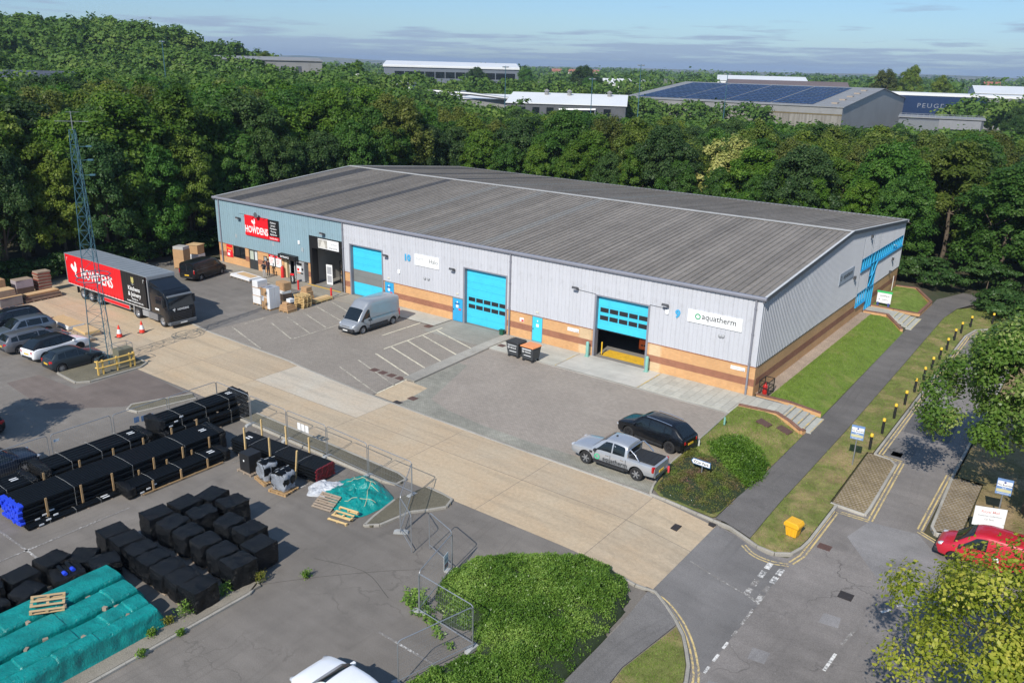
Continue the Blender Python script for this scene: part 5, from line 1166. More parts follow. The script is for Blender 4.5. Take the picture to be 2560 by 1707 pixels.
# forklift inside the raised door
fk = thing('forklift', 'orange counterbalance forklift inside the raised door', 'forklift', (-10.15, 4.3, .012), R(95))
m_or = mat('forklift_orange', (.75, .12, .015), .45, 0, .08, 2)
bez(MB().prism([(-1.15, .25), (.65, .25), (.75, .75), (.1, .85), (-.35, 1.0), (-.9, 1.05), (-1.2, .8)], -.52, .52).build('body', m_or, fk).data, .06, 2); bez(MB().box(-1.25, -.75, -.5, .5, .3, 1.12).build('counterweight', m_or, fk).data, .08, 2)
for x in (-.85, .5):
    for s in (1, -1): MB().bar((x, s*.45, .9), (x*.85, s*.43, 2.1), .07).build('cab_post', m_plas, fk)
gd = MB(); gd.box(-.78, .5, -.5, .5, 2.08, 2.13); gd.build('overhead_guard', m_plas, fk); MB().box(-.35, .05, -.24, .24, .98, 1.2).build('seat', m_plas, fk); MB().box(-.4, -.3, -.24, .24, 1.15, 1.6).build('seat_back', m_plas, fk)
for s in (.3, -.3): MB().box(.82, .92, s-.05, s+.05, .1, 2.2).build('mast_rail', m_plas, fk); MB().box(.95, 2.0, s-.06, s+.06, .08, .13).build('fork', m_plas, fk)
for x, r_ in ((.5, .32), (-.8, .25)):
    for s in (1, -1): add_wheel(fk, x, s*.45, r_, .2, m_rimd, 0)
for y in (-.22, 0, .22): MB().box(-1.265, -1.245, y-.07, y+.07, .6, .72).build('weight_slot', m_plas, fk)
# ================================================================== goods, fences and small things in the yard
from mathutils import noise as mnoise
def wob(me, amp, freq, seed=0, keep_base=True, base=.03):
    for v in me.vertices:
        if keep_base and v.co.z < base: continue
        p = v.co*freq+Vector((seed*7.3, seed*3.1, seed*1.7)); v.co += amp*mnoise.noise_vector(p)
    return me
def gridbox(sx, sy, sz, n=8, m=None, name='block', rnd=.0):
    bm = bmesh.new(); bmesh.ops.create_cube(bm, size=1)
    bmesh.ops.subdivide_edges(bm, edges=bm.edges[:], cuts=n, use_grid_fill=True)
    for v in bm.verts:
        p = v.co.copy()
        if rnd:                                    # soften towards a super-ellipsoid
            q = (abs(p.x*2)**6+abs(p.y*2)**6+abs(p.z*2)**6)**(1/6); p = p.lerp(p/max(q, 1e-3), rnd)
        v.co = Vector((p.x*sx, p.y*sy, (p.z+.5)*sz))
    me = bpy.data.meshes.new(name); bm.to_mesh(me); bm.free(); me.materials.append(m); return me
def foil(name, col, rough=.22, b_=.9, sc_=9, spec=.5):
    if name in MATS: return MATS[name]
    m, t, b = shader(name); MATS[name] = m; oc = nd(t, 'TexCoord').outputs['Object']
    b.inputs['Roughness'].default_value = rough; b.inputs['Specular IOR Level'].default_value = spec
    t.links.new(mix(t, 1.0, col, ramp(t, noise(t, oc, 1.5, 4), [(.3, .75), (.7, 1.3)]), 'MULTIPLY'), b.inputs['Base Color'])
    n1_ = noise(t, oc, sc_, 4, .6, 1.2); n2_ = noise(t, mapped(t, oc, (1, 1, .25)), sc_*2.2, 3, .6, .6)
    bump(t, b, math_(t, 'ADD', n1_, math_(t, 'MULTIPLY', n2_, .4)), b_, .05 if b_ < .9 else .085); return m
m_wrap = foil('black_wrap', (.003, .004, .0055), .25, 1.0, 12, .32)
m_teal = foil('teal_tarpaulin', (.004, .205, .19), .28, .85, 6, .45)
m_clear = foil('clear_wrap', (.55, .6, .68), .18, .8, 9, .7); m_clear.node_tree.nodes['Principled BSDF'].inputs['Alpha'].default_value = .42
m_wood = mat('pallet_wood', (.42, .27, .13), .8, 0, .2, 5, .3, 30, rand=.12); m_woodg = mat('grey_pallet_wood', (.30, .235, .175), .85, 0, .2, 5, .3, 30, rand=.12); m_woody = mat('new_timber', (.60, .42, .19), .75, 0, .18, 5, rand=.1)
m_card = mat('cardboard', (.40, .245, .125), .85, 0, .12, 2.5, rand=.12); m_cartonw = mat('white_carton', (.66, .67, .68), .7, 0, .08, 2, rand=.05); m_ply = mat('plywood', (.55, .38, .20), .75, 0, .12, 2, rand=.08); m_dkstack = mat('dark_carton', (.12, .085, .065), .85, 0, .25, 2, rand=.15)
m_pipe = mat('black_pipe', (.004, .005, .006), .40, 0, .15, 3, spec=.22); m_strap = mat('strap', (.35, .36, .36), .5); m_labelw = mat('paper_label', (.75, .77, .78), .6)
# pallet (shared mesh pieces)
_pl = {}
def pallet_parts(m):
    if m.name not in _pl:
        _pl[m.name] = (MB().box(-.6, .6, -.05, .05, 0, .022).mesh('deck_board', m), MB().box(-.05, .05, -.065, .065, 0, .1).mesh('block', m))
    return _pl[m.name]
def pallet(parent_label, loc, rz=0, m=None, tilt=None, group=None, parent=None, n=7):
    m = m or m_wood; bd, br = pallet_parts(m)
    if parent is None: r_ = thing('pallet', parent_label, 'pallet', loc, rz, group)
    else: r_ = bpy.data.objects.new('pallet', None); COL.objects.link(r_); r_.parent = parent; r_.location = loc; r_.rotation_euler[2] = rz
    if tilt: r_.rotation_euler = tilt
    for y in np.linspace(-.45, .45, n): link('deck_board', bd, r_, (0, y, .122))
    for y in (-.45, 0, .45): link('deck_board', bd, r_, (0, y, 0))
    for x in (-.55, 0, .55):
        for y in (-.43, 0, .43): link('block', br, r_, (x, y, .022))
    return r_
# --- wrapped black boxes
wrapv = [wob(gridbox(1.0, 1.16, 1.02, 13, m_wrap, 'wrapping', [.05, .5, .3, .75, .15][i]), [.035, .085, .07, .095, .06][i], [2.2, 2.4, 3.0, 2.2, 2.7][i], i+1) for i in range(5)]
for i, me in enumerate(wrapv): wob(me, .022, 8.0, i+20); me.polygons.foreach_set('use_smooth', [True]*len(me.polygons)); me.set_sharp_from_angle(angle=R(22))
plinth = MB().box(-.45, .45, -.5, .5, 0, .06).mesh('base_board', m_woodg)
ORD = ['first', 'second', 'third', 'fourth', 'fifth', 'sixth', 'seventh', 'eighth']
def wrapped(x, y, i, label, rz=0, s=1.0, sz=1.0, group='black wrapped boxes beside the covered stacks', tilt=0):
    r_ = thing('wrapped_box', label, 'wrapped box', (x, y, 0), rz, group); r_.scale = (s, s, s*sz)
    if tilt: r_.rotation_euler[0] = tilt
    link('base_board', plinth, r_); link('wrapping', wrapv[i], r_, (0, 0, .05)); return r_
for k in range(7): wrapped(-15.55+1.09*k, -37.05+random.uniform(-.05, .05), [0, 0, 2, 2, 1, 1, 4][k], ORD[k]+' from the left of the black wrapped boxes just behind the teal tarpaulins', R(random.uniform(-5, 5)))
for k in range(6): wrapped(-15.3+1.24*k, -35.05+random.uniform(-.06, .06), [0, 1, 3, 3, 3, 4][k], ORD[k]+' from the left of the black wrapped boxes in the middle row', R(random.uniform(-7, 7)), 1.04, 1.06)
for k, (x, y, i, rz) in enumerate([(-15.2, -33.7, 0, 4), (-13.85, -33.7, 2, -6), (-14.9, -32.4, 0, 14), (-13.55, -32.2, 4, -8), (-12.2, -33.35, 3, 5), (-10.85, -33.2, 4, -4), (-9.5, -33.75, 0, 3)]): wrapped(x, y, i, ['squat black wrapped box at the left end behind the middle row', 'creased black wrapped box second behind the middle row', 'tilted flat black wrapped box nearest the low pipe bundle', 'black wrapped box at the far corner towards the red-ended pipes', 'round shouldered black wrapped box in the third row', 'crumpled black wrapped box second from the right in the third row', 'black wrapped box at the right end casting a long shadow'][k], R(rz), 1.05, 1.04)
for k, (x, y, i, rz, sz) in enumerate([(-15.6, -39.75, 4, 8, .9), (-15.0, -38.75, 0, 40, .8), (-13.9, -38.4, 2, -15, .85), (-15.5, -41.1, 0, 5, .85), (-14.25, -41.4, 3, 20, .85), (-15.6, -42.4, 2, -8, .9), (-14.3, -42.8, 1, 12, .85)]): wrapped(x, y, i, ['black wrapped box left of the torn one', 'pointed black wrapped box turned cornerwise above the torn one', 'slanting black wrapped box right of the torn one', 'flat topped black wrapped box near the left picture edge', 'shiny sagging black wrapped box beside the tarpaulin', 'black wrapped box cut by the left picture edge', 'low black wrapped box next to the tarpaulin at the left edge'][k], R(rz), 1.0, sz)
ob = wrapped(-14.35, -39.75, 1, 'torn black wrapped box with blue-capped pipes showing on top', R(-12), 1.05, .75, None)
for dx, dy in ((-.12, .12), (.0, -.2)):
    pp = MB().tube((dx-.45, dy, 1.12), (dx+.12, dy+.05, 1.14), .075, 12).build('pipe_end', m_pipe, ob, 40); MB().tube((dx+.12, dy+.05, 1.14), (dx+.34, dy+.07, 1.15), .085, 12).build('end_cap', mat('blue_cap', (.02, .06, .62), .4), pp, 40)
# --- teal tarpaulins over four long rows
def crease(x, y, z, sd): return abs(mnoise.noise(Vector((x*2.3+sd, y*1.5, z*2.3))))*.6+abs(mnoise.noise(Vector((x*5.1, y*3.3+sd, z*5))))*.4
def tarp(xc, hw, h, y0, y1, seed, label, right_skirt=0.0, left_skirt=0.0):
    ny_ = 190; prof = [(-hw-.12-left_skirt, .015), (-hw-.05, .20), (-hw, h*.6), (-hw+.03, h*.9), (-hw+.10, h*.99), (-hw*.3, h), (hw*.3, h*1.005), (hw-.10, h*.985), (hw-.03, h*.88), (hw+.0, h*.55), (hw+.06+right_skirt*.5, .18), (hw+.13+right_skirt, .015)]
    ax = np.linspace(0, len(prof)-1, 46); px_ = np.interp(ax, range(len(prof)), [p[0] for p in prof]); pz = np.interp(ax, range(len(prof)), [p[1] for p in prof]); vs = []
    for j in range(ny_+1):
        t_ = j/ny_; y = y0+(y1-y0)*t_; e = max(min(1, (y1-y)/.30), 0)**.45
        step_ = .05*math.floor(2.0*mnoise.noise(Vector((y*.35, seed*3.3, 0)))+.5)
        for k in range(len(ax)):
            x, z = xc+px_[k]*(.94+.06*e), pz[k]*e
            f = min(1, z/.22); c_ = crease(x, y, z, seed*5.7); nv = mnoise.noise_vector(Vector((x*1.1, y*.7, z*1.4+seed*5)))
            gath = .035*math.sin(y*9+3*nv.x+seed)*max(0, 1-abs(z-h*.5)/(h*.5))
            vs.append((x+f*(.03*nv.x+gath*.6*(1 if px_[k] > 0 else -1)+.05*(c_-.25)), y+.05*nv.y, max(.012, z+f*(step_*min(1, z/h)+.035*nv.z+.06*(c_-.25)))))
    n = len(ax); mb = MB().add(vs, [(j*n+k, j*n+k+1, (j+1)*n+k+1, (j+1)*n+k) for j in range(ny_) for k in range(n-1)])
    r_ = thing('covered_stack', label, 'tarpaulin'); o = mb.build('tarpaulin', m_teal, r_, 24); return r_
tps = [tarp(-12.85, .66, .92, -50, -38.25, 1, 'teal tarpaulin row farthest from the kerb with a pallet on top', 0, .1), tarp(-11.4, .60, .86, -50, -38.35, 2, 'teal tarpaulin row, second from the black boxes'), tarp(-10.2, .48, .82, -50, -38.5, 3, 'teal tarpaulin row, third from the black boxes'), tarp(-9.28, .36, .92, -50, -38.6, 4, 'teal tarpaulin row along the kerb')]
p_ = pallet('light wood pallet lying on the teal tarpaulin', (-12.5, -41.4, .93), R(62), m_ply, (R(4), R(6), R(62)), n=4)
for k, (x, y) in enumerate([(-11.95, -40.1), (-12.1, -40.95), (-10.68, -40.09), (-10.55, -39.7), (-9.62, -39.77), (-9.62, -41.46), (-10.72, -42.35), (-10.62, -43.06), (-12.05, -42.34)]):
    o = MB().box(-.06, .06, -.09, .09, 0, .16).build('timber_offcut', m_woodg); o.location = (x, y, .66+.05*(k % 3)); o.rotation_euler[2] = k; tag(o, 'small grey timber offcut weighing down the teal tarpaulins', 'timber', 'timber weights on the tarpaulins')
# --- pipe bundles
_pm = {}
def pipes(label, x0, y0, y1, cols, rows, d, z0=.09, capm=None, jitter=.02, wrap_ends=True, group=None, along='y', rz=0, stakes=None, base_y=None, hollow=True):
    r_ = thing('pipe_bundle', label, 'pipe bundle', (x0, (y0+y1)/2, 0), rz, group); ln = (y1-y0)/2
    key = (round(d, 3), round(ln, 3))
    if key not in _pm:
        mb = MB(); n = 10; ro = d/2; ri = ro*.8
        vs = []
        for y, rr in ((-ln+.08, ri), (-ln, ri), (-ln, ro), (ln, ro), (ln, ri), (ln-.08, ri)): vs += [(rr*math.cos(2*math.pi*k/n), y, rr*math.sin(2*math.pi*k/n)) for k in range(n)]
        fs = [(j*n+k, j*n+(k+1) % n, (j+1)*n+(k+1) % n, (j+1)*n+k) for j in range(1, 4) for k in range(n)]+[tuple(range(n)), tuple(range(5*n-1, 4*n-1, -1))]
        mb.add(vs, fs); _pm[key] = mb.mesh('pipe', m_pipe, 50)
    for i in range(rows):
        for k in range(cols-(i % 2)):
            x = (k+.5*(i % 2))*d*1.02+d/2; z = z0+d/2+i*d*.89
            o = link('pipe', _pm[key], r_, (x, random.uniform(-1, 1)*jitter*3, z))
            if capm is not None:
                kk = ('cap', round(d, 3), capm.name)
                if kk not in _pm: _pm[kk] = MB().tube((0, -.16 if d > .12 else -.02, 0), (0, .06, 0), d*.53, 10).mesh('end_cap', capm, 50)
                link('end_cap', _pm[kk], o, (0, -ln, 0))
    W_ = cols*d*1.02; H_ = z0+d+(rows-1)*d*.89
    for y in np.linspace(-ln*.8, ln*.8, 4): MB().box(-.05, W_+.05, y-.05, y+.05, 0, z0).build('bearer', m_woodg, r_)
    for y in (-ln*.55, 0, ln*.55):
        MB().path([(W_+.015, y, z0), (W_+.02, y, H_-.02), (W_*.5, y, H_+.02), (-.02, y, H_-.02)], .007, 4).build('strap', m_strap, r_)
    if wrap_ends:
        for s in ((1, -1) if capm is None else (1,)):
            me = wob(gridbox(W_+.06, .42, H_-z0+.05, 8, m_wrap, 'end_wrap', .35), .07, 4.5, random.random()*9, False); me.polygons.foreach_set('use_smooth', [True]*len(me.polygons)); link('end_wrap', me, r_, (W_/2, s*(ln-.08), z0-.02))
    for k in range(3): MB().box(W_-.02, W_+.008, -ln+.5+.35*k, -ln+.72+.35*k, z0+d*(.3+k*.6), z0+d*(.3+k*.6)+.07).build('paper_label', m_labelw, r_)
    for k in range(2): MB().box(W_*.4+.2*k, W_*.4+.08+.2*k, ln-.9, ln-.55, H_+.0, H_+.012).build('paper_label', m_labelw, r_)
    if stakes:
        for sx, y, h_, tl in stakes:
            MB().bar((W_+.05 if sx else -.05, y-(y0+y1)/2, 0), ((W_+.05 if sx else -.05)+tl, y-(y0+y1)/2+tl*.6, h_), .09, .05).build('stake', m_wood, r_)
        if base_y: MB().box(W_+.08, W_+.13, base_y[0]-(y0+y1)/2, base_y[1]-(y0+y1)/2, .06, .12).build('batten', m_wood, r_)
    return r_
pipes('thick black pipes stacked at the fence corner, lower bundle', -25.15, -29.75, -24.15, 6, 3, .31)
pu = pipes('thick black pipes stacked at the fence corner, upper bundle', -25.05, -29.85, -24.05, 5, 2, .31, .02); pu.location.z = .98
pipes('thick black pipe bundle along the back fence', -25.15, -36.3, -30.5, 6, 4, .29)
pipes('black pipe bundle at the left picture edge', -25.05, -43.2, -36.8, 6, 3, .27)
m_bluecap = mat('blue_cap', (.02, .06, .62), .4)
pipes('long black pipe bundle with bright blue end caps', -22.45, -38.75, -27.75, 11, 7, .165, .12, m_bluecap, .02, True, stakes=[(1, y, 1.15, .0) for y in (-37.66, -35.97, -34.38, -32.1, -30.4, -28.75)]+[(0, y+.4, 1.5, 0) for y in (-37.2, -35.4, -33.6, -31.9, -30.2, -28.6)], base_y=(-38.3, -34.2))
pipes('two low black pipes on the tarmac beside the long bundle', -20.52, -38.8, -34.3, 2, 1, .2, .02, None, .01, False)
pipes('low black pipe bundle with short wooden stakes', -20.45, -34.2, -28.45, 8, 4, .145, .08, stakes=[(1, y, .62, 0) for y in (-33.0, -31.4, -29.8)]+[(0, y, .8, 0) for y in (-33.0, -31.4, -29.9)], base_y=(-33.6, -28.9))
rb = pipes('black pipe bundle with dark red ends and tall poles', 0, -3.35, 3.35, 13, 8, .105, .12, mat('red_cap', (.13, .006, .012), .45), .006, False)
rb.rotation_euler[2] = R(94); rb.location = (-16.6, -27.55, 0)
for k, (u, v_, h_, tl) in enumerate([(-.1, -2.0, 1.95, .0), (-.1, .0, 1.9, 0), (-.1, 1.9, 1.8, .35), (1.45, -2.4, 1.8, 0), (1.45, -.4, 1.9, 0), (1.45, 1.4, 1.7, 0)]): MB().bar((u, -v_, 0), (u-tl*.3, -v_-tl, h_), .08, .08).build('stake', m_woody, rb)
# --- pallets, coils and the collapsed tarpaulin by the gate
bb = thing('crate', 'tall matt black crate at the end of the red-ended pipes', 'crate', (-17.25, -28.45, 0)); MB().box(-.42, .42, -.4, .4, .1, 1.15).build('box', mat('matt_black_box', (.012, .013, .015), .6, 0, .15, 2), bb); pallet(None, (0, 0, -.03), 0, m_woodg, None, None, bb); MB().box(-.1, 0, -.405, -.4, .7, .8).build('paper_label', m_labelw, bb)
for x, y, i in ((-15.7, -28.55, 0), (-14.15, -28.75, 1)):
    cw = thing('pipe_coils', ['coils in clear wrap on the pallet beside the black crate', 'coils in clear wrap on the pallet nearest the teal heap'][i], 'pipe coils', (x, y, 0), R(-12+20*i))
    pallet(None, (0, 0, 0), 0, m_wood, None, None, cw)
    for s in (-.22, .2):
        c_ = MB().lathe([(.28, -.16), (.52, -.18), (.56, 0), (.52, .18), (.28, .16), (.28, -.16)], 20, 0, (0, s, .74), 'y').build('coil', m_pipe, cw, 40)
    me = wob(gridbox(1.02, .86, 1.0, 8, m_clear, 'wrapping', .7), .1, 3.2, i+3); 
    me.polygons.foreach_set('use_smooth', [True]*len(me.polygons)); link('wrapping', me, cw, (0, 0, .15)); MB().box(-.02, .03, -.47, .47, 1.26, 1.28).build('strap', m_strap, cw)
def heap(name, label, poly_c, rx, ry, h, m, seed, rz=0):
    n, k_ = 46, 84; fs = []
    def hz(x, y):
        r_ = math.hypot(x/rx, y/ry); q = Vector((x*.9+seed, y*.9, seed)); q2 = Vector((x*2.6, y*2.6, seed)); c_ = crease(x*1.1, y*1.6, 0, seed)
        base = max(0, 1-r_**3.2); return max(.012, h*base*(.62+.75*mnoise.noise(q)+.25*mnoise.noise(q2))+.22*min(1, base*3)*(c_-.12)+.02)
    vs = [(0, 0, hz(0, 0))]
    for j in range(1, n+1):
        r_ = j/n
        for i in range(k_):
            a = 2*math.pi*i/k_; sq = (abs(math.cos(a))**4+abs(math.sin(a))**4)**-.25
            rr = r_*sq*(1+.14*mnoise.noise(Vector((math.cos(a)*1.6+seed, math.sin(a)*1.6, 0)))); x, y = rx*rr*math.cos(a), ry*rr*math.sin(a); vs.append((x, y, hz(x/sq, y/sq) if j < n else .012))
    fs = [(0, 1+i, 1+(i+1) % k_) for i in range(k_)]+[(1+j*k_+i, 1+(j+1)*k_+i, 1+(j+1)*k_+(i+1) % k_, 1+j*k_+(i+1) % k_) for j in range(n-1) for i in range(k_)]
    r0 = thing(name, label, 'tarpaulin', poly_c, rz); o = MB().add(vs, fs).build('tarpaulin', m, r0, 24); return r0, hz
hp, hzf = heap('tarpaulin_heap', 'crumpled teal tarpaulin heap roped down beside the gate', (-10.75, -26.75, 0), 1.9, 1.6, .56, m_teal, 2.3, R(-20))
for (xa, ya), (xb, yb) in (((-1.5, .4), (1.4, .9)), ((-.6, 1.3), (1.5, -.3)), ((-1.4, -.3), (.2, .9)), ((.4, -1.2), (1.5, .3))):
    MB().path([(xa+(xb-xa)*t_+.06*math.sin(t_*9), ya+(yb-ya)*t_+.05*math.cos(t_*7), hzf(xa+(xb-xa)*t_, ya+(yb-ya)*t_)+.03) for t_ in np.linspace(0, 1, 16)], .014, 5).build('rope', mat('pale_rope', (.5, .47, .3), .8), hp)
heap('tarpaulin_heap', 'silver grey underside of tarpaulin folded over at the heap end', (-12.45, -27.35, 0), .95, .8, .42, foil('silver_tarp', (.45, .47, .5), .45, .5, 6, .3), 7.7, R(35))
pallet('weathered grey pallet tipped against the teal heap', (-11.25, -28.35, .12), R(8), m_woodg, (R(24), 0, R(10))); pallet('orange wood pallet lying at the corner of the teal heap', (-9.65, -28.7, .06), R(5), m_woody, (R(14), R(-3), R(6)), n=4)
# --- temporary fence panels
def rrect(w_, h_, r_=.16, n=4):
    P = []
    for cx, cz, a0 in ((w_-r_, h_-r_, 0), (r_, h_-r_, 90)): P += [(cx+r_*math.cos(R(a0+90*i/n)), 0, cz+r_*math.sin(R(a0+90*i/n))) for i in range(n+1)]
    return P
m_galv = mat('galvanised', (.34, .355, .37), .4, .55, .12, 4); m_wire = mat('mesh_wire', (.30, .315, .33), .5, .4, .1, 3); m_foot = mat('concrete_foot', (.33, .34, .34), .9, 0, .15, 5)
_FM = {}
def fence(label, a, b_, feet=(1, 1), notes=(), group='temporary mesh fence panels', z=0.0):
    a, b_ = Vector((*a, z)), Vector((*b_, z)); w_ = (b_-a).length-.06; w_ = round(w_, 2); h_ = 2.0; z0 = .1
    if w_ not in _FM:
        f = MB(); P = [(w_, 0, z0)]+[(x, 0, zz) for x, _, zz in rrect(w_, h_)]+[(0, 0, z0)]; f.path(P, .021, 6); f.tube((0, 0, .3), (w_, 0, .3), .019, 6)
        k = MB(); 
        for x in np.arange(.06, w_, .115): k.bar((x, 0, .3), (x, 0, h_-.02), .0032)
        for zz in np.arange(.45, h_, .26): k.bar((.02, 0, zz), (w_-.02, 0, zz), .0032)
        _FM[w_] = (f.mesh('frame', m_galv, 40), k.mesh('wire_mesh', m_wire))
    r_ = thing('fence_panel', label, 'fence panel', a, math.atan2(b_.y-a.y, b_.x-a.x), group)
    link('frame', _FM[w_][0], r_); link('wire_mesh', _FM[w_][1], r_)
    for i, x in enumerate((0, w_)):
        if feet[i]:
            ft = MB().prism([(-.36, 0), (.36, 0), (.34, .1), (.2, .15), (-.2, .15), (-.34, .1)], -.11, .11, 'x').build('foot', m_foot, r_); ft.location = (x, 0, .0)
    for (x, zz, sx, sz, mm) in notes: MB().box(x, x+sx, -.035, -.025, zz, zz+sz).build('notice', mm, r_)
    return r_
fy = -24.8
fence('fence panel closing the corner behind the upper pipe bundle', (-25.6, -24.72), (-22.15, fy), (1, 1))
fence('first fence panel along the concrete road from the pipe corner', (-22.1, fy), (-18.7, fy), (0, 1)); fence('fence panel with three white notices along the concrete road', (-18.65, fy), (-15.25, fy), (0, 1), [(.95+.34*k, 1.1, .27, .42, m_white_p) for k in range(3)]); fence('third fence panel along the concrete road above the pole bundle', (-15.2, fy), (-11.8, fy-.15), (0, 1)); fence('fence panel along the road ending at the gate post', (-11.75, fy-.15), (-8.5, fy-.2), (0, 1))
for k, y in enumerate((-28.1, -31.55, -35.0, -38.5)): fence(['back fence panel behind the upper pipe bundle', 'back fence panel with faint blue sheets behind the pipes', 'back fence panel beside the dark blue car', 'back fence panel at the left picture edge'][k], (-25.6, y+3.4 if k else -24.75), (-25.55, y), (0, 1), [(.9+.45*j, .95+.05*j, .32, .34, mat('blue_sheet', (.18, .3, .5), .5)) for j in range(3)] if k == 1 else ([(2.9, 1.5, .3, .14, m_labelw)] if k == 2 else ()))
fence('gate panel swung inwards from the end of the road fence', (-8.48, -25.05), (-6.5, -27.95), (0, 1)); fence('narrow gate panel standing open over the tarmac', (-6.48, -28.0), (-4.88, -28.9), (0, 0)); fence('narrow gate panel with a middle rail by the leafy bed', (-4.48, -28.15), (-2.58, -28.75), (0, 0)); fence('fence panel with a white board at the corner of the leafy bed', (-2.5, -28.85), (-1.66, -31.9), (1, 1), [(.35, .55, .42, .75, m_white_p), (.39, .62, .34, .22, mat('faded_red', (.55, .2, .2))), (.39, .95, .34, .12, mat('faded_blue', (.25, .4, .55)))]); fence('fence panel standing in front of the leafy bed', (-1.62, -31.95), (1.48, -32.2), (0, 1)); fence('last fence panel running out of the bottom of the picture', (1.45, -32.25), (.6, -35.5), (0, 1))
# --- lattice mast, cabinet and railing
mast = thing('lattice_mast', 'tall blue lattice floodlight mast on its kerbed island', 'mast', (-39.3, -24.75, .11))
m_mast = mat('mast_blue', (.05, .13, .17), .5, .2, .15, 3); HM, RB, RT = 16.4, .90, .24
def mleg(i, z): r_ = RB+(RT-RB)*z/HM; a = R(90+120*i+20); return Vector((r_*math.cos(a), r_*math.sin(a), z))
for i in range(3): MB().tube(mleg(i, 0), mleg(i, HM), .036, 6, 0, .028).build('mast_leg', m_mast, mast)
NB = 17
for k in range(NB):
    z0, z1 = HM*k/NB, HM*(k+1)/NB; br = MB()
    for i in range(3):
        j = (i+1) % 3; br.bar(mleg(i, z0), mleg(j, z1), .02); br.bar(mleg(j, z0), mleg(i, z1), .02) if k > 7 else None; br.bar(mleg(i, z1), mleg(j, z1), .02)
    br.build('lattice_brace', m_mast, mast)
rg_ = MB(); [rg_.path([(1.12*math.cos(R(a)), 1.12*math.sin(R(a)), zz) for a in range(0, 361, 30)], .03, 5) for zz in (6.2, 6.5)]; rg_.build('collar', m_mast, mast)
for k, z in enumerate((13.4, 14.4, 15.3)):
    MB().bar((0, 0, z), (.5, .5, z+.03), .03).build('bracket', m_mast, mast); MB().obox((.62, .62, z+.04), (.12, .12, 0), (-.07, .07, 0), (0, 0, .05)).build('lamp_head', m_mast, mast)
MB().tube((0, 0, HM), (0, 0, HM+1.2), .03, 6).build('aerial', m_galv, mast); MB().bar((-.75, -.75, HM+.55), (.75, .75, HM+.55), .025).build('aerial_arm', m_galv, mast); MB().bar((.0, -.3, HM+1.15), (.35, .4, HM+1.15), .02).build('aerial_arm', m_galv, mast)
cab_ = thing('cabinet', 'weathered metal cabinet with a clear top beside the mast', 'cabinet', (-38.0, -24.0, .11)); MB().box(-.42, .42, -.55, .55, 0, 1.15).build('box', mat('cabinet_olive', (.16, .155, .11), .6, 0, .2, 3), cab_)
cg = MB(); [cg.bar((x, y, 1.15), (x, y, 1.5), .03) for x in (-.4, .4) for y in (-.53, .53)]; [cg.bar(a_, c_, .03) for a_, c_ in (((-.4, -.53, 1.5), (.4, -.53, 1.5)), ((-.4, .53, 1.5), (.4, .53, 1.5)), ((-.4, -.53, 1.5), (-.4, .53, 1.5)), ((.4, -.53, 1.5), (.4, .53, 1.5)))]; cg.build('top_frame', m_galv, cab_)
m_yelp = mat('yellow_paint', (.70, .46, .12), .5, 0, .1, 3, dirt=((.3, .2, .08), .4))
rl = thing('railing', 'yellow steel guard railing in front of the mast', 'railing', (-36.95, -25.1, .11))
for y in (-1.35, -1.0, .02, .98, 1.3): MB().box(-.06, .06, y-.05, y+.05, 0, 1.05).build('post', m_yelp, rl)
for z in (.95, .5): MB().path([(-.25, -1.4, z), (.04, -1.32, z), (.06, 0, z), (.04, 1.28, z), (-.25, 1.36, z)], .055, 6).build('rail', m_yelp, rl)
# --- cones
co_me = MB().lathe([(.24, .03), (.22, .06), (.19, .30)], 16).mesh('cone_lower', mat('cone_red', (.70, .035, .012), .5, 0, .1, 3), 60); cw_me = MB().lathe([(.19, .30), (.11, .66)], 16).mesh('white_sleeve', mat('cone_white', (.72, .72, .70), .5), 60); ct_me = MB().lathe([(.11, .66), (.045, .96), (.03, .98)], 16).mesh('cone_tip', mat('cone_red', (.7, .035, .012)), 60); cbm = MB().box(-.27, .27, -.27, .27, 0, .04).mesh('base', m_plas)
for x, y, lab in ((-44.13, -20.95, 'traffic cone nearer the mast'), (-43.85, -19.2, 'traffic cone nearer the lorry')):
    r_ = thing('traffic_cone', 'red and white '+lab, 'cone', (x, y, .006), .3, 'traffic cones on the concrete')
    for n_, m_ in (('cone_body', co_me), ('white_sleeve', cw_me), ('cone_tip', ct_me), ('base', cbm)): link(n_, m_, r_)
# --- stacks of goods at the left of the yard and by the shop
def stack(name, label, cat, loc, rz, layers, palm=None, group=None):
    """layers: (sx, sy, h, material, dx, dy, name); stands on a pallet when palm is given"""
    r_ = thing(name, label, cat, loc, rz, group); z = 0
    if palm:
        sx, sy = layers[0][0], layers[0][1]
        for x in np.linspace(-sx/2+.05, sx/2-.05, max(3, int(sx/.6)+1)): MB().box(x-.05, x+.05, -sy/2, sy/2, 0, .1).build('bearer', palm, r_)
        for y in np.linspace(-sy/2+.06, sy/2-.06, max(3, int(sy/.25))): MB().box(-sx/2, sx/2, y-.05, y+.05, .1, .125).build('deck_board', palm, r_)
        z = .127
    for sx, sy, h_, mm, dx, dy, nm in layers:
        o = MB().box(-sx/2, sx/2, -sy/2, sy/2, 0, h_).build(nm, mm, r_); bez(o.data, .012); o.location = (dx, dy, z); o.rotation_euler[2] = random.uniform(-.03, .03); z += h_+.004
    return r_
stack('board_stack', 'long low stack of wrapped boards on the concrete behind the cars', 'boards', (-50.2, -22.1, 0), R(-3), [(3.6, 1.35, .14, m_cartonw, 0, 0, 'board'), (3.6, 1.3, .12, m_cartonw, 0, 0, 'board'), (3.55, 1.25, .03, m_ply, 0, 0, 'top_board')], m_woodg)
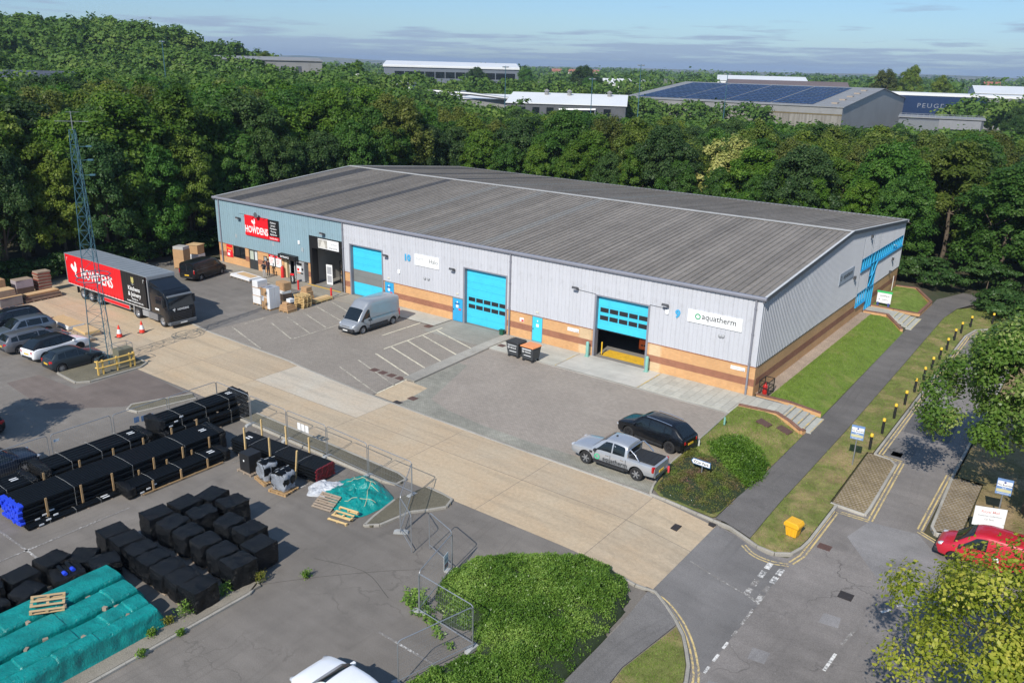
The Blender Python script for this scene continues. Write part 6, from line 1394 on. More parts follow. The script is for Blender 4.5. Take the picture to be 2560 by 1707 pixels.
stack('board_stack', 'board stack with yellow edged packs beside the wrapped boards', 'boards', (-46.9, -22.15, 0), R(-3), [(2.3, 1.3, .1, m_woodg, 0, 0, 'board'), (2.2, 1.2, .16, m_woody, 0, 0, 'board'), (2.1, 1.15, .04, m_ply, 0, 0, 'top_board')], m_woodg)
stack('board_stack', 'low grey brown pallet load nearest the mast', 'boards', (-45.6, -23.0, 0), R(-3), [(1.9, .9, .12, m_woodg, 0, 0, 'board')], m_woodg)
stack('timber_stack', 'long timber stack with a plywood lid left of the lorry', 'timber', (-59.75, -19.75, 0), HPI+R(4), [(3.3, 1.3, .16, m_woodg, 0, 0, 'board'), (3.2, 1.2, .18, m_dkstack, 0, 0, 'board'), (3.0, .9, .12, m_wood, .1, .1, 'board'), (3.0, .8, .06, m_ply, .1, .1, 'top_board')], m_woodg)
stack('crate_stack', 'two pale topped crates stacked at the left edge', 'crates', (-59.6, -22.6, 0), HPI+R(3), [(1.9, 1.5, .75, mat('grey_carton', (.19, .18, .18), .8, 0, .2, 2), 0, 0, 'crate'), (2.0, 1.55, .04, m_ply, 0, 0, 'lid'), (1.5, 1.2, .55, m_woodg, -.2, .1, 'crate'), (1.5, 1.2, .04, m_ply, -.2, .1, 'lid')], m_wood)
stack('crate_stack', 'brown and white cartons stacked in the shade at the far left', 'crates', (-62.0, -22.4, 0), HPI, [(1.2, 1.2, .9, m_cartonw, 0, 0, 'carton'), (1.15, 1.15, .9, m_card, 0, 0, 'carton')], m_wood)
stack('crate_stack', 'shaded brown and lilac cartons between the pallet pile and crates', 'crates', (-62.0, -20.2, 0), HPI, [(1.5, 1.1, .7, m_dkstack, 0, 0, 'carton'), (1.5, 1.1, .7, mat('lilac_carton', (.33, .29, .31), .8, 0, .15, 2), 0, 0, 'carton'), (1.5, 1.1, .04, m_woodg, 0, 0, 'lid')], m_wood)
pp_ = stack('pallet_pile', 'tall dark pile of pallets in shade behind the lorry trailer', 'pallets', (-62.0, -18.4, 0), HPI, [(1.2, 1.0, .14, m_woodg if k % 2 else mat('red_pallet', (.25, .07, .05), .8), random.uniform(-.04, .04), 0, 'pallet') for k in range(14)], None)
stack('carton_stack', 'wrapped cartons two high on a pallet behind the black van', 'cartons', (-60.9, -4.6, 0), R(20), [(1.3, 1.1, 1.0, m_card, 0, 0, 'carton'), (1.3, 1.1, .95, m_card, 0, 0, 'carton'), (1.25, 1.05, .3, mat('grey_wrap', (.42, .41, .39), .4), 0, 0, 'carton')], m_wood)
stack('carton_stack', 'brown carton stack against the trees beside the shop corner', 'cartons', (-62.0, -2.2, 0), R(20), [(1.4, 1.2, .9, m_cartonw, 0, 0, 'carton'), (1.3, 1.15, 1.0, m_card, 0, 0, 'carton'), (1.45, 1.3, .04, m_ply, 0, 0, 'lid')], m_wood)
stack('board_stack', 'white edged worktops laid flat in front of the shop', 'boards', (-52.3, -3.0, .03), R(-3), [(3.4, 1.5, .12, m_cartonw, 0, 0, 'board'), (3.4, 1.45, .11, m_cartonw, .05, 0, 'board'), (2.6, .9, .02, m_ply, .1, .1, 'top_board')], m_woodg)
stack('carton_stack', 'tall white cartons three high on a pallet', 'cartons', (-43.65, -7.6, 0), R(2), [(1.1, 1.15, .72, m_cartonw, 0, 0, 'carton'), (1.2, 1.2, .03, m_card, 0, 0, 'carton'), (1.08, 1.1, .72, m_cartonw, 0, 0, 'carton'), (1.2, 1.2, .03, m_card, 0, 0, 'carton'), (.75, 1.1, .6, m_cartonw, -.15, 0, 'carton')], m_wood)
tall = stack('carton_stack', 'tall brown and pale grey larder cartons on a pallet', 'cartons', (-41.75, -8.05, 0), R(2), [(1.1, 1.2, .02, m_card, 0, 0, 'base')], m_wood)
for x0, x1, y0, y1, mm in ((-.55, -.18, -.6, .6, m_card), (-.17, .18, -.6, .6, m_card), (.2, .56, -.6, .0, m_cartonw), (.2, .56, .02, .6, m_cartonw)): bez(MB().box(x0, x1, y0, y1, .15, 2.0).build('carton', mm, tall).data, .012)
MB().box(-.56, .57, -.606, -.6, 1.15, 1.2).build('tape', m_cartonw, tall); MB().box(-.5, -.2, -.607, -.6, .8, 1.25).build('paper_label', m_cartonw, tall); MB().box(-.55, .56, -.6, .6, 2.0, 2.02).build('lid', mat('grey_lid', (.35, .36, .38), .7), tall)
stack('carton_pile', 'untidy heap of flat brown cartons and film on a pallet', 'cartons', (-40.0, -7.6, 0), R(4), [(1.15, 1.1, .18, m_card, 0, 0, 'carton'), (1.0, 1.0, .16, m_card, -.05, 0, 'carton'), (.9, .95, .15, m_card, -.06, .02, 'carton'), (.6, .6, .2, m_card, -.1, 0, 'carton'), (.5, .5, .3, m_cartonw, .15, .2, 'carton')], m_wood)
pile = thing('pallet_pile', 'sunlit pile of pale pallets beside the carton heap', 'pallets', (-40.1, -5.8, 0), R(3))
for k in range(8): pallet(None, (random.uniform(-.05, .05), random.uniform(-.05, .05), k*.147), random.uniform(-.06, .06), m_woody, None, None, pile, 5)
stack('carton_stack', 'small carton stack topping the area behind the pallet pile', 'cartons', (-41.0, -4.6, 0), R(5), [(1.0, .9, .5, m_card, 0, 0, 'carton'), (.9, .8, .45, m_card, 0, 0, 'carton'), (.7, .7, .4, m_card, 0, 0, 'carton')], m_wood)
stack('carton_stack', 'large brown carton leaning among white goods by the shop', 'cartons', (-43.3, -5.4, 0), R(-4), [(1.2, 1.0, .55, m_dkstack, 0, 0, 'carton'), (1.1, .9, .25, m_cartonw, 0, 0, 'carton'), (1.3, .8, .75, m_card, -.1, .1, 'carton')], m_wood)
stack('timber_stack', 'low stack of pale planks beside a red bollard', 'timber', (-40.3, -3.55, 0), HPI+R(3), [(2.2, .9, .09, m_woody, 0, 0, 'plank'), (2.2, .8, .08, m_woody, .05, 0, 'plank'), (2.0, .6, .07, m_ply, 0, .05, 'plank')], m_wood)
m_redb = mat('bollard_red', (.60, .02, .02), .45, 0, .1, 3)
for x, y, h_, r0, lab in ((-49.95, -.25, 1.15, .16, 'thick red bollard by the shop entrance'), (-45.0, -2.3, .95, .09, 'red bollard left of the loading doorway'), (-40.5, -2.1, .95, .09, 'red bollard beside the planks')):
    r_ = thing('bollard', lab, 'bollard', (x, y, .02), 0, 'red bollards'); MB().lathe([(r0, 0), (r0, h_-.04), (r0*.8, h_), (.01, h_+.02)], 14).build('post', m_redb, r_, 50); MB().lathe([(r0*1.25, 0), (r0*1.25, .03)], 14).build('base_plate', m_redb, r_)
ks = thing('kiosk', 'silver vending kiosk with white notices beside the entrance', 'kiosk', (-47.45, .62, .03)); m_kio = mat('kiosk_silver', (.42, .43, .44), .4, .3, .1, 2)
bez(MB().box(-.62, .62, -.62, .62, 0, 2.0).build('housing', m_kio, ks).data, .02); bez(MB().box(-.4, .3, -.65, -.615, 1.62, 1.86).build('screen', m_black, ks).data, .05, 2); MB().box(-.45, .2, -.64, -.622, .95, 1.5).build('notice', m_white_p, ks); MB().box(-.4, -.1, -.65, -.642, 1.05, 1.3).build('notice', m_red_p, ks); MB().lathe([(.13, -.65), (.13, -.62)], 14, 0, (.38, 0, 1.25), 'y').build('dial', m_black, ks); MB().box(-.45, .05, -.64, -.622, .78, .9).build('notice', mat('orange_strip', (.7, .25, .1)), ks); MB().box(.08, .45, -.64, -.622, .76, .88).build('notice', m_black, ks)
ab = thing('pavement_sign', 'black and red pavement sign in front of the kiosk', 'sign', (-47.3, -1.1, .03), R(20)); MB().lathe([(.28, 0), (.3, .06), (.1, .1)], 14).build('base', m_plas, ab); bez(MB().box(-.26, .26, -.05, .05, .1, 1.05).build('board', m_black, ab).data, .04, 2); MB().box(-.2, .2, -.06, .06, .82, 1.02).build('board_top', m_red_p, ab); lt = text('lettering', 'OPEN', .22, m_white_p, ab, .015); lt.rotation_euler = (R(90), R(90), 0); lt.location = (-.07, -.056, .48)
dl = thing('door_panel', 'white panelled door leaning inside the loading doorway', 'door', (-44.3, 1.1, .02), R(8)); MB().box(-.38, .38, -.03, .03, 0, 2.0).build('leaf', m_white_p, dl); [MB().box(-.28, .28, -.036, -.03, a_, c_).build('inset_panel', mat('grey_lid', (.35, .36, .38), .7), dl) for a_, c_ in ((.2, .9), (1.05, 1.8))]
rk = thing('storage_rack', 'black storage cage full of stock inside the loading doorway', 'rack', (-43.0, 2.6, .02)); [MB().box(x-.03, x+.03, y-.03, y+.03, 0, 2.3).build('upright', m_black, rk) for x in (-.9, .9) for y in (-.5, .5)]; [MB().box(-.9, .9, -.5, .5, z, z+.04).build('shelf', m_black, rk) for z in (.1, .8, 1.5, 2.26)]; [MB().box(-.8+.55*k, -.35+.55*k, -.4, .4, z+.045, z+.5).build('carton', m_dkstack if (k+int(z)) % 2 else m_card, rk) for z in (.1, .8, 1.5) for k in range(3)]
# --- wheeled bins, grit bin, bollards, cage and signs on the right
def wbin(x, y, lidm, label, rz=0):
    r_ = thing('wheeled_bin', label, 'bin', (x, y, .005), rz); m_bin = mat('bin_grey', (.045, .05, .055), .55, 0, .12, 3)
    b0 = MB().add([(-.5, -.42, .2), (.5, -.42, .2), (.5, .42, .2), (-.5, .42, .2), (-.6, -.52, 1.15), (.6, -.52, 1.15), (.6, .52, 1.15), (-.6, .52, 1.15)], [(0, 3, 2, 1), (4, 5, 6, 7), (0, 1, 5, 4), (1, 2, 6, 5), (2, 3, 7, 6), (3, 0, 4, 7)]).build('body', m_bin, r_); bez(b0.data, .03, 2)
    lid = MB().prism([(-.64, 1.16), (.64, 1.16), (.64, 1.22), (.5, 1.3), (-.5, 1.3), (-.64, 1.22)], -.56, .56).build('lid', lidm, r_); bez(lid.data, .02)
    for sx in (-.42, .42):
        for sy in (-.36, .36): MB().lathe([(.03, -.03), (.1, -.03), (.1, .03), (.03, .03)], 12, 0, (sx, sy, .1), 'y').build('castor', m_tyre, r_); MB().box(sx-.03, sx+.03, sy-.04, sy+.04, .1, .22).build('castor_fork', m_plas, r_)
    on_wall(text('lettering', 'VEOLIA', .17, m_white_p, r_, .01), .08, -.492, .74); MB().lathe([(.05, -.003), (.085, -.003), (.085, .003), (.05, .003), (.05, -.003)], 14, 0, (-.36, -.49, .80), 'y').build('logo_ring', m_white_p, r_); MB().box(-.3, .38, -.478, -.462, .5, .545).build('number_strip', m_labelw, r_); MB().box(-.42, .42, -.535, -.5, .98, 1.04).build('paper_label', m_labelw if lidm is not m_plas else mat('pale_label', (.5, .52, .53)), r_)
    return r_
wbin(-17.4, -3.95, m_plas, 'grey wheeled bin with a black lid', R(-2)); wbin(-15.95, -4.05, mat('bin_orange', (.72, .27, .10), .5, 0, .1, 2), 'grey wheeled bin with an orange lid', R(-3))
gb_ = thing('grit_box', 'small dark green box at the foot of the cyan door', 'box', (-21.45, -.45, .012)); bez(MB().box(-.18, .18, -.15, .15, 0, .38).build('body', mat('dark_green', (.01, .09, .05), .5), gb_).data, .02); MB().box(-.21, .21, -.18, .18, .38, .44).build('lid', mat('dark_green', (.01, .09, .05), .5), gb_)
m_paleg = mat('pale_green_steel', (.20, .42, .36), .5, 0, .12, 3)
for x, lab in ((-13.15, 'pale green steel bollard left of the raised door'), (-8.0, 'pale green steel bollard right of the raised door')):
    r_ = thing('bollard', lab, 'bollard', (x, -.42, .035), 0, 'pale green bollards'); MB().lathe([(.13, 0), (.13, 1.12), (.1, 1.18), (.02, 1.2)], 14).build('post', m_paleg, r_, 50); MB().box(-.18, .18, -.18, .18, 0, .03).build('base_plate', m_paleg, r_)
r_ = thing('bollard', 'thin yellow post just inside the raised door', 'bollard', (-12.55, .75, .012)); MB().lathe([(.05, 0), (.05, 1.0), (.02, 1.03)], 10).build('post', mat('bright_yellow', (.8, .5, .03), .5), r_); MB().lathe([(.14, 0), (.14, .03)], 10).build('base_plate', m_plas, r_)
m_bblk = mat('bollard_black', (.012, .012, .012), .6, 0, .1, 3); m_byel = mat('bollard_yellow', (.78, .50, .04), .5, 0, .08, 3)
bo_b = MB().lathe([(.085, 0), (.085, .88)], 14).mesh('post', m_bblk, 40); bo_y = MB().lathe([(.1, .88), (.1, 1.04), (.08, 1.07), (.01, 1.08)], 14).mesh('yellow_cap', m_byel, 40)
BY = [(8.42, -2.1), (8.42, .9), (8.42, 4.05), (8.42, 7.1), (8.4, 10.2), (8.38, 13.35), (8.38, 16.3), (8.38, 19.3), (8.34, 22.5), (8.34, 25.9), (8.42, 28.6), (8.75, 31.4), (10.2, 33.9)]
ordn = ['nearest the blue sign', 'second from the blue sign', 'third from the blue sign', 'fourth from the blue sign', 'fifth from the blue sign', 'sixth from the blue sign', 'seventh from the blue sign', 'eighth from the blue sign', 'ninth from the blue sign', 'tenth from the blue sign', 'third from the far end', 'at the far bend', 'alone against the dark hedge']
for (x, y), o_ in zip(BY, ordn):
    r_ = thing('bollard', 'black bollard with a yellow cap, '+o_, 'bollard', (x, y, zgf(x, y)+.085), 0, 'black and yellow bollards along the verge'); link('post', bo_b, r_); link('yellow_cap', bo_y, r_)
gr_ = thing('grit_bin', 'yellow grit bin on the grass corner', 'grit bin', (8.02, -14.95, zgf(8, -15)+.088), R(-8)); m_gb = mat('grit_yellow', (.80, .42, .02), .5, 0, .08, 2, dirt=((.5, .3, .05), .4))
bez(MB().add([(-.26, -.22, 0), (.26, -.22, 0), (.26, .22, 0), (-.26, .22, 0), (-.34, -.28, .55), (.34, -.28, .55), (.34, .28, .55), (-.34, .28, .55)], [(0, 3, 2, 1), (4, 5, 6, 7), (0, 1, 5, 4), (1, 2, 6, 5), (2, 3, 7, 6), (3, 0, 4, 7)]).build('body', m_gb, gr_).data, .03, 2)
bez(MB().prism([(-.4, .55), (.4, .55), (.4, .68), (.3, .82), (-.3, .84), (-.4, .7)], -.34, .34).build('lid', m_gb, gr_).data, .03, 2); [MB().box(x-.025, x+.025, -.29, -.22, .05, .5).build('body_rib', m_gb, gr_) for x in (-.18, 0, .18)]
cg_ = thing('gas_cage', 'black wire cage holding a red gas cylinder at the shed corner', 'cage', (.55, 1.1, .07)); ck = MB()
for x in (-.32, .32):
    for y in (-.55, .55): ck.bar((x, y, 0), (x, y, 1.05), .05)
for z in (.03, .55, 1.03):
    for a_, c_ in (((-.32, -.55), (.32, -.55)), ((.32, -.55), (.32, .55)), ((.32, .55), (-.32, .55)), ((-.32, .55), (-.32, -.55))): ck.bar((*a_, z), (*c_, z), .04)
for k in range(9): ck.bar((-.32+.08*k, -.55, 0), (-.32+.08*k, -.55, 1.05), .012); ck.bar((.32, -.55+.135*k, 0), (.32, -.55+.135*k, 1.05), .012)
ck.build('cage_frame', m_black, cg_); MB().lathe([(.15, .03), (.16, .1), (.16, .62), (.08, .74), (.05, .8), (.05, .86)], 14, 0, (0, -.25, 0)).build('gas_cylinder', mat('cylinder_red', (.65, .02, .015), .4), cg_, 40)
def brickwall(name, label, pts, th=.24, parent=None):
    """low brick wall following (x, y, z top) points, with a coping course"""
    r_ = thing(name, label, 'wall'); w0, c0 = MB(), MB()
    for (a, b_) in zip(pts, pts[1:]):
        a, b_ = Vector(a), Vector(b_); d = Vector((b_.x-a.x, b_.y-a.y, 0)).normalized(); n_ = Vector((-d.y, d.x, 0))*th/2
        for mb, k, lo in ((w0, 1.0, None), (c0, 1.12, .07)):
            za, zb = (-1.1, -1.1) if lo is None else (a.z, b_.z); ta, tb = (a.z, b_.z) if lo is None else (a.z+lo, b_.z+lo)
            q = [a-n_*k, b_-n_*k, b_+n_*k, a+n_*k]; mb.add([(q[0].x, q[0].y, za), (q[1].x, q[1].y, zb), (q[2].x, q[2].y, zb), (q[3].x, q[3].y, za), (q[0].x, q[0].y, ta), (q[1].x, q[1].y, tb), (q[2].x, q[2].y, tb), (q[3].x, q[3].y, ta)], [(0, 3, 2, 1), (4, 5, 6, 7), (0, 1, 5, 4), (1, 2, 6, 5), (2, 3, 7, 6), (3, 0, 4, 7)])
    w0.build('brickwork', m_brick, r_); c0.build('coping', brickmat('coping_brick', (.22, .11, .075), (.18, .085, .06), (.2, .14, .11), .11, .25, .01, 'xy', .15), r_); return r_
brickwall('retaining_wall', 'low brick wall on the near side of the front steps', [(-.05, -2.28, .12), (2.45, -1.98, .12), (3.4, -2.2, -.12), (4.3, -2.62, -.38), (4.42, -2.3, -.4)])
brickwall('retaining_wall', 'low brick wall on the lawn side of the front steps', [(.15, .45, .08), (2.5, .5, .08), (4.45, 1.05, -.36)])
brickwall('retaining_wall', 'low brick wall on the near side of the rear entrance steps', [(.1, 27.75, .1), (2.2, 27.9, .1), (4.1, 25.3, -.34)]); brickwall('retaining_wall', 'low brick wall round the far lawn by the rear entrance', [(.15, 30.35, .1), (2.2, 30.2, .1), (4.15, 31.9, -.34), (4.2, 37.3, -.3), (2.1, 40.6, .1), (.1, 40.3, .1)])
for nm, lab, x0, ya, yb2, fl in (('steps', 'flight of pale steps with yellow nosings at the front corner', 2.45, -1.85, .38, .42), ('steps', 'wide flared steps with yellow nosings at the rear entrance', 2.3, 28.05, 30.1, 1.9)):
    r_ = thing(nm, lab, 'steps')
    for k in range(5):
        x = x0+.47*k; e = fl*k/5; z = -.0-.125*k; y0, y1 = ya-e, yb2+e*(.45 if fl > 1 else .6)
        MB().box(x, x+.5, y0, y1, z-.4, z-.02).build('step', mat('step_slab', (.40, .40, .36), .9, 0, .15, 3, rand=.08), r_); MB().box(x+.40, x+.502, y0, y1, z-.021, z-.014).build('nosing', m_yellc if fl < 1 else mat('pale_nosing', (.55, .47, .26), .8, 0, .2, 4), r_)
struct(sheet('entrance_paving', rect(.02, 2.32, 28.05, 30.1), .02, m_slabc))
# signs
s_ = thing('direction_sign', 'white arrow sign reading Car Park in the flower bed', 'sign', (2.3, -13.55, zgf(2.3, -13.5)+.08), R(-3)); [MB().tube((x, .04, 0), (x, .04, 1.05), .03, 8).build('post', m_galv, s_) for x in (.05,)]
bo = [(-.62, 1.0), (-.5, .83), (.55, .83), (.55, 1.17), (-.5, 1.17)]; MB().prism(bo, -.015, .01).build('sign_board', mat('sign_blue', (.015, .11, .26), .4), s_); MB().prism([(-.565+.04*0, 1.0), (-.48, .865), (.515, .865), (.515, 1.135), (-.48, 1.135)], -.02, -.014).build('sign_face', m_white_p, s_); on_wall(text('lettering', 'Car Park', .21, m_ink, s_, .008), .06, -.025, .93); MB().prism([(-.45, 1.0), (-.36, .90), (-.32, .90), (-.40, 1.0), (-.32, 1.1), (-.36, 1.1)], -.025, -.02).build('arrow', m_ink, s_)
for x, y, lab, rz in ((8.19, -5.05, 'blue and white estate sign on a post beside the bollards', R(6)), (16.0, -7.1, 'blue and white estate sign on a post under the tree', R(8))):
    s_ = thing('road_sign', lab, 'sign', (x, y, zgf(x, y)+.088), rz); MB().tube((0, .04, 0), (0, .04, 2.5), .035, 8).build('post', m_galv, s_); MB().box(-.36, .36, -.02, .01, 1.68, 2.55).build('sign_board', mat('sign_bluepale', (.16, .27, .50), .4), s_); MB().box(-.33, .33, -.026, -.02, 2.12, 2.42).build('sign_face', m_white_p, s_); MB().box(-.33, .33, -.026, -.02, 1.82, 1.98).build('sign_band', mat('sign_cream', (.55, .52, .3), .5), s_); MB().lathe([(.0, -.03), (.055, -.03), (.055, -.026), (0, -.026)], 14, 0, (0, 0, 2.36), 'y').build('emblem', mat('navy', (.05, .07, .25)), s_); on_wall(text('lettering', 'The Business', .13, m_ink, s_, .005), 0, -.03, 2.18); on_wall(text('lettering', 'Park', .11, m_white_p, s_, .005), 0, -.03, 2.01); on_wall(text('lettering', 'PRIVATE LAND', .08, m_white_p, s_, .003), 0, -.03, 1.72)
s_ = thing('notice_board', 'large white notice board behind the red delivery van', 'sign', (15.75, -8.85, zgf(15.7, -8.8)+.088), R(20)); [MB().box(x-.04, x+.04, 0, .06, 0, 1.55).build('post', m_woodg, s_) for x in (-.55, .55)]; MB().box(-.72, .72, -.03, .0, .55, 1.6).build('sign_board', m_white_p, s_); on_wall(text('lettering', 'Royal Mail', .2, mat('pale_red', (.7, .35, .33)), s_, .006), 0, -.034, 1.3); on_wall(text('lettering', 'Customer Collections', .12, m_grey_ink, s_, 0), 0, -.034, 1.1); on_wall(text('lettering', 'Car Park', .12, m_grey_ink, s_, 0), 0, -.034, .9)
s_ = thing('entrance_sign', 'white board with a green top bar by the rear entrance', 'sign', (1.1, 30.75, .085), R(-4)); [MB().box(x-.09, x+.09, -.05, .05, 0, .35).build('leg', mat('navy', (.05, .07, .25)), s_) for x in (-.5, .5)]; MB().box(-.65, .65, -.04, .04, .3, 1.3).build('sign_board', m_white_p, s_); MB().box(-.7, .7, -.07, .07, 1.3, 1.46).build('top_bar', mat('bright_green', (.05, .5, .14), .5), s_); on_wall(text('lettering', 'aquatherm', .2, m_ink, s_, .005), .06, -.045, .95); on_wall(text('lettering', 'reception', .15, m_ink, s_, .005), .1, -.045, .6); MB().prism([(-.5, .65), (-.38, .58), (-.38, .72)], -.048, -.042).build('arrow', m_ink, s_)
for x, y, c_, h_, lab in ((.5, -6.0, m_paleg, .55, 'small green stump post at the edge of the bank'), (.55, -9.9, mat('weathered_white', (.5, .52, .48)), .4, 'short pale post at the edge of the bank'), (.75, -14.3, mat('marker_red', (.6, .05, .06)), .5, 'small red marker post behind the pickup')):
    r_ = thing('marker_post', lab, 'post', (x, y, zgf(x, y)+.08)); MB().lathe([(.06, 0), (.065, h_*.8), (.04, h_), (.01, h_+.01)], 10).build('post', c_, r_, 50); MB().lathe([(.075, 0), (.075, .03)], 10).build('collar', m_plas, r_)
r_ = thing('marker_post', 'thin white pole on the far lawn', 'post', (.3, 37.5, .085)); MB().tube((0, 0, 0), (0, 0, 1.6), .03, 8).build('post', m_white_p, r_); MB().lathe([(.05, 0), (.05, .04)], 8).build('collar', m_plas, r_)
for x, y, dx, lab in ((2.35, -4.0, .38, 'upper rusty cover on the bank beside the steps'), (3.48, -3.35, .4, 'lower rusty cover on the bank beside the steps')):
    z = zgf(x, y); o = MB().obox((0, 0, 0), (dx, 0, -.12), (.05, .33, 0), (.01, 0, .04)).build('bank_cover', m_cover); o.location = (x, y, z+.13); tag(o, lab, 'manhole cover')
# --- people by the shop front
def person(label, loc, rz, joints, mats_z):
    P, E, rad = [j[0] for j in joints['v']], joints['e'], [j[1] for j in joints['v']]
    me = bpy.data.meshes.new('body'); me.from_pydata(P, E, []); o = bpy.data.objects.new('tmp', me); COL.objects.link(o)
    sk = o.modifiers.new('s', 'SKIN'); sv = me.skin_vertices[0].data
    for i, r_ in enumerate(rad): sv[i].radius = (r_ if isinstance(r_, tuple) else (r_, r_))
    sv[0].use_root = True; sb = o.modifiers.new('d', 'SUBSURF'); sb.levels = 2; sb.render_levels = 2
    nm = bpy.data.meshes.new_from_object(o.evaluated_get(bpy.context.evaluated_depsgraph_get())); nm.name = 'body'; bpy.data.objects.remove(o)
    nm.materials.clear(); [nm.materials.append(m) for m in mats_z['m']]
    for p in nm.polygons:
        c_ = p.center; p.material_index = mats_z['f'](c_)
        p.use_smooth = True
    root = thing('person', label, 'person', loc, rz); link('body', nm, root)
    hd = joints['head']; MB().lathe([(.02, .13), (.07, .115), (.1, .05), (.098, -.01), (.085, -.05)], 14, 0, (hd[0]-.012, hd[1], hd[2])).build('hair', mat('dark_hair', (.02, .014, .01), .7), root, 60)
    return root
def figure(arms, lean=0.0):
    V = [((0, 0, .95), (.15, .11)), ((0, 0, 1.15), (.15, .10)), ((.0, 0, 1.36), (.18, .11)), ((0, 0, 1.48), (.07, .07)), ((.01, 0, 1.56), (.065, .06)), ((.02, 0, 1.66), (.085, .10)), ((.02, 0, 1.76), (.06, .07))]
    E = [(0, 1), (1, 2), (2, 3), (3, 4), (4, 5), (5, 6)]
    for s in (1, -1):
        b0 = len(V); V += [((0, s*.10, .88), .095), ((.02, s*.11, .5), .065), ((0, s*.12, .1), .045), ((.14, s*.13, .05), .04)]; E += [(0, b0), (b0, b0+1), (b0+1, b0+2), (b0+2, b0+3)]
        sh_ = arms[0 if s > 0 else 1]; b1 = len(V); V += [((0, s*.19, 1.42), .062), (sh_[0], .048), (sh_[1], .036), (sh_[2], .03)]; E += [(2, b1), (b1, b1+1), (b1+1, b1+2), (b1+2, b1+3)]
    return dict(v=V, e=E, head=(.02, 0, 1.68))
m_skin = mat('skin', (.48, .28, .2), .6, 0, .05, 8); m_navyc = mat('navy_cloth', (.012, .014, .022), .85, 0, .15, 6); m_greyc = mat('pale_trousers', (.42, .40, .38), .85, 0, .12, 6); m_burg = mat('maroon_cloth', (.05, .02, .026), .85, 0, .15, 6)
def dress(top, leg):
    def f(c_):
        if c_.z > 1.5: return 2
        if c_.z < .09: return 3
        if c_.z > .95 and abs(c_.y) < .26 or c_.z > 1.2: return 0
        if abs(c_.y) > .2 and c_.z > .7: return 2
        return 1
    return dict(m=[top, leg, m_skin, m_black], f=f)
hips = [((-.06, .36, 1.2), (.05, .27, 1.0), (.1, .19, .98)), ((-.06, -.36, 1.2), (.05, -.27, 1.0), (.1, -.19, .98))]
person('person in black top and pale trousers, hands on hips, facing the shop', (-50.95, -1.75, .03), R(95), figure(hips), dress(m_navyc, m_greyc))
person('person in dark clothes touching their face by the shop window', (-51.55, -.75, .03), R(-80), figure([((.1, .3, 1.2), (.22, .2, 1.38), (.16, .1, 1.55)), ((-.02, -.27, 1.15), (.05, -.28, .92), (.07, -.27, .84))]), dress(m_burg, m_navyc))
# ================================================================== trees, beds and grass
def leaf_mesh(name, P, Nn, size, hue, mat_, aspect=.62, rs=None):
    """Leaves as small rhombic blades: P positions, Nn normals, hue 0..1 per leaf."""
    rs = rs or rng; n = len(P)
    Nn = Nn/np.linalg.norm(Nn, axis=1, keepdims=True)
    a = rs.normal(size=(n, 3)); t1 = np.cross(Nn, a); t1 /= np.linalg.norm(t1, axis=1, keepdims=True)+1e-9; t2 = np.cross(Nn, t1)
    s = size*(.65+.7*rs.random(n))[:, None]
    v = np.stack([P-t1*s, P+t2*s*aspect-Nn*s*.12, P+t1*s, P-t2*s*aspect-Nn*s*.12], 1).reshape(-1, 3)
    me = bpy.data.meshes.new(name); me.vertices.add(4*n); me.vertices.foreach_set('co', v.astype(np.float32).ravel())
    me.loops.add(4*n); me.loops.foreach_set('vertex_index', np.arange(4*n, dtype=np.int32)); me.polygons.add(n); me.polygons.foreach_set('loop_start', np.arange(0, 4*n, 4, dtype=np.int32)); me.polygons.foreach_set('loop_total', np.full(n, 4, dtype=np.int32))
    me.update(calc_edges=True)
    at = me.attributes.new('leaf', 'FLOAT', 'FACE'); at.data.foreach_set('value', np.clip(hue, 0, 1).astype(np.float32)); me.materials.append(mat_); return me
def crown_points(rs, Rr, H, z0, nclump, nleaf, clump=.36, lean=(0, 0), squash=1.0, fill=.08, top=1.0):
    """Leaf positions and normals for an uneven crown between z0 and H."""
    zc = z0+(H-z0)*.5; hz = (H-z0)*.5
    d = rs.normal(size=(nclump, 3)); d /= np.linalg.norm(d, axis=1, keepdims=True); d[:, 2] = np.where(d[:, 2] < -.55, -d[:, 2], d[:, 2])
    rad = .50+.50*rs.random(nclump)**.55
    lob = 1+.22*np.sin(3*np.arctan2(d[:, 1], d[:, 0])+rs.random()*6)+.12*np.sin(5*np.arctan2(d[:, 1], d[:, 0])+rs.random()*6)
    taper = np.where(d[:, 2] > 0, 1-.18*d[:, 2]*top, 1-.1*d[:, 2]**2)
    cc = np.stack([d[:, 0]*rad*Rr*lob*taper+lean[0]*d[:, 2], d[:, 1]*rad*Rr*lob*taper*squash+lean[1]*d[:, 2], zc+d[:, 2]*rad*hz], 1)
    cr = Rr*clump*(.65+.6*rs.random(nclump)); ch = rs.random(nclump)
    idx = rs.choice(nclump, nleaf, p=cr**2/np.sum(cr**2))
    u = rs.normal(size=(nleaf, 3)); out = cc[idx]-np.array([0, 0, zc-.15*hz]); out /= np.linalg.norm(out, axis=1, keepdims=True)+1e-6
    u = u/np.linalg.norm(u, axis=1, keepdims=True)+.75*out+np.array([0, 0, .25]); u /= np.linalg.norm(u, axis=1, keepdims=True)
    rr = (.55+.5*rs.random(nleaf)**.5)
    P = cc[idx]+u*(cr[idx]*rr)[:, None]*np.array([1, 1, .72])+rs.normal(size=(nleaf, 3))*(cr[idx]*.22)[:, None]; k = rs.random(nleaf) < fill
    P[k] = np.array([0, 0, zc])+(cc[idx][k]-np.array([0, 0, zc]))*rs.random((k.sum(), 1))
    Nn = u+rs.normal(size=(nleaf, 3))*.34+np.array([0, 0, .28])
    hue = .55*ch[idx]+.45*rs.random(nleaf)
    return P, Nn, hue, cc, cr
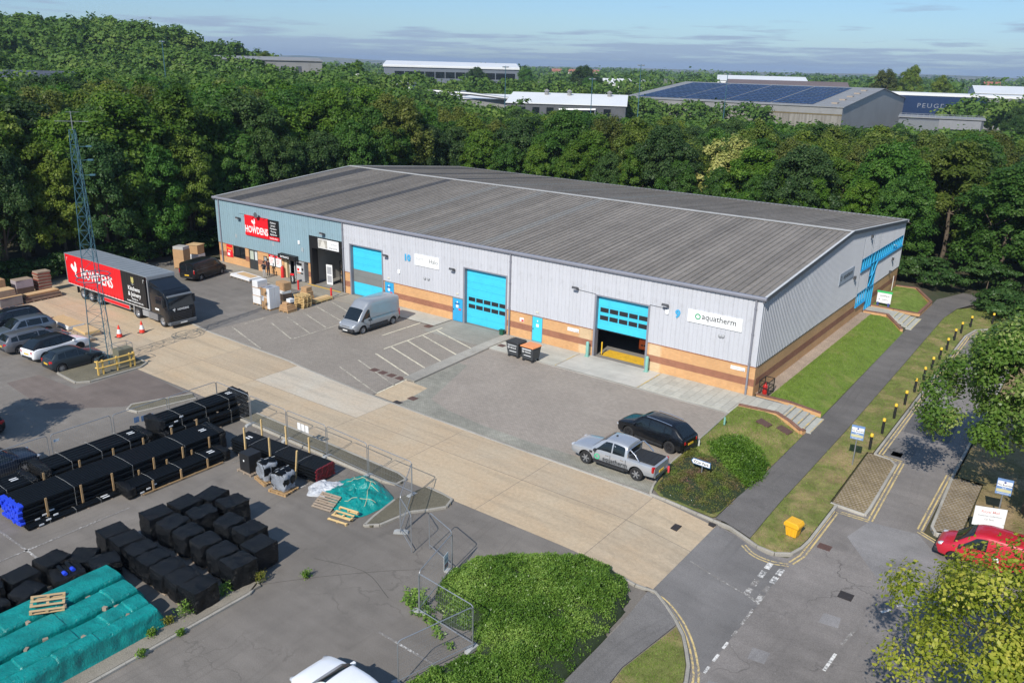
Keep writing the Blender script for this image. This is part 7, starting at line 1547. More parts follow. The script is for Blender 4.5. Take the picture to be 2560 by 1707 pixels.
m_bark = mat('bark', (.11, .085, .06), .9, 0, .3, 3, .8, 18)
def trunk_mesh(rs, H, r0, cc, z0, nl=7, name='trunk'):
    mb = MB(); ztop = H*.72; pts = [(0, 0, -.15)]; x = y = 0
    for k in range(1, 6): x += rs.normal()*.12; y += rs.normal()*.12; pts.append((x, y, ztop*k/5))
    mb.path(pts, [r0*1.25, r0, r0*.85, r0*.65, r0*.42, r0*.18], 8)
    for i in rs.choice(len(cc), min(nl, len(cc)), replace=False):
        b_ = Vector(pts[int(rs.integers(2, 5))]); e = Vector(cc[i]); m_ = b_.lerp(e, .5)+Vector((0, 0, .25)); mb.path([b_, m_, e], [r0*.42, r0*.25, r0*.06], 6)
    return mb.mesh(name, m_bark, 60)
GREENS = [((.050, .110, .013), (.080, .155, .018), (.155, .230, .036)), ((.040, .105, .016), (.066, .150, .025), (.115, .200, .040)), ((.060, .098, .014), (.110, .160, .026), (.195, .235, .050)), ((.034, .072, .022), (.054, .102, .030), (.085, .135, .042)), ((.065, .088, .016), (.115, .145, .030), (.190, .195, .055))]
VAR = []
for i in range(9):
    rs = np.random.default_rng(100+i); Rr = [4.3, 4.8, 3.9, 5.0, 4.4, 3.6, 4.7, 4.1, 5.2][i]; H = 14.0; z0 = [.5, .2, .6, .2, .3, .5, .1, .4, .2][i]
    P, Nn, hue, cc, cr = crown_points(rs, Rr, H, z0, [150, 190, 130, 220, 165, 120, 185, 145, 240][i], 30000, [.185, .165, .20, .15, .18, .21, .165, .185, .145][i])
    lm = leafmat('foliage_%s' % ('abcde'[i % 5]), *GREENS[i % 5])
    VAR.append((leaf_mesh('crown', P, Nn, .15, hue, lm, .66, rs), trunk_mesh(rs, H, .24, cc, z0)))
def tree(label, x, y, h, var, rz, s=1.0, group=None, name='broadleaf_tree', z=None):
    z = tz(x, y) if z is None else z
    r_ = thing(name, label, 'tree', (x, y, z), rz, group); k = h/14.0; r_.scale = (k*s, k*s, k)
    link('trunk', VAR[var][1], r_); link('crown', VAR[var][0], r_); return r_
FOOT = []          # footprints of far buildings, kept clear of trees: (x, y, radius)
def blocked(x, y): return any((x-a)**2+(y-b_)**2 < r_*r_ for a, b_, r_ in FOOT)
def slope_lim(x, y):
    hd = math.degrees(math.atan2(x-CAM.x, y-CAM.y)); return float(np.interp(hd, [-70, -60, -52, -46, -41, -20, 0], [.020, .030, .033, .038, .060, .064, .062]))
def th(x, y):
    d_ = math.hypot(x-CAM.x, y-CAM.y); return min(13.6+3.2*float(sm(25, 75, -x))-.8*float(sm(-10, 25, x)), CAM.z-slope_lim(x, y)*d_+.6)
cand = []; rs = np.random.default_rng(5); step = 6.6
for gx_ in np.arange(-150, 48, step):
    for gy_ in np.arange(-40, 118, step*.9):
        x = gx_+rs.uniform(-2, 2); y = gy_+rs.uniform(-2, 2)
        inA = y > 45.5 and y < 112 and -150 < x < 40 and not (2 < x < 12 and y < 48); inB = x < -67.5 and y > -34; inC = 12 < x < 40 and 37.5 < y < 50
        if not (inA or inB or inC): continue
        if y > 45.5 and x < -60 and y < 46: continue
        dx, dy = x-CAM.x, y-CAM.y; hd = math.degrees(math.atan2(dx, dy))
        if hd < -73 or hd > 2: continue
        cand.append((math.hypot(dx, dy), x, y))
# a belt of smaller trees closing the edge of the wood along the yard and the shed
for y in np.arange(-34, 46, 5.0): cand.append((0, -67.0+rs.uniform(-.8, .8), y+rs.uniform(-1, 1)))
for x in np.arange(-66, 4, 5.4): cand.append((0, x+rs.uniform(-1, 1), 45.2+rs.uniform(-.6, .6)))
cand.sort(); near = cand[:296]; rest = cand[296:]
for k, (d_, x, y) in enumerate(near):
    v_ = int(rs.integers(0, 9)); h = th(x, y)+rs.uniform(-2.2, .9); sc_ = rs.uniform(.88, 1.15)
    if d_ == 0: h *= .80; sc_ *= .82
    if x < -66 and y < 46: lab = 'leafy green tree in the shaded edge of the wood beside the lorry yard' if x > -74 else 'leafy green tree deep in the wood left of the shed'
    elif x > 10: lab = 'leafy green tree behind the bend of the side road'
    elif y < 56: lab = 'leafy green tree in the first row behind the shed roof'
    else: lab = 'leafy green tree in the belt behind the shed'
    tree(lab, x, y, h, v_, rs.uniform(0, 6.28), sc_, 'woodland trees round the industrial shed')
# flowering cream tree
rs = np.random.default_rng(33); P, Nn, hue, cc, cr = crown_points(rs, 3.2, 13.4, 3.0, 70, 15000, .24)
ft = thing('flowering_tree', 'tree with creamy yellow blossom standing out behind the shed roof', 'tree', (-23.6, 49.6, tz(-23, 50))); link('trunk', trunk_mesh(rs, 13.5, .22, cc, 4), ft)
link('crown', leaf_mesh('crown', P, Nn, .19, hue, leafmat('cream_blossom', (.10, .16, .03), (.34, .33, .11), (.55, .50, .22), .3, .05), .66, rs), ft)
# near roadside trees
def neartree(label, x, y, H, z0, Rr, n, leaf, cols, seed, ncl=70, clump=.24, r0=.28, gloss=.35, off=(0, 0)):
    rs = np.random.default_rng(seed); P, Nn, hue, cc, cr = crown_points(rs, Rr, H, z0, ncl, n, clump, fill=.05); P[:, :2] += off; cc[:, :2] += off
    r_ = thing('roadside_tree', label, 'tree', (x, y, zgf(x, y)+.08)); link('trunk', trunk_mesh(rs, H, r0, cc, z0, 14), r_); link('crown', leaf_mesh('crown', P, Nn, leaf, hue, leafmat('foliage_'+str(seed), *cols, .3, .02, gloss), .6, rs), r_); return r_
neartree('large round green tree overhanging the side road at the right edge', 17.2, -4.9, 10.9, 2.0, 4.85, 80000, .105, ((.045, .10, .014), (.115, .195, .035), (.32, .36, .13)), 41, 200, .175)
neartree('yellow green tree in the bottom right corner', 19.3, -26.0, 8.2, 1.8, 4.3, 34000, .076, ((.10, .145, .012), (.225, .265, .028), (.46, .43, .08)), 43, 135, .18, .16, .45, (-.1, .3))
neartree('tree off the left edge casting leafy shade on the tarmac', -32.2, -41.2, 8.0, 3.2, 2.8, 9000, .12, ((.04, .09, .012), (.08, .14, .025), (.16, .2, .05)), 47, 60, .22, .18)
# --- leafy beds
def inside(poly, X, Y):
    c_ = np.zeros(len(X), bool); n = len(poly)
    for i in range(n):
        (x0, y0), (x1, y1) = poly[i], poly[(i+1) % n]; k = ((y0 > Y) != (y1 > Y)) & (X < (x1-x0)*(Y-y0)/(y1-y0+1e-12)+x0); c_ ^= k
    return c_
def edge_dist(poly, X, Y):
    d = np.full(len(X), 1e9); n = len(poly)
    for i in range(n):
        ax, ay = poly[i]; bx, by = poly[(i+1) % n]; L2 = (bx-ax)**2+(by-ay)**2; t_ = np.clip(((X-ax)*(bx-ax)+(Y-ay)*(by-ay))/L2, 0, 1); d = np.minimum(d, np.hypot(X-ax-t_*(bx-ax), Y-ay-t_*(by-ay)))
    return d
def vnoise(X, Y, f, seed): return np.array([mnoise.noise(Vector((x*f+seed, y*f-seed, seed))) for x, y in zip(X, Y)])
def bed(r_, poly, h, n, leaf, m, seed, up=.9, hue_f=None, edge=.5, name='foliage', shoot=.12, loose=.12, rag=.28):
    rs = np.random.default_rng(seed); xs_, ys_ = zip(*poly); X = rs.uniform(min(xs_)-.3, max(xs_)+.3, n*4); Y = rs.uniform(min(ys_)-.3, max(ys_)+.3, n*4)
    k = inside(poly, X, Y); X, Y = X[k][:int(n*1.15)], Y[k][:int(n*1.15)]; d = edge_dist(poly, X, Y)-rag*(.55+.9*vnoise(X, Y, 1.9, seed+7)+.5*vnoise(X, Y, 5.0, seed+8)); k = d > -.03*rs.random(len(X)); X, Y, d = X[k], Y[k], np.maximum(d[k], 0); base = zg(X, Y)+.08; nz = vnoise(X, Y, 1.1, seed); nz2 = vnoise(X, Y, 3.5, seed+3)
    s = 1-np.exp(-d/edge); Z = base+h*s*(.84+.38*nz+.2*nz2)*(.55+.45*rs.random(len(X))**.35)+shoot*rs.random(len(X))**5
    g_ = np.stack([rs.normal(size=len(X)), rs.normal(size=len(X)), np.full(len(X), up)+np.abs(rs.normal(size=len(X)))*.3], 1)
    P = np.stack([X+rs.normal(size=len(X))*loose*.4, Y+rs.normal(size=len(X))*loose*.4, Z], 1); hue = np.clip(.5*rs.random(len(X))+.28+.55*vnoise(X, Y, .55, seed+11)+.3*vnoise(X, Y, 2.4, seed+12), 0, 1) if hue_f is None else hue_f(X, Y, rs)
    return link(name, leaf_mesh(name, P, g_, leaf, hue, m, .45, rs), r_)
HB = [(-2.45, -29.9), (-2.4, -27.7), (-1.2, -26.3), (.4, -25.05), (1.6, -24.2), (2.7, -23.95), (3.8, -24.3), (4.5, -25.4), (4.75, -27), (4.9, -31), (4.2, -34.5), (3.2, -38.5), (1.2, -38.5), (.7, -35.2), (1.2, -33.4), (1.7, -32.4), (.6, -31.4), (-.4, -31.7), (-1.5, -31.1)]
hb2 = thing('shrub_bed', 'large bed of glossy green shrubs behind the temporary fence', 'shrubs'); m_laurel = leafmat('glossy_leaves', (.06, .13, .018), (.125, .23, .034), (.25, .36, .08), .3, .02, .32)
def mound(r_, poly, h, m, name='mound', edge=.5, n=34):
    xs_, ys_ = zip(*poly); X, Y = np.meshgrid(np.linspace(min(xs_)-.1, max(xs_)+.1, n), np.linspace(min(ys_)-.1, max(ys_)+.1, n)); x, y = X.ravel(), Y.ravel(); ins = inside(poly, x, y); d = edge_dist(poly, x, y)*np.where(ins, 1, -1)
    z = zg(x, y)+np.where(d > 0, .06+h*(1-np.exp(-np.maximum(d, 0)/edge))*.62, -.2); me = bpy.data.meshes.new(name); me.from_pydata(np.stack([x, y, z], -1).tolist(), [], [(j*n+i, j*n+i+1, (j+1)*n+i+1, (j+1)*n+i) for j in range(n-1) for i in range(n-1) if ins[j*n+i] or ins[j*n+i+1] or ins[(j+1)*n+i]]); me.materials.append(m); return link(name, me, r_)
m_under = mat('undergrowth', (.02, .035, .01), .95, 0, .3, 4)
mound(hb2, HB, .95, m_under); bed(hb2, HB, .95, 110000, .048, m_laurel, 3, .75)
strag = [(-3.4, -31.0), (-2.5, -30.3), (-1.6, -31.1), (-.4, -31.9), (1.0, -32.6), (.6, -33.0), (-.6, -32.5), (-1.9, -32.1), (-2.9, -32.0)]
sg2 = thing('ground_ivy', 'straggling ivy runners on the tarmac at the fence foot', 'ivy'); bed(sg2, strag, .12, 1500, .07, m_laurel, 8, 1.2)
FB = [(.35, -12.2), (.55, -14.5), (.95, -16.3), (1.7, -16.75), (4.2, -16.35), (4.5, -15.6), (4.6, -12.5), (4.2, -11.0), (3.0, -11.2), (1.6, -10.6), (.6, -10.9)]
fb = thing('flower_bed', 'low bed of purple red and green ground cover round the arrow sign', 'flower bed'); mound(fb, FB, .6, m_under, 'mound', .6)
def fbh(X, Y, rs):
    n_ = vnoise(X, Y, .75, 4)+.5*vnoise(X, Y, 2.2, 9); return np.clip(.42+.9*n_+.12*rs.normal(size=len(X)), 0, 1)
m_fbed = leafmat('ground_cover', (.115, .165, .03), (.15, .135, .045), (.20, .105, .10), .2, .02, .6); bed(fb, FB, .5, 26000, .045, m_fbed, 12, 1.0, fbh, .7)
daisy = [(1.6, -16.6), (4.0, -16.3), (4.3, -15.6), (3.0, -15.9), (1.4, -15.9)]; bed(fb, daisy, .45, 130, .035, mat('white_petals', (.75, .75, .70), .7), 19, 2.5, None, .5, 'daisies')
GB = [(1.2, -7.8), (2.4, -7.0), (3.6, -7.3), (4.45, -8.4), (4.75, -10.3), (4.6, -12.2), (3.6, -12.6), (2.7, -11.4), (1.5, -10.6), (.85, -9.2)]
gs = thing('shrub', 'rounded dark green shrub on the bank above the flower bed', 'shrub'); mound(gs, GB, .55, m_under, 'mound', .9); bed(gs, GB, .75, 20000, .06, leafmat('shrub_leaves', (.045, .10, .012), (.09, .18, .02), (.17, .28, .045), .3, .02, .35), 21, .8, None, .9, 'foliage', .3, .3)
YB = [(.15, -10.6), (.75, -10.2), (1.2, -11.2), (.9, -13.0), (.35, -13.2)]; yf = thing('wild_flowers', 'loose yellow weeds beside the black suv', 'weeds'); bed(yf, YB, .5, 1800, .04, leafmat('weed_leaves', (.09, .12, .02), (.16, .17, .04), (.40, .34, .06), .3, .02), 25, .6, None, .3)
# weeds along the kerb of the covered stacks
for k, (x, y, s_) in enumerate([(-8.75, -36.1, .5), (-8.8, -37.9, .6), (-8.85, -38.6, .35), (-8.7, -39.4, .3), (-8.05, -40.2, .3), (-8.4, -34.55, .4), (-7.2, -33.1, .35), (-8.0, -38.6, .25)]):
    rs = np.random.default_rng(200+k); n = 260; P = np.stack([rs.normal(size=n)*s_*.22, rs.normal(size=n)*s_*.3, s_*rs.random(n)**.8], 1); wd_ = thing('weed', ['weed tuft', 'tall weed', 'small weed', 'low weed', 'weed sprig', 'weed', 'dry weed', 'tiny weed'][k]+' growing '+['against the last black wrapped box', 'in the gap between box and tarpaulin', 'beside the end of the kerb tarpaulin', 'on the kerb strip', 'on the outer face of the kerb', 'at the rounded kerb end', 'in the tarmac crack', 'in the kerb joint'][k], 'weed', (x, y, .12 if x < -8.12 else 0)); link('foliage', leaf_mesh('foliage', P, rs.normal(size=(n, 3))+np.array([0, 0, .6]), .05, rs.random(n), leafmat('weed_leaves', (.09, .12, .02), (.16, .17, .04), (.40, .34, .06)) if k % 3 == 2 else m_laurel, .4, rs), wd_); MB().tube((0, 0, 0), (0, .02, s_*.7), .012, 5).build('stem', m_under, wd_)
# hedges at the back of the side road and the far corner of the shed
def shrub(label, x, y, w_, d_, h, seed, name='hedge', n=5000):
    rs = np.random.default_rng(seed); P, Nn, hue, cc, cr = crown_points(rs, 1.0, h, -.2, 40, n, .34); P[:, 0] *= w_; P[:, 1] *= d_; r_ = thing(name, label, 'hedge', (x, y, tz(x, y))); link('foliage', leaf_mesh('foliage', P, Nn, .16, hue, leafmat('hedge_leaves', (.028, .07, .016), (.05, .105, .026), (.085, .145, .04), .25, .1, .4), .6, rs), r_); MB().path([(0, 0, -.1), (.1, .05, h*.5)], [.1, .03], 6).build('stem', m_bark, r_)
for k, (x, y, w_, d_, h) in enumerate([(13.5, 36, 3.5, 1.8, 2.4), (18.5, 36.5, 3.6, 2.0, 2.8), (23.5, 36.5, 3.6, 2.0, 2.8), (10.6, 38.5, 2.4, 2, 2.6), (2.2, 43.2, 2.6, 1.6, 3.0), (-2.2, 43.0, 2.6, 1.6, 3.2), (7.8, 46.5, 3, 2, 3.5), (-66.2, -8, 1.5, 3.6, 2.6), (-66.0, -14, 1.5, 3.6, 2.4), (-66.2, -20.5, 1.5, 3.6, 2.6), (-66.3, -27, 1.6, 3.8, 2.8), (-66.2, -1, 1.6, 3.6, 2.8), (-65.8, 6, 1.8, 3.8, 3.0)]):
    shrub(['dark hedge behind the far bollard', 'dark hedge at the road bend', 'dark hedge right of the road bend', 'hedge where the footpath enters the trees', 'ivy bush at the rear corner of the shed', 'bush behind the shed corner', 'undergrowth over the end of the footpath', 'undergrowth left of the carton stack', 'undergrowth behind the lorry trailer', 'undergrowth behind the pallet pile', 'undergrowth at the far left of the yard', 'undergrowth beside the shop corner', 'undergrowth along the left end of the shed'][k], x, y, w_, d_, h, 300+k)
# short grass blades on lawn, bank and verges
def blades(name, poly, n, hgt, cols, seed, label):
    rs = np.random.default_rng(seed); xs_, ys_ = zip(*poly); X = rs.uniform(min(xs_), max(xs_), n*3); Y = rs.uniform(min(ys_), max(ys_), n*3); k = inside(poly, X, Y); X, Y = X[k][:n], Y[k][:n]; m_ = len(X); Z = zg(X, Y)+.075; a = rs.random(m_)*6.28; h = hgt*(.4+.9*rs.random(m_)**2); w_ = .012+.012*rs.random(m_)
    p0 = np.stack([X-np.cos(a)*w_, Y-np.sin(a)*w_, Z], 1); p1 = np.stack([X+np.cos(a)*w_, Y+np.sin(a)*w_, Z], 1); p2 = np.stack([X+rs.normal(size=m_)*h*.4, Y+rs.normal(size=m_)*h*.4, Z+h], 1)
    v = np.stack([p0, p1, p2], 1).reshape(-1, 3); me = bpy.data.meshes.new(name); me.vertices.add(3*m_); me.vertices.foreach_set('co', v.astype(np.float32).ravel()); me.loops.add(3*m_); me.loops.foreach_set('vertex_index', np.arange(3*m_, dtype=np.int32)); me.polygons.add(m_); me.polygons.foreach_set('loop_start', np.arange(0, 3*m_, 3, dtype=np.int32)); me.polygons.foreach_set('loop_total', np.full(m_, 3, dtype=np.int32)); me.update(calc_edges=True)
    at = me.attributes.new('leaf', 'FLOAT', 'FACE'); at.data.foreach_set('value', rs.random(m_).astype(np.float32)); me.materials.append(leafmat(name+'_blades', *cols, .3, .02, .7)); return stuff(link(name, me), label, 'grass')
blades('grass', [(.95, .7), (4.5, .7), (4.4, 6), (4.2, 25), (2.4, 27), (.95, 26.8)], 22000, .10, ((.13, .22, .028), (.19, .28, .045), (.27, .34, .09)), 1, 'short green lawn grass beside the end wall')
blades('grass', [(-.05, -2.5), (.3, -10), (.9, -12), (4.5, -8), (4.5, -2.8), (2.5, -2.2)], 12000, .11, ((.15, .18, .045), (.24, .23, .08), (.38, .30, .15)), 2, 'dry grass on the bank above the steps')
blades('grass', ver, 30000, .11, ((.13, .17, .04), (.22, .22, .07), (.38, .30, .14)), 3, 'patchy grass on the verge with the bollards')
blades('grass', [(6.7, -25.4), (7.2, -25.9), (8.3, -28.2), (8.5, -31), (8.55, -40), (6.5, -40), (6.25, -28.9)], 6000, .10, ((.1, .12, .03), (.18, .17, .06), (.28, .22, .1)), 4, 'patchy grass beside the curved kerb')
# ================================================================== the estate beyond the trees
CX, CY = CAM.x, CAM.y
m_sheetg = mat('far_grey_sheet', (.24, .24, .235), .6, 0, .15, .15, dirt=((.15, .145, .13), .5)); m_sheetw = mat('far_white_sheet', (.70, .71, .71), .5, 0, .05, .1); m_sheetd = mat('far_dark_sheet', (.07, .08, .095), .5, 0, .1, .1); m_roofw = mat('far_white_roof', (.66, .67, .67), .5, 0, .06, .08); m_roofb = mat('far_brown_roof', (.15, .11, .10), .7, 0, .15, .1)
m_dirty, t, b = shader('streaked_sheet'); oc_ = nd(t, 'TexCoord').outputs['Object']; c_ = mix(t, ramp(t, noise(t, mapped(t, oc_, (1.4, 1.4, .06)), 1.0, 5, .7), [(.3, 0), (.7, 1)]), (.13, .118, .098), (.30, .285, .255)); t.links.new(c_, b.inputs['Base Color']); b.inputs['Roughness'].default_value = .85
def far_shed(name, label, p0, p1, depth, zb, eave, ridge, wall_m, roof_m, end_m=None, z0=None, parts=None, over=.4, ridge_at=.5, cat='building'):
    """A gabled shed whose long front runs from p0 to p1 and which reaches `depth` metres back."""
    a = Vector((p0[0], p0[1], 0)); d = Vector((p1[0]-p0[0], p1[1]-p0[1], 0)); Ln = d.length; rz = math.atan2(d.y, d.x)
    r_ = thing(name, label, cat, (p0[0], p0[1], zb), rz); e, g_ = eave-zb, ridge-zb; ry = depth*ridge_at
    MB().box(0, Ln, 0, .3, -2, e).build('front_wall', wall_m, r_); MB().box(0, Ln, depth-.3, depth, -2, e).build('rear_wall', wall_m, r_)
    for x in (0, Ln-.3): MB().prism([(.3, -2), (depth-.3, -2), (depth-.3, e), (ry, g_), (.3, e)], x, x+.3, 'x').build('end_wall', end_m or wall_m, r_)
    MB().add([(-over, -over, e), (Ln+over, -over, e), (Ln+over, ry, g_+.1), (-over, ry, g_+.1), (-over, -over, e+.25), (Ln+over, -over, e+.25), (Ln+over, ry, g_+.35), (-over, ry, g_+.35)], [(0, 3, 2, 1), (4, 5, 6, 7), (0, 1, 5, 4), (1, 2, 6, 5), (2, 3, 7, 6), (3, 0, 4, 7)]).build('roof', roof_m, r_)
    MB().add([(-over, depth+over, e), (Ln+over, depth+over, e), (Ln+over, ry, g_+.1), (-over, ry, g_+.1), (-over, depth+over, e+.25), (Ln+over, depth+over, e+.25), (Ln+over, ry, g_+.35), (-over, ry, g_+.35)], [(0, 1, 2, 3), (7, 6, 5, 4), (4, 5, 1, 0), (5, 6, 2, 1), (6, 7, 3, 2), (7, 4, 0, 3)]).build('roof', roof_m, r_)
    if parts: parts(r_, Ln, e, g_, ry, depth)
    c0 = a+d/2+Vector((-d.y, d.x, 0)).normalized()*depth/2; FOOT.append((c0.x, c0.y, max(Ln, depth)*.58)); return r_
# shed carrying the solar array
def solar(r_, Ln, e, g_, ry, depth):
    nx_, ny_ = 27, 11; sl = math.hypot(ry, g_-e); ang = math.atan2(g_-e, ry); pw, ph = (Ln*.80)/nx_, (sl*.90)/ny_
    pm = MB().box(.16, pw-.16, .45, ph-.45, 0, .12).mesh('solar_panel', mat('solar_cell', (.010, .018, .060), .35, 0, .3, .8, spec=.3, rand=.45)); ph0 = .05*sl
    arr = bpy.data.objects.new('solar_array', None); COL.objects.link(arr); arr.parent = r_
    for i in range(nx_):
        for j in range(ny_):
            s = ph0+j*ph; gap = .4*(i//7)
            o = link('solar_panel', pm, arr, (Ln*.055+i*pw+gap, s*math.cos(ang), e+.32+s*math.sin(ang))); o.rotation_euler[0] = ang
    MB().box(0, Ln, -.08, 0, e-2.2, e-.1).build('fascia', m_sheetg, r_); MB().box(0, Ln, -.1, 0, e-2.6, e-2.25).build('rust_band', mat('rusty_band', (.16, .12, .05), .8, 0, .3, .4), r_)
    for k in range(5): MB().box(Ln*.93, Ln*.93+2, ry*(.12+.17*k), ry*(.12+.17*k)+3, e+(g_-e)*(.12+.17*k)+.3, e+(g_-e)*(.17+.17*k)+.5).build('roof_vent', mat('vent_tan', (.3, .25, .2)), r_)
far_shed('solar_shed', 'large weathered shed with a solar panel roof beyond the trees', (-149, 244.0), (-66, 247.6), 123, 0, 10, 15.5, m_dirty, m_sheetg, mat('pale_gable', (.36, .35, .33), .7, 0, .12, .1), parts=solar)
# white and grey shed below the wooded hill
def shed2(r_, Ln, e, g_, ry, depth):
    MB().box(0, Ln*.58, -.15, 0, -2, e-.6).build('white_front', m_sheetw, r_); MB().box(Ln*.2, Ln*.2+.2, -.2, -.15, -2, e-.6).build('downpipe', m_sheetd, r_)
    for k in (.72, .82): MB().box(Ln*k, Ln*k+2, -.12, 0, e-4, e-1.8).build('louvre', m_sheetd, r_)
far_shed('white_shed', 'white and grey shed below the wooded hill', (-262, 121), (-231.5, 164), 32, 9, 20.4, 21.4, m_sheetg, m_sheetg, parts=shed2)
# long grey building with a white roof
def grey(r_, Ln, e, g_, ry, depth):
    for k in range(12): MB().box(Ln*(.08+.075*k), Ln*(.08+.075*k)+Ln*.068, -.15, 0, e-6.2, e-3).build('window', m_glass, r_)
    MB().box(-.4, Ln+.4, -.6, 0, e-.9, e).build('fascia', m_roofw, r_)
far_shed('grey_building', 'long grey building with a bright white roof on the skyline', (-322, 286), (-266, 334), 50, 8, 19.2, 21.2, mat('far_blue_grey', (.14, .16, .19), .5), m_roofw, parts=grey)
# white roofed workshops with ducts
def work(r_, Ln, e, g_, ry, depth):
    for k in (.3, .5, .85): MB().lathe([(.7, 0), (.7, 1.2), (1.0, 1.3), (.2, 1.9)], 12, 0, (Ln*k, ry*.8, g_-.3)).build('roof_cowl', m_sheetg, r_)
    for k in range(7): MB().box(Ln*.1+k*4.5, Ln*.1+k*4.5+2.2, -.15, 0, e-4, e-1).build('window', m_glass, r_)
    MB().path([(Ln*.45, -1, -1), (Ln*.45, -1, e-1.5), (Ln*.75, -1, e-1.2), (Ln*.75, -1, -1)], .5, 8).build('duct', m_galv, r_)
far_shed('workshop', 'white roofed workshop with ducts left of the solar shed', (-147, 166), (-114, 184), 34, 2, 9.6, 12.2, mat('far_charcoal', (.085, .09, .10), .6, 0, .3, .4), m_roofw, parts=work)
far_shed('workshop', 'low white roof with a long silver duct among the trees', (-187, 170), (-160, 190), 20, 2, 9.4, 10.6, m_sheetg, m_roofw, parts=lambda r_, Ln, e, g_, ry, depth: (MB().path([(2, -1, e+2.4), (Ln*.5, -1.5, e+1.8), (Ln, -2, e+.2)], .55, 10).build('duct', m_galv, r_), [MB().lathe([(.8, 0), (.8, 1.6), (1.0, 1.7), (1.0, 2.0)], 12, 0, (Ln*k, 4, e+.6)).build('roof_cowl', m_galv, r_) for k in (.0, .2, .42)]))
tk = thing('storage_tank', 'pale round storage tank rising from the trees', 'tank', (-200, 153.5, 3)); MB().lathe([(1.9, 0), (1.9, 13.4), (1.7, 13.8), (.1, 14.1)], 20).build('shell', mat('tank_cream', (.45, .44, .38), .6), tk, 40); MB().lathe([(1.96, 12.9), (1.96, 13.2)], 20).build('rim_band', m_sheetg, tk); FOOT.append((-200, 153, 5))
far_shed('white_shed', 'flat white roof glimpsed between far trees', (-205, 152), (-188, 166), 18, 3, 13.6, 14.4, m_sheetw, m_roofw)
# car showroom
def show_(r_, Ln, e, g_, ry, depth):
    MB().box(-1, Ln*.46, -.5, 0, e-8, e).build('blue_panel', mat('showroom_blue', (.012, .03, .085), .3), r_); MB().box(Ln*.46, Ln*.58, -.4, 0, -2, e).build('pale_pier', m_sheetg, r_); MB().box(Ln*.58, Ln, -.5, 0, e-7, e-.4).build('dark_panel', mat('showroom_grey', (.05, .055, .075), .35), r_); MB().box(-1, Ln, -.7, .3, e, e+1.1).build('parapet', m_roofw, r_); MB().box(0, Ln, -.1, 0, -2, e-8).build('shop_glass', m_glass, r_)
    o = text('lettering', 'PEUGEOT', 2.7, mat('pale_letter', (.2, .22, .27), .4), r_, 0, 'CENTER', .05, 1.15, 0, 1.25); o.location = (Ln*.25, -.6, e-5); o.rotation_euler = (R(90), 0, 0); MB().box(Ln*.80, Ln*.84, -.7, -.5, e-3.6, e-1.4).build('white_badge', m_white_p, r_)
far_shed('showroom', 'dark blue and grey car showroom at the right skyline', (-80, 356), (10, 368), 60, 0, 12.6, 13.2, m_sheetd, m_roofw, parts=show_)
def off(r_, Ln, e, g_, ry, depth):
    MB().box(0, Ln*.48, -4, 0, e-4.6, e-.6).build('canopy', mat('canopy_grey', (.16, .17, .18), .5), r_)
    MB().box(Ln*.48, Ln*.97, -.3, 0, e-3.0, e-.3).build('upper_panel', mat('panel_grey', (.22, .225, .24), .5), r_); MB().box(Ln*.5, Ln*.97, -.2, 0, e-5.0, e-3.1).build('window', m_glass, r_); MB().box(Ln*.48, Ln*.97, -.3, 0, e-8, e-5.1).build('lower_panel', mat('panel_grey', (.22, .225, .24), .5), r_); MB().box(Ln*.7, Ln*.76, -.4, -.3, e-6.6, e-5.8).build('white_badge', m_white_p, r_)
    for k in range(14): MB().box(Ln*k/14, Ln*k/14+.1, .2, .3, e+.2, e+1.3).build('roof_rail_post', m_galv, r_)
    MB().box(0, Ln, .2, .3, e+1.2, e+1.3).build('roof_rail', m_galv, r_)
far_shed('office_block', 'two-storey grey office with a roof rail right of the solar shed', (-46, 240), (-22.5, 244.5), 16, -1, 8.4, 8.6, m_sheetd, m_sheetg, parts=off)
for k, (x, y) in enumerate(((-29, 186), (-24.6, 187.6), (-20.6, 189.5))):
    v_ = thing('box_lorry', ['left white box lorry below the grey office', 'middle white box lorry below the grey office', 'right white box lorry below the grey office'][k], 'lorry', (x, y, tz(x, y)), R(20), 'white lorries below the office'); bez(MB().box(-6, 2.6, -1.25, 1.25, 1.0, 4.0).build('box_body', m_sheetw, v_).data, .2, 2); bez(MB().box(2.8, 4.8, -1.2, 1.2, .6, 3.0).build('cab', m_sheetw, v_).data, .2, 2); MB().box(4.75, 4.85, -1.0, 1.0, 1.8, 2.7).build('windscreen', m_cglass, v_)
    for xx in (-4.5, -3.2, 3.6):
        for s in (1, -1): add_wheel(v_, xx, s*1.05, .5, .3, m_rim, 0)
    FOOT.append((x, y, 8))
far_shed('brown_shed', 'low brown roofed shed behind the solar array', (-147, 338), (-95, 356), 40, 3, 14.6, 16.6, m_sheetg, m_roofb)
far_shed('white_shed', 'pale vaulted roof behind the brown shed', (-180, 405), (-136, 424), 40, 3, 15.6, 18.0, m_sheetw, m_roofw)
far_shed('white_shed', 'white roof strips among trees right of centre skyline', (-288, 462), (-258, 480), 20, 2, 10, 13.2, m_sheetw, m_roofw)
far_shed('white_shed', 'white building on the far right behind the showroom', (-60, 470), (30, 490), 60, 0, 12.5, 16, m_sheetw, m_roofw)
far_shed('grey_shed', 'dark roofed shed at the left edge among trees', (-214, 30), (-196, 52), 20, 5, 14.6, 16.5, m_sheetg, mat('slate_roof', (.06, .065, .085), .6))
rh = [(-860, 1260), (-835, 1275), (-800, 1290), (-330, 1400), (-300, 1405), (-250, 1420), (-150, 1180)]
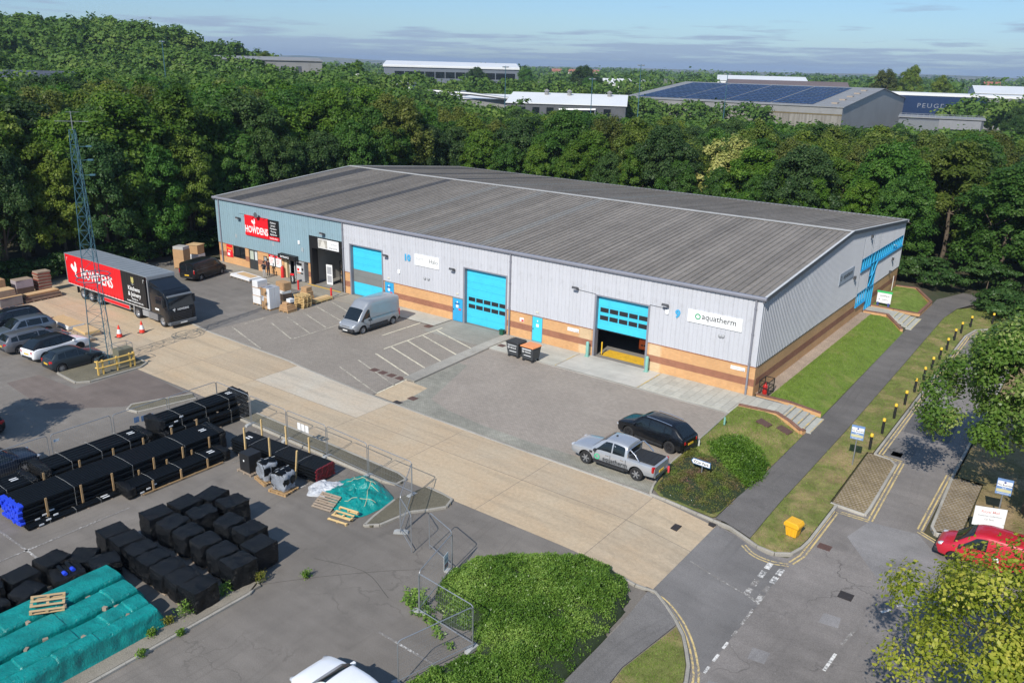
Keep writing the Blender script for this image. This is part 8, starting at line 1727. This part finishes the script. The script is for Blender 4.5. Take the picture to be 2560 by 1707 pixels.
for k, (x, y) in enumerate(rh):
    z = tz(x, y); h_ = thing('house', 'tiny red roofed house on the horizon, '+['leftmost of three', 'middle of three', 'rightmost of three', 'left one beyond the solar shed', 'middle one beyond the solar shed', 'right one beyond the solar shed', 'lone one above the showroom'][k], 'house', (x, y, z), R(20), 'red roofed houses on the horizon'); MB().box(-9, 9, -5, 5, 0, 10).build('wall', mat('far_render', (.5, .42, .36), .8), h_); MB().prism([(-5.6, 10), (5.6, 10), (0, 15)], -9.5, 9.5, 'x').build('roof', mat('far_tile', (.28, .10, .06), .8), h_); [MB().box(q, q+1.4, -5.1, -5, 6, 7.6).build('window', m_glass, h_) for q in (-6, 0, 5)]
def pole(label, x, y, zt):
    z = tz(x, y); r_ = thing('lighting_mast', label, 'mast', (x, y, z)); MB().tube((0, 0, 0), (0, 0, zt-z), .16, 8, 0, .09).build('pole', m_mast, r_); [MB().obox((s*.7, 0, zt-z-.3), (.35, 0, 0), (0, .2, 0), (0, 0, .14)).build('lamp_head', m_galv, r_) for s in (1, -1)]; MB().bar((-.9, 0, zt-z-.45), (.9, 0, zt-z-.45), .08).build('cross_arm', m_mast, r_)
pole('thin lighting mast in front of the wooded hill', -195, 78, 25.0); pole('thin lighting mast right of the grey white-roofed building', -133, 146.5, 20.8); pole('tall lighting mast beside the ducted workshop', -112, 160, 18.2); pole('thin lighting mast left of the solar shed on the skyline', -101, 168, 22.2); pole('thin mast above the right of the solar shed', -79, 178, 20.5)
# woodland beyond the countable trees: one mass
rs = np.random.default_rng(77); FP = []; FN = []; FH = []; FS = []
def add_far(x, y, h, r0, n, leaf, tint):
    z = tz(x, y); P, Nn, hue, cc, cr = crown_points(rs, r0, h, h*.15, 14, n, .42, fill=0); P += np.array([x, y, z]); FP.append(P); FN.append(Nn); FH.append(np.clip(.5*hue+.5*tint, 0, 1)); FS.append(np.full(n, leaf))
for d_, x, y in rest: add_far(x, y, th(x, y)+rs.uniform(-2.0, .9), rs.uniform(3.8, 5.2), 900, .42, rs.random())
def clear_view(x, y): return blocked(x, y)
cnt = 0
for ring in np.arange(150, 470, 7.2):
    for hd in np.arange(-74, 6, math.degrees(7.6/ring)):
        a = R(hd+rs.uniform(-.4, .4)); dd = ring+rs.uniform(-2.5, 2.5); x, y = CX+dd*math.sin(a), CY+dd*math.cos(a)
        if x > -150 and y < 113 or blocked(x, y) or y < -40: continue
        if hd > -52 and dd > 200:
            # estate: hedge lines and scattered trees between the sheds
            if mnoise.noise(Vector((x*.014, y*.014, 3))) < (-.02 if dd > 300 else -.08): continue
        lim = 99
        # keep sight lines to the sheds open: lower trees in front of them
        for x0, x1, y0, y1, zz, dm in ((-160, -20, 118, 250, 9.5, 0), (-215, -95, 118, 215, 10.5, 0)):
            if x0 < x < x1 and y0 < y < y1: lim = zz
        if hill(x, y) > 3: h = rs.uniform(9.5, 13.5)
        elif -200 < x < -120 and 120 < y < 185: h = rs.uniform(8.0, 12.5) if rs.random() < .35 else rs.uniform(6, 9)
        else: h = max(3.5, min(rs.uniform(9, 14.5), lim+rs.uniform(-1, .8), (CAM.z-slope_lim(x, y)*dd+rs.uniform(-1.5, 1.0)) if dd < 300 else 99))
        if -275 < x < -190 and 60 < y < 160 and hd < -48: h = min(h, 8.5)
        n = int(np.clip(820*(170/dd)**1.35, 170, 820)); add_far(x, y, h, rs.uniform(3.9, 5.6), n, .45*(dd/190)**.75, rs.random()); cnt += 1
for k in range(620):
    hd = rs.uniform(-62, 4); dd = 480*(2600/480)**rs.random(); a = R(hd); x, y = CX+dd*math.sin(a), CY+dd*math.cos(a)
    if blocked(x, y): continue
    add_far(x, y, rs.uniform(10, 17) if dd < 900 else rs.uniform(9, 15), rs.uniform(6, 12)*(1+dd/2600), 75, 1.5*(dd/600)**.6, rs.random()*.7)
P = np.concatenate(FP); o = link('woodland', None) if False else None
n = len(P); Nn = np.concatenate(FN); hu = np.concatenate(FH); S = np.concatenate(FS)
fm = leaf_mesh('woodland', P, Nn, S[:, None] if False else 1.0, hu, leafmat('far_foliage', (.050, .108, .02), (.090, .162, .030), (.17, .232, .054), .25, .0, .6), .7, rs)
co = np.empty(len(fm.vertices)*3, np.float32); fm.vertices.foreach_get('co', co); co = co.reshape(-1, 4, 3); ctr = P[:, None, :]; co = ctr+(co-ctr)*S[:, None, None]; fm.vertices.foreach_set('co', co.astype(np.float32).ravel()); fm.update()
stuff(link('woodland', fm), 'far wooded hill and hedge lines merging into one mass', 'woodland')
# skyline trees that stand out singly
for k, (x, y, h, s, v_) in enumerate([(-318, 300, 19, 1.1, 0), (-283, 318, 19, 1.05, 3), (-262, 335, 19, 1.0, 6), (-226, 338, 21, 1.2, 8), (-262, 162, 11, 1.0, 2), (-236, 186, 15, .9, 5), (-210, 318, 16, .9, 1), (-88, 392, 23, .9, 4), (-77, 394, 25, .8, 7), (-64, 396, 21, .8, 2), (-44, 232, 7, .9, 6), (-12, 232, 13, 1.0, 3), (-6, 222, 14, 1.0, 0), (-8, 205, 12, 1.0, 8)]):
    tree(['tall round tree right of the grey building end', 'round tree in front of the white roof, left of two', 'round tree in front of the white roof, right of two', 'tallest dark tree on the centre skyline', 'lone feathery tree beside the white shed', 'bushy tree right of the white shed', 'bushy tree on the centre skyline', 'windblown tree behind the solar shed, left of three', 'windblown tree behind the solar shed, middle of three', 'windblown tree behind the solar shed, right of three', 'bushy tree in front of the grey office', 'large tree right of the grey office', 'willow-like tree at the right skyline', 'dark bushy tree at the far right'][k], x, y, h, v_, k*1.3, s, None, 'skyline_tree')
# --- air: thin haze over the whole scene
hzm = bpy.data.materials.new('haze_air'); hzm.use_nodes = True; t = hzm.node_tree
for n_ in list(t.nodes): t.nodes.remove(n_)
om = t.nodes.new('ShaderNodeOutputMaterial'); vol = t.nodes.new('ShaderNodeVolumePrincipled'); vol.inputs['Color'].default_value = (.62, .76, .95, 1); vol.inputs['Density'].default_value = .00015; vol.inputs['Anisotropy'].default_value = .2
t.links.new(vol.outputs[0], om.inputs['Volume'])
hz_ = MB().box(-9500, 7500, -2500, 10500, -3.0, 75).build('haze', hzm); stuff(hz_)
